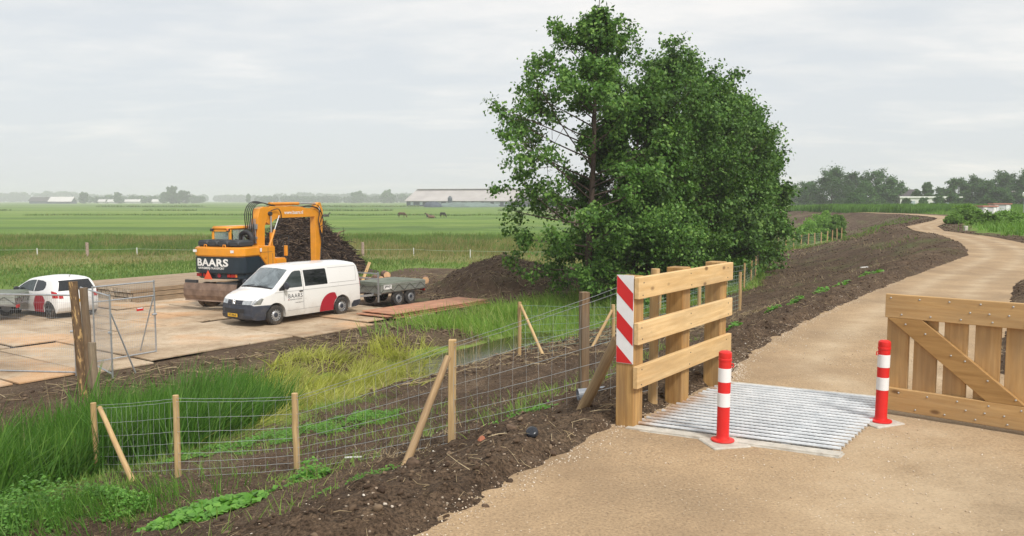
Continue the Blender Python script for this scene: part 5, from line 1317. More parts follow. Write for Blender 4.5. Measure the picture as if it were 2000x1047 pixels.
mb = MB(); mb.bar((-1, 20, 12.95), (105, 20, 12.95), 5, .4); mb.build('ridge_light', M['roof_band'], rf)
bn2, _ = barn((3, 560, -2.5), R(-8), 62, 26, 3.2, 7.2, 'lower dark roofed shed right of the long barn behind the branches', 'roof_dark', 'wall_dark', wins=0, name='shed', cat='shed')
si = thing('silo', 'small round grey silo in front of the long barn', 'silo', (-43, 570, -2.5)); mb = MB(); mb.lathe([(1.6, 0), (1.6, 6.2), (1.5, 6.4), (.2, 7.6)], n=16); mb.build('tank', M['wall_dark'], si, smooth=40)
mb = MB(); mb.lathe([(1.7, 6.1), (1.7, 6.3)], n=16); mb.build('rim_band', M['galv'], si)
def clampmesh(name, cx, cy, rx, ry, h, mat, label, cat):
    mb = MB(); n_ = 24; m_ = 7; vs = []
    for i in range(m_ + 1):
        f = i / m_
        for j in range(n_):
            a = 2 * math.pi * j / n_; q = math.cos(f * math.pi / 2) ** .6
            vs.append((rx * q * math.cos(a), ry * q * math.sin(a), h * math.sin(f * math.pi / 2) * (1 + .12 * math.sin(a * 5 + i))))
    mb.add(vs, [(i * n_ + j, i * n_ + (j + 1) % n_, (i + 1) * n_ + (j + 1) % n_, (i + 1) * n_ + j) for i in range(m_) for j in range(n_)])
    o = mb.build(name, M[mat], None, smooth=60); o.location = (cx, cy, -2.5); tag(o, label, cat); return o
M['clamp'] = simple('grey_green_sheet', (0.13, 0.18, 0.16), 0.8, 0, 0.3, .3)
clampmesh('silage_clamp', -30, 545, 22, 9, 2.9, 'clamp', 'long grey green silage heap in front of the barn', 'silage heap')
clampmesh('silage_clamp', -52, 540, 6, 6, 3.4, 'wall_dark', 'dark rounded silage heap beside the small silo', 'silage heap')

# buildings behind the dike on the right
b_, r_ = barn((118, 245, -1.0), R(3), 18, 12, 2.8, 6.0, 'long white flat building half hidden by trees on the right horizon', 'wall_light', 'wall_light', wins=0, name='white_building', oh=.4, cat='building') if False else (None, None)
wb = thing('white_building', 'long white flat building half hidden by trees on the right horizon', 'building', (119.5, 252, -1.2), R(2))
mb = MB(); mb.box((9, 4, 2.1), (19, 8, 3.6)); mb.build('wall', M['wall_light'], wb); M['white_edge'] = simple('white_roof_edge', (0.8, 0.8, 0.78), 0.6)
mb = MB(); mb.box((9, 4, 4.05), (19.8, 8.8, .4)); mb.build('roof', M['white_edge'], wb)
for k in range(4):
    mb = MB(); mb.box((3 + k * 4, -.05, 2.2), (2.2, .1, 1.3)); mb.build('window', M['winp'], wb)
hs, hr_ = barn((129, 285, -1.5), R(4), 14, 9, 3.2, 6.9, 'house with dark tiled roof showing above the white flat building', 'roof_dark', 'wall_light', wins=3, name='house', oh=.5, cat='house')
hs2, _ = barn((158, 255, -1.5), R(-4), 16, 10, 1.8, 6.0, 'grey roofed house at the right edge behind the shrubs', 'roof_pale', 'wall_light', wins=3, name='house', oh=.5, cat='house')
mb = MB(); mb.box((3.2, 1.2, 4.0), (1.7, .3, .9)); mb.build('dormer', M['white_edge'], hs2)
# small white site cabins in the green
M['pinkish'] = simple('faded_red_edge', (0.45, 0.20, 0.16), 0.7)
M['cabin_grey'] = simple('cabin_wall', (0.50, 0.50, 0.52), 0.6, 0, .15, 2)
def cabin(px, Y, w, h, rz, label, zb):
    x = (px - 1000) / FPX * Y; t_ = thing('cabin', label, 'cabin', (x, Y, zb), rz)
    mb = MB(); mb.box((0, 0, h / 2), (w, 1.2, h)); mb.build('wall', M['cabin_grey'], t_, bevel=.02)
    mb = MB(); mb.box((0, 0, h + .06), (w + .2, 1.4, .12)); mb.build('roof_edge', M['pinkish'], t_)
    for k in (-.32, .32):
        mb = MB(); mb.box((w * k, -.62, h * .55), (w * .2, .03, h * .8)); mb.build('white_panel', M['white_edge'], t_)
cabin(1923, 78, 1.45, .95, R(6), 'small white and grey cabin with reddish roof edge in the green', .22)
cabin(1950, 88, 1.7, .8, R(-8), 'farther small white cabin right of the grey one', .55)
lp_ = thing('lamp_post', 'slim grey lamp post with white lantern at the right edge', 'lamp post', (62.0 * .6235, 62.0, -.3))
mb = MB(); mb.tube([(0, 0, 0), (0, 0, 2.35)], .045, 8); mb.build('pole', M['galv'], lp_); mb = MB(); mb.lathe([(.05, 2.33), (.16, 2.42), (.16, 2.62), (.05, 2.72)], n=12); mb.build('lantern', M['white_edge'], lp_)
ms = thing('marker_stone', 'pale square marker block standing in the herbs beside the bend', 'marker', (26.3, 47.5, gz(26.3, 47.5))); mb = MB(); mb.box((0, 0, .12), (.20, .18, .36)); mb.build('block', M['concrete'], ms, bevel=.03)

# far farm with a pale roof on the left horizon
for px, D_, L_, he, hr, lab, rfm in ((98, 1150, 30, 3.5, 9.5, 'far farm shed with a pale pointed roof on the left horizon', 'roof_band'), (60, 1180, 46, 4, 9, 'far dark roofed farm left of the pale roofed shed', 'roof_dark')):
    barn(((px - 1000) / FPX * D_, D_, -2.5), R(5), L_, 18, he, hr, lab, rfm, 'wall_dark', wins=0, name='farm', cat='farm')
for k, px in enumerate((195, 213, 247, 262, 300)):
    barn(((px - 1000) / FPX * 1240, 1240, -2.5), R(3 * k), 9 + k % 3 * 3, 8, 3.2, 6.0, 'tiny pale roofed house among the far trees on the left horizon', 'roof_band', 'wall_light', wins=0, name='house', cat='house')[0]['group'] = 'tiny houses on the left horizon'

# ------------------------------------------------------------ horses
def fuse(mb, mat, name, voxel, parent=None):
    o = mb.build(name, mat, None); md = o.modifiers.new('r', 'REMESH'); md.mode = 'VOXEL'; md.voxel_size = voxel; sm = o.modifiers.new('s', 'SMOOTH'); sm.iterations = 4; sm.factor = .5
    dg = bpy.context.evaluated_depsgraph_get(); me = bpy.data.meshes.new_from_object(o.evaluated_get(dg)); me.name = name
    me.polygons.foreach_set('use_smooth', [True] * len(me.polygons)); o.modifiers.clear(); o.data = me
    if not me.materials: me.materials.append(mat)
    if parent: o.parent = parent
    return o
M['coat_brown'] = simple('brown_horse_coat', (0.10, 0.050, 0.026), 0.7, 0, .25, 3)
M['coat_dark'] = simple('dark_horse_coat', (0.028, 0.020, 0.017), 0.7, 0, .25, 3)
M['coat_tan'] = simple('tan_horse_coat', (0.17, 0.10, 0.055), 0.7, 0, .25, 3)
def horse(px, Y, az, pose, coat, label):
    x = (px - 1000) / FPX * Y; z = gz(x, Y); t_ = thing('horse', label, 'horse', (x, Y, z), az)
    mb = MB(); T = mb.tube
    if pose == 'graze':
        T([(-.78, 0, 1.20), (-.6, 0, 1.16), (-.2, 0, 1.08), (.3, 0, 1.08), (.62, 0, 1.12), (.8, 0, 1.05)], [.14, .27, .29, .29, .27, .16], 12)
        T([(.68, 0, 1.12), (.95, 0, .88), (1.12, 0, .58), (1.18, 0, .42)], [.22, .16, .12, .11], 10)
        T([(1.12, 0, .50), (1.26, 0, .28), (1.34, 0, .10)], [.12, .095, .06], 10)
        for s_ in (-.13, .13):
            T([(.52 + s_ * .8, s_, 1.0), (.54 + s_ * .8, s_, .55), (.53 + s_ * .8, s_, .30), (.53 + s_ * .8, s_, .02)], [.13, .065, .045, .055], 8)
            T([(-.60 - s_ * .7, s_, 1.05), (-.52 - s_ * .7, s_, .75), (-.70 - s_ * .7, s_, .48), (-.66 - s_ * .7, s_, .25), (-.64 - s_ * .7, s_, .02)], [.18, .12, .06, .045, .055], 8)
        for s_ in (-.07, .07): T([(1.10, s_, .56), (1.06, s_ * 1.3, .68)], [.03, .012], 5)
        body = fuse(mb, M[coat], 'body', .045, t_)
        m2 = MB(); m2.tube([(-.80, 0, 1.25), (-.92, 0, 1.0), (-.90, 0, .6), (-.88, 0, .35)], [.05, .08, .07, .02], 8); m2.build('tail', M['coat_dark'], t_, smooth=60)
        m2 = MB(); m2.tube([(.70, 0, 1.34), (.98, 0, 1.04), (1.16, 0, .66)], [.03, .05, .03], 6); m2.build('mane', M['coat_dark'], t_, smooth=60)
    else:
        T([(-.75, 0, .36), (-.45, .0, .40), (.1, 0, .40), (.5, 0, .42), (.75, 0, .45)], [.20, .32, .33, .29, .18], 12)
        T([(.6, 0, .55), (.82, 0, .85), (.98, 0, 1.08)], [.22, .15, .11], 10); T([(.95, 0, 1.12), (1.15, 0, 1.02), (1.34, 0, .90)], [.12, .09, .06], 10)
        T([(.55, -.2, .2), (.85, -.3, .10), (.6, -.38, .06)], [.10, .06, .05], 8); T([(.5, .2, .2), (.9, .22, .08), (.65, .28, .06)], [.10, .06, .05], 8)
        T([(-.45, -.25, .2), (-.05, -.42, .14), (-.4, -.5, .07)], [.15, .08, .05], 8)
        for s_ in (-.06, .06): T([(.93, s_, 1.18), (.90, s_ * 1.3, 1.30)], [.03, .012], 5)
        fuse(mb, M[coat], 'body', .045, t_)
        m2 = MB(); m2.tube([(-.85, 0, .4), (-1.05, .1, .2), (-1.2, .2, .06)], [.06, .07, .02], 8); m2.build('tail', M['coat_dark'], t_, smooth=60)
horse(785, 200, R(-6), 'graze', 'coat_brown', 'brown horse grazing with its head down to the right, left of the others')
horse(865, 203, R(-40), 'graze', 'coat_dark', 'dark horse grazing to the right of the lying horses')
horse(843, 190, R(176), 'lie', 'coat_tan', 'tan horse lying in the grass with head raised to the left')
horse(839, 206, R(170), 'lie', 'coat_dark', 'dark horse lying just behind the tan one')
horse(637, 208, R(5), 'lie', 'coat_dark', 'dark horse lying alone right beside the top of the excavator stick')

# ------------------------------------------------------------ small things by the path
pp = thing('drain_pipe', 'grey plastic pipe end lying in the soil behind the leaning strut', 'pipe', (.62, 7.6, gz(.62, 7.6)))
mb = MB(); pts = [(0, 0, .08), (.52, .10, .11)]; mb.tube(pts, .055, 20, cap=False); mb.tube(pts, .050, 20, cap=False); mb.build('pipe_wall', M['pvc'], pp, smooth=40)
M['blackplastic'] = simple('black_plastic', (0.02, 0.023, 0.03), 0.25, 0, .1, 9)
q = P(1040, 868, .03); z = gz(q.x, q.y); cp2 = thing('plastic_cap', 'round black plastic cap lying on the bare soil edge', 'cap', (q.x, q.y, z))
mb = MB(); mb.lathe([(.002, .040), (.03, .042), (.042, .034), (.046, .012), (.040, .0)], n=20, cap=False); o = mb.build('dome', M['blackplastic'], cp2, smooth=60); o.rotation_euler = (R(35), R(-12), 0)
def rock(r, seed, mat, name, parent=None, sq=(1, 1, .7)):
    bm = bmesh.new(); bmesh.ops.create_icosphere(bm, subdivisions=3, radius=r)
    q_ = np.random.default_rng(seed); off = [(Vector(q_.normal(size=3)).normalized(), q_.uniform(.55, .85)) for _ in range(9)]
    for v in bm.verts:
        c = v.co / r; k = 1.0
        for d_, h_ in off:      # chop by random planes, then roughen: angular lump
            t_ = c.dot(d_)
            if t_ > h_: k = min(k, h_ / t_)
        k *= 1 + .22 * (float(fbm(c.x * 4 + c.z * 3 + seed, c.y * 4 - c.z * 2, 3, seed)) - .5)
        v.co = Vector((c.x * sq[0], c.y * sq[1], c.z * sq[2])) * r * k
    me = bpy.data.meshes.new(name); bm.to_mesh(me); bm.free(); me.materials.append(mat); shade(me, 25); o = bpy.data.objects.new(name, me); COL.objects.link(o)
    if parent: o.parent = parent
    return o
M['clod'] = simple('lump_of_clay', (0.115, 0.075, 0.048), 0.95, 0, 0.4, 18, 1.0, 60)
M['stone'] = simple('pale_stone', (0.36, 0.31, 0.25), 0.8, 0, 0.25, 14, .4, 50)
M['brick'] = simple('brick_piece', (0.36, 0.13, 0.07), 0.85, 0, 0.25, 14, .4, 50)
for i, (u, v, r, m, lab) in enumerate(((997, 866, .060, 'clod', 'largest clod of brown clay left of the black plastic cap'), (808, 914, .055, 'clod', 'angular clay lump at the foot of the leaning strut'), (940, 880, .030, 'brick', 'small piece of red brick in the soil near the fence'), (1078, 905, .035, 'clod', 'lump of dark soil right beside the path edge'), (1015, 978, .05, 'clod', 'crumbling soil lump on the lower path edge'), (950, 1006, .045, 'clod', 'dark lump lowest on the path edge'))):
    q = P(u, v, -.05); z = gz(q.x, q.y); o = rock(r, i + 2, M[m], 'clay_lump' if m == 'clod' else 'brick_piece'); o.location = (q.x, q.y, z + r * .35); o.rotation_euler = (rnd.random(), rnd.random(), rnd.random() * 6); tag(o, lab, 'clod' if m == 'clod' else 'brick')
q = P(690, 889, -1.2); sl_ = MB(); sl_.box((0, 0, .01), (.20, .03, .012)); o = sl_.build('white_stick', M['white_paint'], None, bevel=.003); o.location = (q.x, q.y, gz(q.x, q.y) + .02); o.rotation_euler = (0, 0, R(8)); tag(o, 'short white stick lying on the slope behind the nearest fence', 'stick')
q = P(1688, 514, -.6); sl_ = MB(); sl_.box((0, 0, .02), (.45, .06, .03)); o = sl_.build('white_stick', M['white_paint'], None, bevel=.003); o.location = (q.x, q.y, gz(q.x, q.y) + .03); o.rotation_euler = (0, 0, R(35)); tag(o, 'long white stick lying on the bare slope left of the path bend', 'stick')

# ------------------------------------------------------------ foliage materials
def leafmat(name, a, b, c, trans=0.35, rough=0.55, big=None):
    """per-leaf colour from its mesh island, broad tint from a slow noise"""
    t = NT(name); g = t.n('ShaderNodeNewGeometry'); col = t.ramp(g.outputs['Random Per Island'], [(0.0, a), (0.55, b), (1.0, c)])
    oi = t.n('ShaderNodeObjectInfo'); col = t.mix(1.0, col, t.ramp(oi.outputs['Random'], [(0, .70), (1, 1.30)]), 'MULTIPLY')
    nz = t.noise(t.world(), 0.35 if big is None else big, 4, .6); col = t.mix(t.ramp(nz, [(.35, 0.0), (.68, .55)]), col, tuple(x * 1.5 for x in b))
    d = t.n('ShaderNodeBsdfPrincipled'); t.l(col, d.inputs['Base Color']); d.inputs['Roughness'].default_value = rough; d.inputs['Specular IOR Level'].default_value = .22
    tr = t.n('ShaderNodeBsdfTranslucent'); t.l(t.mix(1.0, col, (1.5, 1.6, .7), 'MULTIPLY'), tr.inputs[0])
    m = t.n('ShaderNodeMixShader'); m.inputs[0].default_value = trans; t.l(d.outputs[0], m.inputs[1]); t.l(tr.outputs[0], m.inputs[2]); t.l(m.outputs[0], t.o.inputs[0]); return t.m
M['alder'] = leafmat('alder_leaves', (.024, .062, .011), (.064, .145, .023), (.19, .31, .070), .20, .5, .6)
M['farleaf'] = leafmat('far_leaves', (.026, .066, .020), (.048, .110, .028), (.095, .175, .045), .2, .7, .12)
M['willow'] = leafmat('willow_leaves', (.070, .15, .030), (.14, .26, .05), (.22, .36, .08), .3)
M['palewillow'] = leafmat('pale_willow_leaves', (.10, .15, .09), (.15, .21, .12), (.20, .26, .15), .3, .7, .12)
M['grass_deep'] = leafmat('reed_green', (.035, .09, .014), (.070, .165, .028), (.17, .28, .065), .35, .5, .8)
M['grass_lime'] = leafmat('yellow_green_reed', (.24, .26, .06), (.42, .44, .10), (.60, .54, .26), .35, .6, 1.2)
M['grass_lush'] = leafmat('bank_grass', (.10, .19, .035), (.17, .28, .055), (.34, .36, .14), .35, .6, .6)
M['grass_field'] = leafmat('meadow_grass', (.055, .105, .024), (.110, .190, .040), (.25, .24, .095), .3, .7, .25)
M['herb'] = leafmat('broad_weed_leaves', (.07, .17, .032), (.12, .27, .05), (.20, .37, .08), .35, .5, 2)
M['straw'] = leafmat('dry_straw', (.20, .14, .08), (.36, .28, .17), (.52, .43, .28), .15, .8, 2)
M['reedfar'] = leafmat('far_reeds', (.065, .14, .030), (.10, .20, .042), (.16, .28, .065), .3, .7, .10)

def unit(v): return v / (np.linalg.norm(v, axis=-1, keepdims=True) + 1e-9)
def leaves(P_, size, aspect=.72, up=.5, nrm=None, droop=0.0):
    """diamond-ish folded leaves at points P_"""
    n = len(P_); size = np.broadcast_to(size, (n,))[:, None]
    nr = rng.normal(size=(n, 3)) + (np.array([0, 0, up * 2])[None] if nrm is None else nrm); nr = unit(nr)
    a = unit(np.cross(nr, rng.normal(size=(n, 3)))); a[:, 2] -= droop; a = unit(a); b = unit(np.cross(nr, a)); nr = np.cross(a, b)
    h = size * .5
    V = np.stack([P_ - a * h, P_ + b * h * aspect + nr * h * .22, P_ + a * h, P_ - b * h * aspect + nr * h * .22], 1).reshape(-1, 3)
    F = np.arange(n * 4).reshape(-1, 4); return V, F
def tube_np(pts, rs, n=6):
    mb = MB(); mb.tube([tuple(p) for p in pts], list(rs), n, cap=False); return np.array(mb.v), np.array(mb.f)
def join(parts):
    V = []; F = []; b = 0
    for v, f in parts: V.append(v); F.append(f + b); b += len(v)
    return np.concatenate(V), np.concatenate(F)
def make_tree(name, label, cat, loc, H, Rmax, seed, nl=60, sub=7, per=90, lsize=.11, prof=None, mat='alder', clump=.34, trunk_r=.17, az_w=None, group=None, lean=(0, 0), twigs=True, tmin=.06, sg=1):
    global rng
    old = rng; rng = np.random.default_rng(seed)
    prof = prof or ([0, .08, .2, .4, .6, .8, .93, 1], [.45, .8, .95, 1.0, .82, .52, .26, .06])
    t_ = thing(name, label, cat, loc, 0, group)
    k = 12; hh_ = np.linspace(0, 1, k); tr = np.stack([lean[0] * hh_ ** 1.5 + .12 * np.sin(hh_ * 7 + seed) * hh_, lean[1] * hh_ ** 1.5 + .12 * np.cos(hh_ * 5 + seed) * hh_, hh_ * H], 1)
    wood = [tube_np(tr, trunk_r * (1 - hh_ * .93) * np.where(hh_ < .05, 1.25, 1), 9)]; cents = []; rad = []
    def tp(t): return np.array([np.interp(t, hh_, tr[:, i]) for i in range(3)])
    for i in range(nl):
        t = tmin + (0.97 - tmin) * ((i + .5) / nl) ** .92; az = i * 2.39996 + rng.normal() * .35
        Lm = Rmax * np.interp(t, *prof) * (rng.uniform(.62, 1.22) if t < .75 else rng.uniform(.5, 1.5))
        if az_w is not None: Lm *= az_w(az % (2 * math.pi), t)
        el = np.interp(t, [0, .3, .8, 1], [.05, .25, .65, 1.1]) + rng.normal() * .12
        d = np.array([math.cos(az) * math.cos(el), math.sin(az) * math.cos(el), math.sin(el)]); o = tp(t * .96)
        s = np.linspace(0, 1, 6)[:, None]; bend = np.array([0, 0, Lm * .22 * rng.uniform(-.5, 1)]); side = np.cross(d, [0, 0, 1]) * Lm * rng.normal() * .12
        pts = o + d * Lm * s + bend * s ** 2 + side * np.sin(s * 3)
        wood.append(tube_np(pts, np.linspace(max(.012, trunk_r * .30 * (1 - t * .6)), .008, 6), 5))
        for j in range(sub):
            u = rng.uniform(.25, 1.0) ** .75; b0 = pts[0] + (pts[-1] - pts[0]) * u + bend * (u * u - u)
            dd = unit(d + rng.normal(size=3) * .75); ll = Lm * rng.uniform(.10, .34) * (1.15 - .5 * u) + .12; e_ = b0 + dd * ll
            if twigs: wood.append(tube_np([b0, (b0 + e_) / 2 + rng.normal(size=3) * .04, e_], [.014, .009, .004], 3))
            cents.append(e_); rad.append(clump * rng.uniform(.65, 1.25))
            if rng.random() < .5: cents.append((b0 + e_) / 2); rad.append(clump * rng.uniform(.5, .9))
        cents.append(pts[-1]); rad.append(clump * .8)
    cents.append(tr[-1]); rad.append(clump * .7); cents.append(tr[-2] * .5 + tr[-1] * .5); rad.append(clump * .7)
    V, F = join([w for w in wood]); npmesh('trunk', V, F, M['bark'], t_, smooth=True)
    C_ = np.array(cents); C_[:, 2] = np.maximum(C_[:, 2], .25); rd = np.array(rad); cnt = rng.poisson(per * (rd / clump) ** 1.6 * np.interp(C_[:, 2] / H, [0, .72, .95, 1.1], [1, 1, .55, .4])) + 4
    ii = np.repeat(np.arange(len(C_)), cnt); off = rng.normal(size=(len(ii), 3)) * rd[ii][:, None] * np.array([.62, .62, .46]); P_ = C_[ii] + off
    P_[:, 2] = np.maximum(P_[:, 2], .12)
    ax_ = np.stack([np.interp(P_[:, 2] / H, hh_, tr[:, 0]), np.interp(P_[:, 2] / H, hh_, tr[:, 1]), P_[:, 2]], 1)
    out_ = unit(P_ - ax_ + np.array([0, 0, 1e-3])) * .9 + np.array([0, 0, .8])
    V, F = leaves(P_, lsize * rng.uniform(.45, 1.4, len(P_)), nrm=out_, droop=.35); npmesh('crown', V, F, M[mat], t_)
    rng = old; return t_

# ------------------------------------------------------------ alder row
def T(px, Y): x = (px - 1000) / FPX * Y; return (x, Y, gz(x, Y) - .05)
leftw = lambda az, t: 1.18 if (2.2 < az < 4.2 and .22 < t < .50) else (1.15 if (2.2 < az < 4.2 and t < .2) else (1.0 if 2.0 < az < 4.4 else .78))
ald = 'alder trees in a row behind the guard rail'
make_tree('alder_tree', 'nearest and tallest alder with an open left side showing its trunk', 'tree', T(1148, 32), 12.0, 3.75, 5, nl=66, sub=7, per=58, lsize=.15, clump=.30, az_w=leftw, group=ald, lean=(.45, 0), prof=([0, .08, .25, .45, .6, .75, .85, .93, 1], [.55, .85, .95, 1.0, .84, .60, .36, .13, .04]))
dense = ([0, .06, .2, .45, .65, .82, .93, 1], [.75, 1.0, 1.05, 1.0, .92, .75, .48, .1])
make_tree('alder_tree', 'second alder of the row, close behind the tallest one', 'tree', T(1240, 34.5), 8.6, 2.8, 8, nl=62, sub=9, per=66, lsize=.155, clump=.36, group=ald, prof=dense)
make_tree('alder_tree', 'third alder with airy top twigs, in the middle of the row', 'tree', T(1312, 38), 10.7, 3.0, 12, nl=66, sub=9, per=66, lsize=.16, clump=.36, group=ald, prof=([0, .06, .2, .45, .65, .8, .9, 1], [.75, 1.0, 1.05, 1.0, .92, .78, .62, .25]))
make_tree('alder_tree', 'fourth alder, fourth from the left in the row', 'tree', T(1375, 41.5), 9.7, 2.9, 15, nl=60, sub=9, per=66, lsize=.165, clump=.38, group=ald, prof=dense)
make_tree('alder_tree', 'fifth alder, second last towards the field', 'tree', T(1428, 45), 9.1, 2.8, 21, nl=56, sub=9, per=64, lsize=.175, clump=.40, group=ald, prof=dense)
make_tree('alder_tree', 'last and shortest alder at the right end of the row', 'tree', T(1455, 49), 8.3, 2.15, 27, nl=54, sub=9, per=64, lsize=.185, clump=.42, group=ald, prof=dense)
make_tree('alder_bush', 'low leafy alder shrub filling the foot of the row', 'shrub', T(1262, 32.8), 4.6, 2.7, 31, nl=34, sub=8, per=70, lsize=.12, clump=.4, trunk_r=.06, prof=([0, .3, .7, 1], [1, 1, .7, .2]), tmin=.02)

# ------------------------------------------------------------ background trees, shrubs
def bgtree(px, D, vtop, hw, label, mat='farleaf', zb=-2.0, seed=1, ls=None, name='tree', cat='tree', prof=None, group=None, nl=30, per=46):
    x = (px - 1000) / FPX * D; ztop = CAMZ + (392 - vtop) * D / FPX; H = (ztop - zb) * .95; Rm = .82 * hw * D / FPX
    return make_tree(name, label, cat, (x, D, zb), H, Rm, seed, nl=nl, sub=6, per=per, lsize=ls or D * .0019, prof=prof or ([0, .1, .3, .55, .75, .9, 1], [.6, .9, 1.0, 1.0, .85, .6, .25]), mat=mat, clump=Rm * .22, trunk_r=.25, group=group, twigs=False, tmin=.10)
gB = 'trees on the right horizon'
bgs = [(1552, 300, 374, 20, 'pale grey green willow at the left end of the right horizon trees', 'palewillow'), (1578, 285, 358, 26, 'rounded tree second from the left behind the dike', 'farleaf'), (1622, 265, 335, 42, 'largest broad dark tree behind the dike', 'farleaf'),
       (1660, 285, 341, 24, 'tree with an uneven top right of the largest one', 'farleaf'), (1703, 250, 342, 36, 'tall bushy tree in the middle of the left clump', 'farleaf'), (1737, 255, 352, 28, 'dark rounded tree at the right end of the left clump', 'farleaf'), (1688, 240, 366, 26, 'lower green tree in front of the left clump', 'farleaf'),
       (1787, 265, 372, 10, 'tiny tree top showing above the dark tiled roof', 'farleaf'), (1808, 270, 357, 13, 'thin tree with sparse top right of the dark roof', 'farleaf'), (1840, 262, 370, 18, 'low tree beside the thin one', 'farleaf'), (1868, 255, 352, 24, 'rounded tree right of the white building', 'farleaf'),
       (1902, 262, 348, 24, 'tree with pointed tip in the right clump', 'farleaf'), (1926, 250, 356, 26, 'green tree in front in the right clump', 'farleaf'), (1958, 262, 343, 30, 'broad tree with holes in its top in the right clump', 'farleaf'), (1996, 250, 341, 28, 'dark tree at the right edge of the photo', 'farleaf'), (2040, 250, 338, 30, 'dark tree just past the right edge', 'farleaf'),
       (1946, 225, 372, 26, 'low full tree above the small white cabins', 'farleaf'), (1545, 360, 372, 26, 'hazy tree farthest back beside the alder row', 'farleaf')]
for i, (px, D, vt, hw, lab, m) in enumerate(bgs): bgtree(px, D, vt, hw, lab, m, seed=40 + i, group=gB)
for i, (px, D, vt, hw, lab) in enumerate(((1768, 225, 390, 12, 'low bush before the left end of the white building'), (1800, 222, 389, 12, 'round bush before the middle of the white building'), (1832, 226, 385, 15, 'bush before the right half of the white building'), (1860, 224, 380, 16, 'dark bush at the right end of the white building'), (1665, 215, 384, 22, 'low dark bush under the left clump of trees'))):
    bgtree(px, D, vt, hw, lab, 'farleaf', seed=70 + i, name='bush', cat='bush', group='bushes behind the dike', nl=20, per=30)
dome = ([0, .1, .3, .6, .85, 1], [.85, 1, 1, .85, .55, .2])
def bush(px, Y, vb_, vt, hw, mat, label, seed, group, per=60, ls=.10, name='shrub'):
    x = (px - 1000) / FPX * Y; z = gz(x, Y) - .05; H = (CAMZ + (392 - vt) * Y / FPX - z) * .88; Rm = .78 * hw * Y / FPX
    return make_tree(name, label, 'shrub', (x, Y, z), max(H, .5), Rm, seed, nl=30, sub=6, per=per, lsize=ls, prof=dome, mat=mat, clump=Rm * .24, trunk_r=.05, group=group, twigs=False, tmin=.03)
for i, (px, Y, vt, hw, lab) in enumerate(((1577, 80, 432, 24, 'willow shrub nearest the long fence, leftmost of four'), (1600, 86, 420, 24, 'tall willow shrub in the middle of the group by the long fence'), (1635, 86, 421, 19, 'rounded willow shrub at the right of the group by the long fence'), (1613, 96, 408, 17, 'farthest willow shrub of the group by the long fence'))):
    bush(px, Y, 0, vt, hw, 'willow', lab, 90 + i, 'willow shrubs by the long fence', per=70, ls=.16)
for i, (px, Y, vt, hw, lab) in enumerate(((1888, 66, 408, 30, 'largest green shrub inside the bend of the path'), (1862, 62, 432, 16, 'small shrub on the left of the largest one inside the bend'), (1960, 60, 424, 30, 'wide bright green shrub below the lamp post'), (1996, 52, 432, 24, 'bright green shrub at the right edge above the path'), (1925, 56, 440, 24, 'low yellowish green shrub above the far path edge'))):
    bush(px, Y, 0, vt, hw, 'willow', lab, 100 + i, 'green shrubs inside the path bend', per=60, ls=.14)

# far woods on the left horizon: masses seen through the haze
def wood(pts, D, seed, name, label, depth=60, ls=3.2):
    """pts: (px, vtop) outline; a belt of crowns"""
    r_ = np.random.default_rng(seed); P_ = []
    px0, px1 = pts[0][0], pts[-1][0]; xs_ = [p[0] for p in pts]; ys_ = [p[1] for p in pts]; W = (px1 - px0) / FPX * D; nc = int(W / 4.5) + 2
    for i in range(nc):
        px = px0 + (px1 - px0) * r_.random(); top = CAMZ + (392 - (np.interp(px, xs_, ys_) + r_.uniform(-.5, 2.2))) * D / FPX + 1; h = top + 2.5; rr_ = h * r_.uniform(.35, .55)
        m = 160; a = unit(r_.normal(size=(m, 3)) * np.array([1.5, 1, 1])) * r_.uniform(.75, 1.0, (m, 1)); cx = (px - 1000) / FPX * D; cy = D + r_.uniform(0, depth)
        P_.append(np.stack([cx + a[:, 0] * rr_, cy + a[:, 1] * rr_, -2.5 + h * .52 + a[:, 2] * h * .48], 1))
    P_ = np.concatenate(P_); V, F = leaves(P_, ls * r_.uniform(.6, 1.3, len(P_)), up=.4)
    o = npmesh(name, V, F, M['farleaf']); tag(o, label, 'wood', kind='stuff'); return o
wood([(-60, 376), (50, 376), (62, 378), (64, 374), (120, 373), (124, 378), (160, 380), (250, 381), (380, 380), (440, 381), (530, 384), (545, 378), (590, 375), (640, 380), (690, 378), (720, 379), (800, 377), (840, 384)], 2300, 3, 'far_wood', 'hazy blue belt of woods along the left horizon', 150, 6.5)
wood([(150, 383), (240, 382), (270, 383), (330, 381), (380, 384)], 1300, 4, 'far_tree_belt', 'darker belt of trees among small houses on the left horizon', 80, 3)
wood([(480, 384), (520, 383), (700, 384), (800, 379), (830, 383), (900, 386), (1100, 384), (1400, 383), (1560, 382)], 1500, 6, 'far_tree_belt', 'low hazy tree belt behind the barn and the alders', 80, 3.6)
wood([(1480, 380), (1600, 379), (1800, 382), (2120, 380)], 420, 7, 'far_tree_belt', 'tree belt behind the trees on the right horizon', 40, 1.5)
for i, (px, D, vt, hw, lab) in enumerate(((337, 1150, 369, 15, 'tall domed tree standing out left of the excavator on the horizon'), (360, 1150, 377, 12, 'lower tree on the right side of the tall domed one'), (166, 1200, 378, 9, 'round tree left of the tiny houses'), (322, 1180, 378, 9, 'lower tree on the left side of the tall domed one'), (232, 1220, 379, 8, 'small round tree between the tiny houses'), (487, 1300, 379, 4, 'slim tree on the horizon above the excavator cab'), (757, 1300, 378, 14, 'broad hazy tree left of the barn roof'), (700, 1350, 377, 14, 'broad hazy tree midway between excavator and barn'))):
    bgtree(px, D, vt, hw, lab, 'farleaf', zb=-2.5, seed=120 + i, ls=2.6, nl=22, per=14, group='trees on the left horizon')

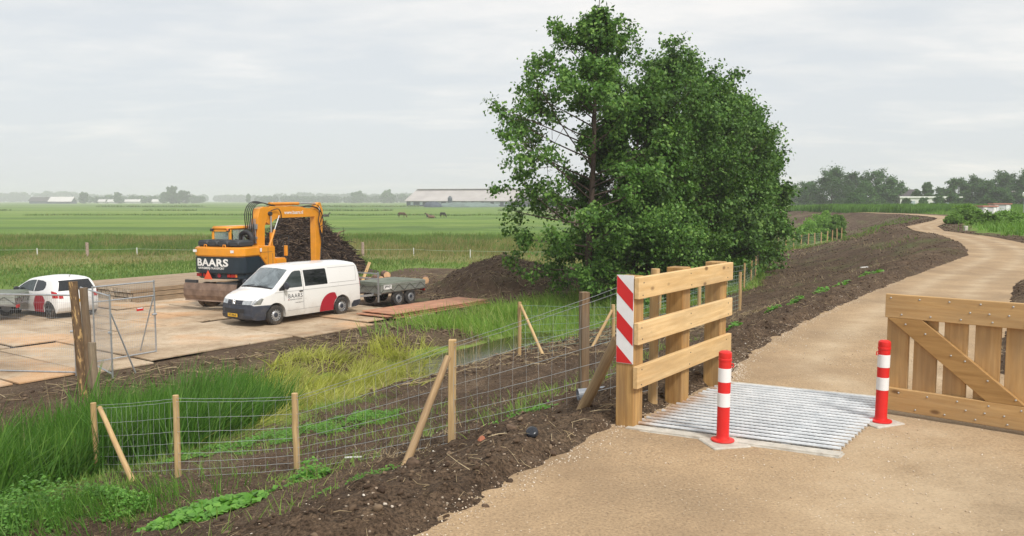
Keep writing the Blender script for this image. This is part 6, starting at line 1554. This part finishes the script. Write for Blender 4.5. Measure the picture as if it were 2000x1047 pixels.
# ------------------------------------------------------------ grass, reeds, weeds
def inview(x, y, m=1.5):
    return (np.abs(x) < y * 0.66 + m) & (y > 1.5)
def blades(name, X, Y, h, w, mat, label, cat, lean=.35, curl=.5, wind=(0.0, 0.0), z=None, parent=None, seg=2, heads=0):
    """curved blades of grass, three levels each"""
    n = len(X); z = ground_z(X, Y) - .02 if z is None else z
    az = rng.uniform(0, 2 * np.pi, n); ln = np.abs(rng.normal(0, lean, n)); ld = np.stack([np.cos(az) * ln + wind[0], np.sin(az) * ln + wind[1]], 1)
    ld += np.stack([fbm(X * 1.1, Y * 1.1, 2, 201) - .5, fbm(X * 1.1, Y * 1.1, 2, 211) - .5], 1) * 2.2 * lean
    fa = rng.uniform(0, np.pi, n); wv = np.stack([np.cos(fa), np.sin(fa), np.zeros(n)], 1) * (w * .5)[:, None]
    B = np.stack([X, Y, z], 1); ls = 1 / np.sqrt(1 + (ld ** 2).sum(1))
    def at(u):
        p = B.copy(); k = u + curl * u * u; p[:, :2] += ld * (h * k)[:, None] * .75; p[:, 2] += h * ls * (u - .35 * curl * np.minimum(ln, 1.2) * u * u); return p
    us = [0, .4, .75]; lv = []
    for u, ww in zip(us, (1, .85, .5)): p = at(u); lv += [p - wv * ww, p + wv * ww]
    lv.append(at(1.0)); V = np.stack(lv, 1).reshape(-1, 3)
    tri = np.array([(0, 1, 3), (0, 3, 2), (2, 3, 5), (2, 5, 4), (4, 5, 6)]); F = (tri[None] + (np.arange(n) * 7)[:, None, None]).reshape(-1, 3)
    o = npmesh(name, V, F, M[mat], parent=parent)
    if label: tag(o, label, cat, kind='stuff')
    else: o['kind'] = 'stuff'
    return o
def scatter(n, x0, x1, y0, y1, dens, bias=1.0):
    y = y0 + (y1 - y0) * rng.random(n) ** bias; x = rng.uniform(x0, x1, n); k = inview(x, y) & (rng.random(n) < dens(x, y)); return x[k], y[k]
def U(a, b, n): return rng.uniform(a, b, n)
DL = lambda x, y: pdist(x, y, Ls)

PXQ = lambda x, y: x / np.maximum(y, 1) * FPX + 1000      # sector along the ditch where the reeds change
# tall deep green reeds in the near ditch
def dn(x, y):
    d = DL(x, y); return sstep(8.3, 9.6, d + (fbm(x * .9, y * .9, 3, 3) - .5) * 1.6) * (1 - sstep(11.9, 12.7, d)) * (1 - sstep(400, 540, PXQ(x, y) + (fbm(x, y, 2, 8) - .5) * 220))
X, Y = scatter(230000, -16, -1, 6, 18, dn)
blades('ditch_reeds', X, Y, U(.50, 1.25, len(X)) * (.35 + 1.4 * fbm(X * 1.5, Y * 1.5, 3, 12)), U(.012, .030, len(X)), 'grass_deep', 'tall deep green reeds filling the near ditch at the left', 'reeds', lean=.38, wind=(.10, -.05))
# yellow-green flattened reeds further along
def dn(x, y):
    d = DL(x, y); s_ = sstep(380, 520, PXQ(x, y) + (fbm(x * .7, y * .7, 3, 84) - .5) * 160) * (1 - sstep(780, 860, PXQ(x, y) + (fbm(x, y, 2, 86) - .5) * 60)); return s_ * sstep(8.6, 10.0, d + (fbm(x, y, 3, 4) - .5) * 2.2) * (1 - sstep(12.6, 13.8, d + (fbm(x, y, 3, 14) - .5) * 2)) * (.12 + .88 * sstep(.47, .58, fbm(x * 1.6, y * 1.6, 3, 64)))
X, Y = scatter(110000, -14, 0, 12, 24.5, dn)
zz = np.maximum(ground_z(X, Y), -2.72) - .02
blades('flattened_reeds', X, Y, U(.22, .60, len(X)), U(.014, .030, len(X)), 'grass_lime', 'flattened yellow green reeds in the middle of the ditch', 'reeds', lean=1.0, curl=.6, wind=(.5, -.15), z=zz)
# lush bank grass beside the water and under the trees
def dn(x, y):
    d = DL(x, y); n_ = (fbm(x * .8, y * .8, 3, 6) - .5) * 1.4
    a = sstep(12.0, 12.8, d + n_) * (1 - sstep(14.6, 15.4, d + n_)) * sstep(25.0, 27.5, y + (fbm(x * .7, y * .7, 2, 85) - .5) * 3) * (1 - sstep(33, 36, y)); b = sstep(7.5, 8.4, d + n_) * (1 - sstep(13.5, 14.8, d + n_)) * sstep(26, 28, y) * (1 - sstep(60, 75, y))
    c = sstep(7.6, 8.4, d + n_) * (1 - sstep(9.4, 9.9, d)) * sstep(22, 24, y) * (1 - sstep(27, 28, y)) * .35; return np.clip(np.maximum(np.maximum(a, b * .8), c), 0, 1)
X, Y = scatter(260000, -8, 32, 20, 75, dn, 1.5)
hh_ = U(.25, .75, len(X)) * (.6 + .7 * fbm(X * .9, Y * .9, 3, 22)) * np.where((DL(X, Y) < 10.5), .6, 1.05)
blades('bank_grass', X, Y, hh_, U(.016, .034, len(X)), 'grass_lush', 'lush green grass on the ditch bank and under the alders', 'grass', lean=.5, wind=(-.15, -.1))
# weeds and short grass on the near slope
def dn(x, y):
    d_, _ = masks(x, y); d = DL(x, y); pt = sstep(.50, .60, fbm(x * .8, y * .8, 3, 27)); edge_ = sstep(7.2, 8.6, d) * (1 - sstep(9.6, 10, d))
    foot = sstep(1.1, 1.8, d) * (1 - sstep(2.6, 3.6, d)) * .30
    return np.clip((1 - d_) * (d > 1.9) * .7 + edge_ * .8 + pt * sstep(4.6, 5.4, d) * .75 * (1 - sstep(11, 14, y)) + foot * pt * .5, 0, 1) * (d < 9.8) * np.where((d < 4.8) & (y < 8.5), .22, 1)
X, Y = scatter(130000, -13, 3, 2.6, 16, dn, 1.3)
blades('slope_grass', X, Y, U(.06, .20, len(X)) * (.6 + fbm(X * 2, Y * 2, 2, 2)), U(.006, .012, len(X)), 'grass_lush', 'short patchy grass on the bare near slope', 'grass', lean=.6)
# broad-leaved weeds: dense patch lower left, runners along the fence foot
def weedpatch(name, cx, cy, rx, ry, n, ls, h, label, mat='herb', th=0.0):
    a = rng.uniform(0, 2 * np.pi, n); q = np.sqrt(rng.random(n)); X = cx + rx * q * np.cos(a) * math.cos(th) - ry * q * np.sin(a) * math.sin(th); Y = cy + rx * q * np.cos(a) * math.sin(th) + ry * q * np.sin(a) * math.cos(th)
    k = fbm(X * 3, Y * 3, 3, 5) > .40; X, Y = X[k], Y[k]; Z = ground_z(X, Y) + h * rng.random(len(X)) ** 1.2 * (1.1 - q[k]) + .015
    V, F = leaves(np.stack([X, Y, Z], 1), ls * U(.55, 1.3, len(X)), aspect=.85, up=1.6); o = npmesh(name, V, F, M[mat]); tag(o, label, 'weeds', kind='stuff')
q = P(400, 1005, -1.35); weedpatch('broad_weeds', q.x, q.y, .62, .48, 900, .085, .12, 'bright green broad leaved weeds in the foreground soil', th=.45)
q = P(560, 985, -1.35); weedpatch('broad_weeds', q.x, q.y + .1, .35, .12, 160, .05, .07, 'thin green weeds right of the foreground patch', th=.3)
q = P(60, 1000, -1.75); weedpatch('leafy_weeds', q.x, q.y, 1.0, .75, 5200, .046, .50, 'tall leafy weeds in the lower left corner', th=.3)
q = P(190, 1000, -1.65); weedpatch('leafy_weeds', q.x, q.y, .6, .45, 2000, .040, .36, 'nettle like weeds beside the lower left corner', th=.3)
q = P(560, 855, -1.9); weedpatch('creeping_weeds', q.x, q.y, 1.9, .75, 8500, .036, .13, 'light green creeping weeds behind the nearest fence', th=.35)
q = P(1000, 835, -.45); weedpatch('creeping_weeds', q.x, q.y, .9, .16, 650, .035, .06, 'low green weeds along the foot of the fence right of the square stake', th=.75)
q = P(720, 935, -.75); weedpatch('creeping_weeds', q.x, q.y, .6, .08, 240, .030, .05, 'few low green weeds along the fence foot left of the leaning strut', th=.75)
q = P(606, 945, -1.3); weedpatch('leafy_weeds', q.x, q.y, .22, .15, 260, .055, .26, 'leafy green sprout at the foot of the third stake', th=.0)
for i, (u, v, r_, n_) in enumerate(((1432, 645, .22, 110), (1510, 618, .22, 90), (1555, 600, .30, 130), (1600, 580, .35, 130), (1640, 565, .4, 130), (1700, 545, .55, 150))):
    q = P(u, v, -.1); weedpatch('sprouting_weeds', q.x, q.y, r_, r_ * .45, n_, .055 + .006 * i, .10, '%s clump of green sprouts in the row left of the path, counted from the guard rail' % ('first', 'second', 'third', 'fourth', 'fifth', 'sixth')[i], th=.9)

X = rng.normal(P(90, 1000, -1.7).x, .9, 2600); Y = rng.normal(P(90, 1000, -1.7).y, .5, 2600); k = (X < -3.0) & (Y > 4.5)
blades('corner_grass', X[k], Y[k], U(.12, .38, k.sum()), U(.006, .014, k.sum()), 'grass_deep', 'long grass in the lower left corner', 'grass', lean=.5)
# meadow: tufts, dense and tall near the yard, thinning with distance
def dn(x, y):
    d_, dr = masks(x, y); band = sstep(60, 66, y) * (1 - sstep(84, 96, y)); nearb = sstep(38, 42, y) * (1 - sstep(58, 66, y)); n_ = fbm(x * .10, y * .2, 3, 19)
    return (1 - d_) * np.clip(band * (.55 + .8 * (n_ - .3)) + nearb * .42 + .02, 0, 1)
X, Y = scatter(420000, -70, 25, 38, 100, dn)
bd = sstep(60, 70, Y) * (1 - sstep(88, 96, Y)); dr = masks(X, Y)[1]
hh_ = (U(.12, .30, len(X)) + bd * U(.25, .75, len(X))) * (.5 + 1.0 * fbm(X * .35, Y * .35, 3, 44))
k = rng.random(len(X)) < dr * .75
blades('meadow_grass', X[~k], Y[~k], hh_[~k], U(.03, .065, (~k).sum()), 'grass_field', 'rough meadow grass and a dark rushy belt behind the yard', 'grass', lean=.4, wind=(.1, 0))
M['grass_dry'] = leafmat('dry_meadow_grass', (.16, .155, .06), (.25, .225, .10), (.36, .30, .15), .3, .7, .3)
blades('dry_grass', X[k], Y[k], hh_[k] * .95, U(.025, .05, k.sum()), 'grass_dry', 'straw coloured seeding grass patches in the meadow', 'grass', lean=.4, wind=(.1, 0))
# rushes along the old ditch lines of the far meadow
def ditchline(Yc, x0, x1, n, h, w, seed, label):
    X = rng.uniform(x0, x1, n); k = fbm(X * .02, X * 0 + seed, 3, seed) > .42; X = X[k]; Y = Yc + 4 * np.sin(X * .01 + seed) + rng.normal(0, 1.2, len(X))
    blades('ditch_rushes', X, Y, U(.5, 1, len(X)) * h, U(.5, 1, len(X)) * w, 'grass_field', label, 'rushes', lean=.4)
ditchline(232, -190, 60, 5200, .75, .20, 3, 'broken dark line of rushes along a ditch level with the horses')
ditchline(345, -300, 60, 5200, 1.0, .35, 5, 'line of rushes along the second far ditch')
ditchline(560, -420, 20, 5000, 1.6, .7, 8, 'line of rushes along the farthest ditch')
# herbs right of the path and far reed belt
def dn(x, y):
    r = -pdist(x, y, Rp); n_ = (fbm(x * .5, y * .5, 3, 33) - .5) * 2; return sstep(1.2, 2.6, r + n_) * sstep(19, 24, y) * (1 - sstep(26, 40, r)) * .9
X, Y = scatter(150000, 14, 75, 20, 112, dn)
r_ = -pdist(X, Y, Rp); hh_ = U(.3, .8, len(X)) * (.5 + .9 * fbm(X * .25, Y * .25, 3, 35)) * np.clip(.4 + r_ * .12, .4, 1.5)
blades('roadside_herbs', X, Y, hh_, U(.04, .09, len(X)), 'willow', 'tall green herbs inside the bend of the path', 'herbs', lean=.5)
def dn(x, y):
    r = -pdist(x, y, Rp); return np.where((r > 1.5) | (y > 122), 1, 0) * (0.9)
X, Y = scatter(60000, 50, 104, 110, 150, dn)
X2 = rng.uniform(50, 108, 26000); Y2 = 121 + 9 * np.sin(X2 * .02) + U(0, 10, 26000); X = np.concatenate([X, X2]); Y = np.concatenate([Y, Y2])
hh_ = U(.95, 1.55, len(X)) * (.65 + .55 * fbm(X * .12, Y * .12, 3, 37))
blades('far_reed_belt', X, Y, hh_, U(.10, .20, len(X)), 'reedfar', 'long green reed belt behind the far bend of the path', 'reeds', lean=.22, wind=(.2, 0), z=np.zeros(len(X)) - .1)

# dead stalks and sparse sprouts over the slopes
def dn(x, y):
    d = DL(x, y); return (d > 1.2) * (d < 16) * masks(x, y)[0] * sstep(.42, .58, fbm(x * .6, y * .35, 3, 57)) * .9
X, Y = scatter(60000, -14, 45, 8, 70, dn, 2.2)
blades('dead_stalks', X, Y, U(.05, .14, len(X)) * np.clip(Y / 22, 1, 1.8), U(.005, .010, len(X)) * np.clip(Y / 18, 1, 3), 'straw', 'dry stalks standing and lying over the bare slopes', 'straw', lean=1.1, curl=.7)
X, Y = scatter(50000, 0, 50, 22, 100, lambda x, y: (DL(x, y) > .8) * (DL(x, y) < 7) * masks(x, y)[0] * sstep(.50, .60, fbm(x * .25, y * .12, 4, 58)), 1.4)
blades('sprouting_grass', X, Y, U(.06, .14, len(X)) * np.clip(Y / 25, 1, 2.4), U(.02, .035, len(X)) * np.clip(Y / 25, 1, 3), 'grass_field', 'thin green growth in patches over the far dike slope', 'grass', lean=.7)
X, Y = scatter(3500, -14, 3, 6, 24, lambda x, y: (DL(x, y) > 9.2) * (DL(x, y) < 13.2) * sstep(.45, .6, fbm(x * .8, y * .8, 2, 59)))
blades('dead_reed_stalks', X, Y, U(.7, 1.35, len(X)), U(.006, .012, len(X)), 'straw', 'dry reed stalks between the green reeds', 'reeds', lean=.25, curl=.9)

# ------------------------------------------------------------ clods, pebbles, straw
def blob_protos(k, seed):
    r_ = np.random.default_rng(seed); out_ = []
    bm = bmesh.new(); bmesh.ops.create_icosphere(bm, subdivisions=2, radius=1); bm.verts.ensure_lookup_table(); v = np.array([q.co[:] for q in bm.verts]); f = np.array([[w.index for w in p.verts] for p in bm.faces]); bm.free()
    for _ in range(k): pl_ = unit(r_.normal(size=(8, 3))); hh2 = r_.uniform(.5, .85, 8); kk_ = np.minimum(1, (hh2[None] / np.maximum(v @ pl_.T, 1e-3)).min(1, where=(v @ pl_.T) > 1e-3, initial=1.0)); out_.append((v * (kk_ * r_.uniform(.86, 1.14, len(v)))[:, None] * np.array([1, r_.uniform(.6, .95), r_.uniform(.5, .75)]), f))
    return out_
def blobs(name, X, Y, s, mat, label, cat, sink=.25, z=None):
    pr = blob_protos(6, 3); n = len(X); z = ground_z(X, Y) if z is None else z; Vs = []; Fs = []; b = 0; kind = rng.integers(0, 6, n); a = U(0, 6.28, n)
    for k in range(6):
        i = np.where(kind == k)[0]; v, f = pr[k]
        if not len(i): continue
        c, s_ = np.cos(a[i])[:, None], np.sin(a[i])[:, None]; x = v[None, :, 0] * c - v[None, :, 1] * s_; y = v[None, :, 0] * s_ + v[None, :, 1] * c; zz_ = np.broadcast_to(v[None, :, 2], x.shape)
        P_ = np.stack([x, y, zz_], -1) * s[i][:, None, None] + np.stack([X[i], Y[i], z[i] + s[i] * (.5 - sink)], -1)[:, None, :]
        Vs.append(P_.reshape(-1, 3)); Fs.append((f[None] + (np.arange(len(i)) * len(v))[:, None, None]).reshape(-1, 3) + b); b += len(i) * len(v)
    o = npmesh(name, np.concatenate(Vs), np.concatenate(Fs), M[mat], smooth=False); tag(o, label, cat, kind='stuff'); return o
M['clods'] = stickmat('soil_clods', (0.050, 0.032, 0.021), (0.105, 0.070, 0.045), (0.19, 0.135, 0.088))
M['pebbles'] = stickmat('pebbles', (0.24, 0.17, 0.12), (0.46, 0.38, 0.29), (0.62, 0.57, 0.50))
M['chips'] = stickmat('sand_chips', (0.42, 0.32, 0.22), (0.62, 0.52, 0.40), (0.70, 0.62, 0.52))
def dn(x, y):
    d_, _ = masks(x, y); l = pdist(x, y, Lp); r = pdist(x, y, Rp); e_ = np.minimum(np.abs(l), np.abs(r)); ins = (l < 0) & (r > 0)
    return np.where(ins, 0, d_ * (.22 + .78 * np.exp(-e_ * 1.4)))
X, Y = scatter(60000, -12, 16, 2.8, 22, dn, 1.6); 
blobs('soil_clods', X, Y, np.minimum(rng.gamma(1.5, .0075, len(X)) + .003, .032), 'clods', 'crumbly dark soil clods over the bare slope', 'soil')
X, Y = scatter(60000, 0, 50, 22, 110, lambda x, y: masks(x, y)[0] * .8, 1.5); X = np.concatenate([X, U(-16, 2, 9000)]); Y = np.concatenate([Y, U(17, 42, 9000)]); k = masks(X, Y)[0] > .5; dd_ = DL(X, Y); k &= ~((dd_ > 16) & (Y < 36) & (X < -3.5)); X, Y = X[k], Y[k]
blobs('soil_clods', X, Y, np.minimum(rng.gamma(1.6, .013, len(X)) + .007, .06) * np.where(X > 3, np.clip(Y / 45, .6, 1.6), 1.3), 'clods', 'coarse soil clods on the far bank and the mounds', 'soil')
X, Y = scatter(11000, -10, 14, 2.8, 20, dn, 1.6)
blobs('pebbles', X, Y, np.minimum(rng.gamma(1.8, .0034, len(X)) + .002, .013), 'pebbles', 'small pale pebbles strewn in the bare soil', 'pebbles', sink=.1)
# pale gravel along the path edge and near the gate
n = 5000; i_ = rng.integers(1, 9, n); u = rng.random(n); E = Lp[i_] + (Lp[i_ + 1] - Lp[i_]) * u[:, None]; dr_ = unit(Lp[i_ + 1] - Lp[i_]); nn_ = np.stack([-dr_[:, 1], dr_[:, 0]], 1); E = E + nn_ * rng.normal(-.02, .06, n)[:, None]
X, Y = E[:, 0], E[:, 1]; k = ~in_rect(X, Y, .1) & (Y > 2.5); X, Y = X[k], Y[k]
X2, Y2 = scatter(10000, 0, 8, 3.2, 11, lambda x, y: (pdist(x, y, Lp) < -.05) * (pdist(x, y, Rp) > .05) * ~in_rect(x, y, .12) * (.10 + .9 * sstep(.52, .66, fbm(x * .9, y * .9, 3, 91))))
X = np.concatenate([X, X2]); Y = np.concatenate([Y, Y2]); pzz = .004 + (fbm(X * .8, Y * .8, 3, 77) - .5) * .02 + (fbm(X * 6, Y * 6, 3, 78) - .5) * .010
blobs('gravel_chips', X, Y, np.minimum(rng.gamma(1.7, .0022, len(X)) + .0015, .008), 'chips', 'pale gravel chips scattered on the sandy path', 'gravel', sink=.15, z=np.where(pdist(X, Y, Lp) > 0, ground_z(X, Y), pzz))
# straw, roots and twigs
X, Y = scatter(12000, -12, 16, 2.8, 20, dn, 1.5); n = len(X); az = U(0, 6.28, n); L = rng.gamma(2, .035, n) + .02; Z = ground_z(X, Y) + .012
A = np.stack([X, Y, Z], 1); X2 = X + L * np.cos(az); Y2 = Y + L * np.sin(az); B = np.stack([X2, Y2, ground_z(X2, Y2) + U(.005, .05, n)], 1); mid = (A + B) / 2 + rng.normal(0, .012, (n, 3)); mid[:, 2] = np.maximum(mid[:, 2], ground_z(mid[:, 0], mid[:, 1]) + .01)
V, F = tubes_np(A, B, U(.0012, .0032, n), mid); tag(npmesh('dry_roots', V, F, M['straw']), 'dry straw and roots scattered over the bare soil', 'straw', kind='stuff')
X, Y = scatter(9000, -16, 6, 17, 44, lambda x, y: (masks(x, y)[0] > .5) * (1 - (DL(x, y) > 16) * (y < 36) * (x < -3.5)), 1.0); n = len(X); az = U(0, 6.28, n); L = rng.gamma(2, .10, n) + .05; Z = ground_z(X, Y) + .03
A = np.stack([X, Y, Z], 1); X2 = X + L * np.cos(az); Y2 = Y + L * np.sin(az); B = np.stack([X2, Y2, ground_z(X2, Y2) + U(.02, .12, n)], 1)
V, F = tubes_np(A, B, U(.004, .012, n)); tag(npmesh('dry_roots', V, F, M['straw']), 'pale broken roots and straw on the far bank and mounds', 'straw', kind='stuff')

# ------------------------------------------------------------ haze: one even volume round everything
hz_m = bpy.data.materials.new('haze'); hz_m.use_nodes = True; t = hz_m.node_tree; t.nodes.clear(); o_ = t.nodes.new('ShaderNodeOutputMaterial'); v_ = t.nodes.new('ShaderNodeVolumePrincipled')
v_.inputs['Color'].default_value = (.93, .93, 1.0, 1); v_.inputs['Density'].default_value = .0005; v_.inputs['Anisotropy'].default_value = 0.0; t.links.new(v_.outputs[0], o_.inputs['Volume'])
mb = MB(); mb.box((0, 650, 14.5), (6900, 8100, 38)); hb = mb.build('haze', hz_m); tag(hb, kind='stuff', label='thin pale haze over the whole landscape', cat='haze')
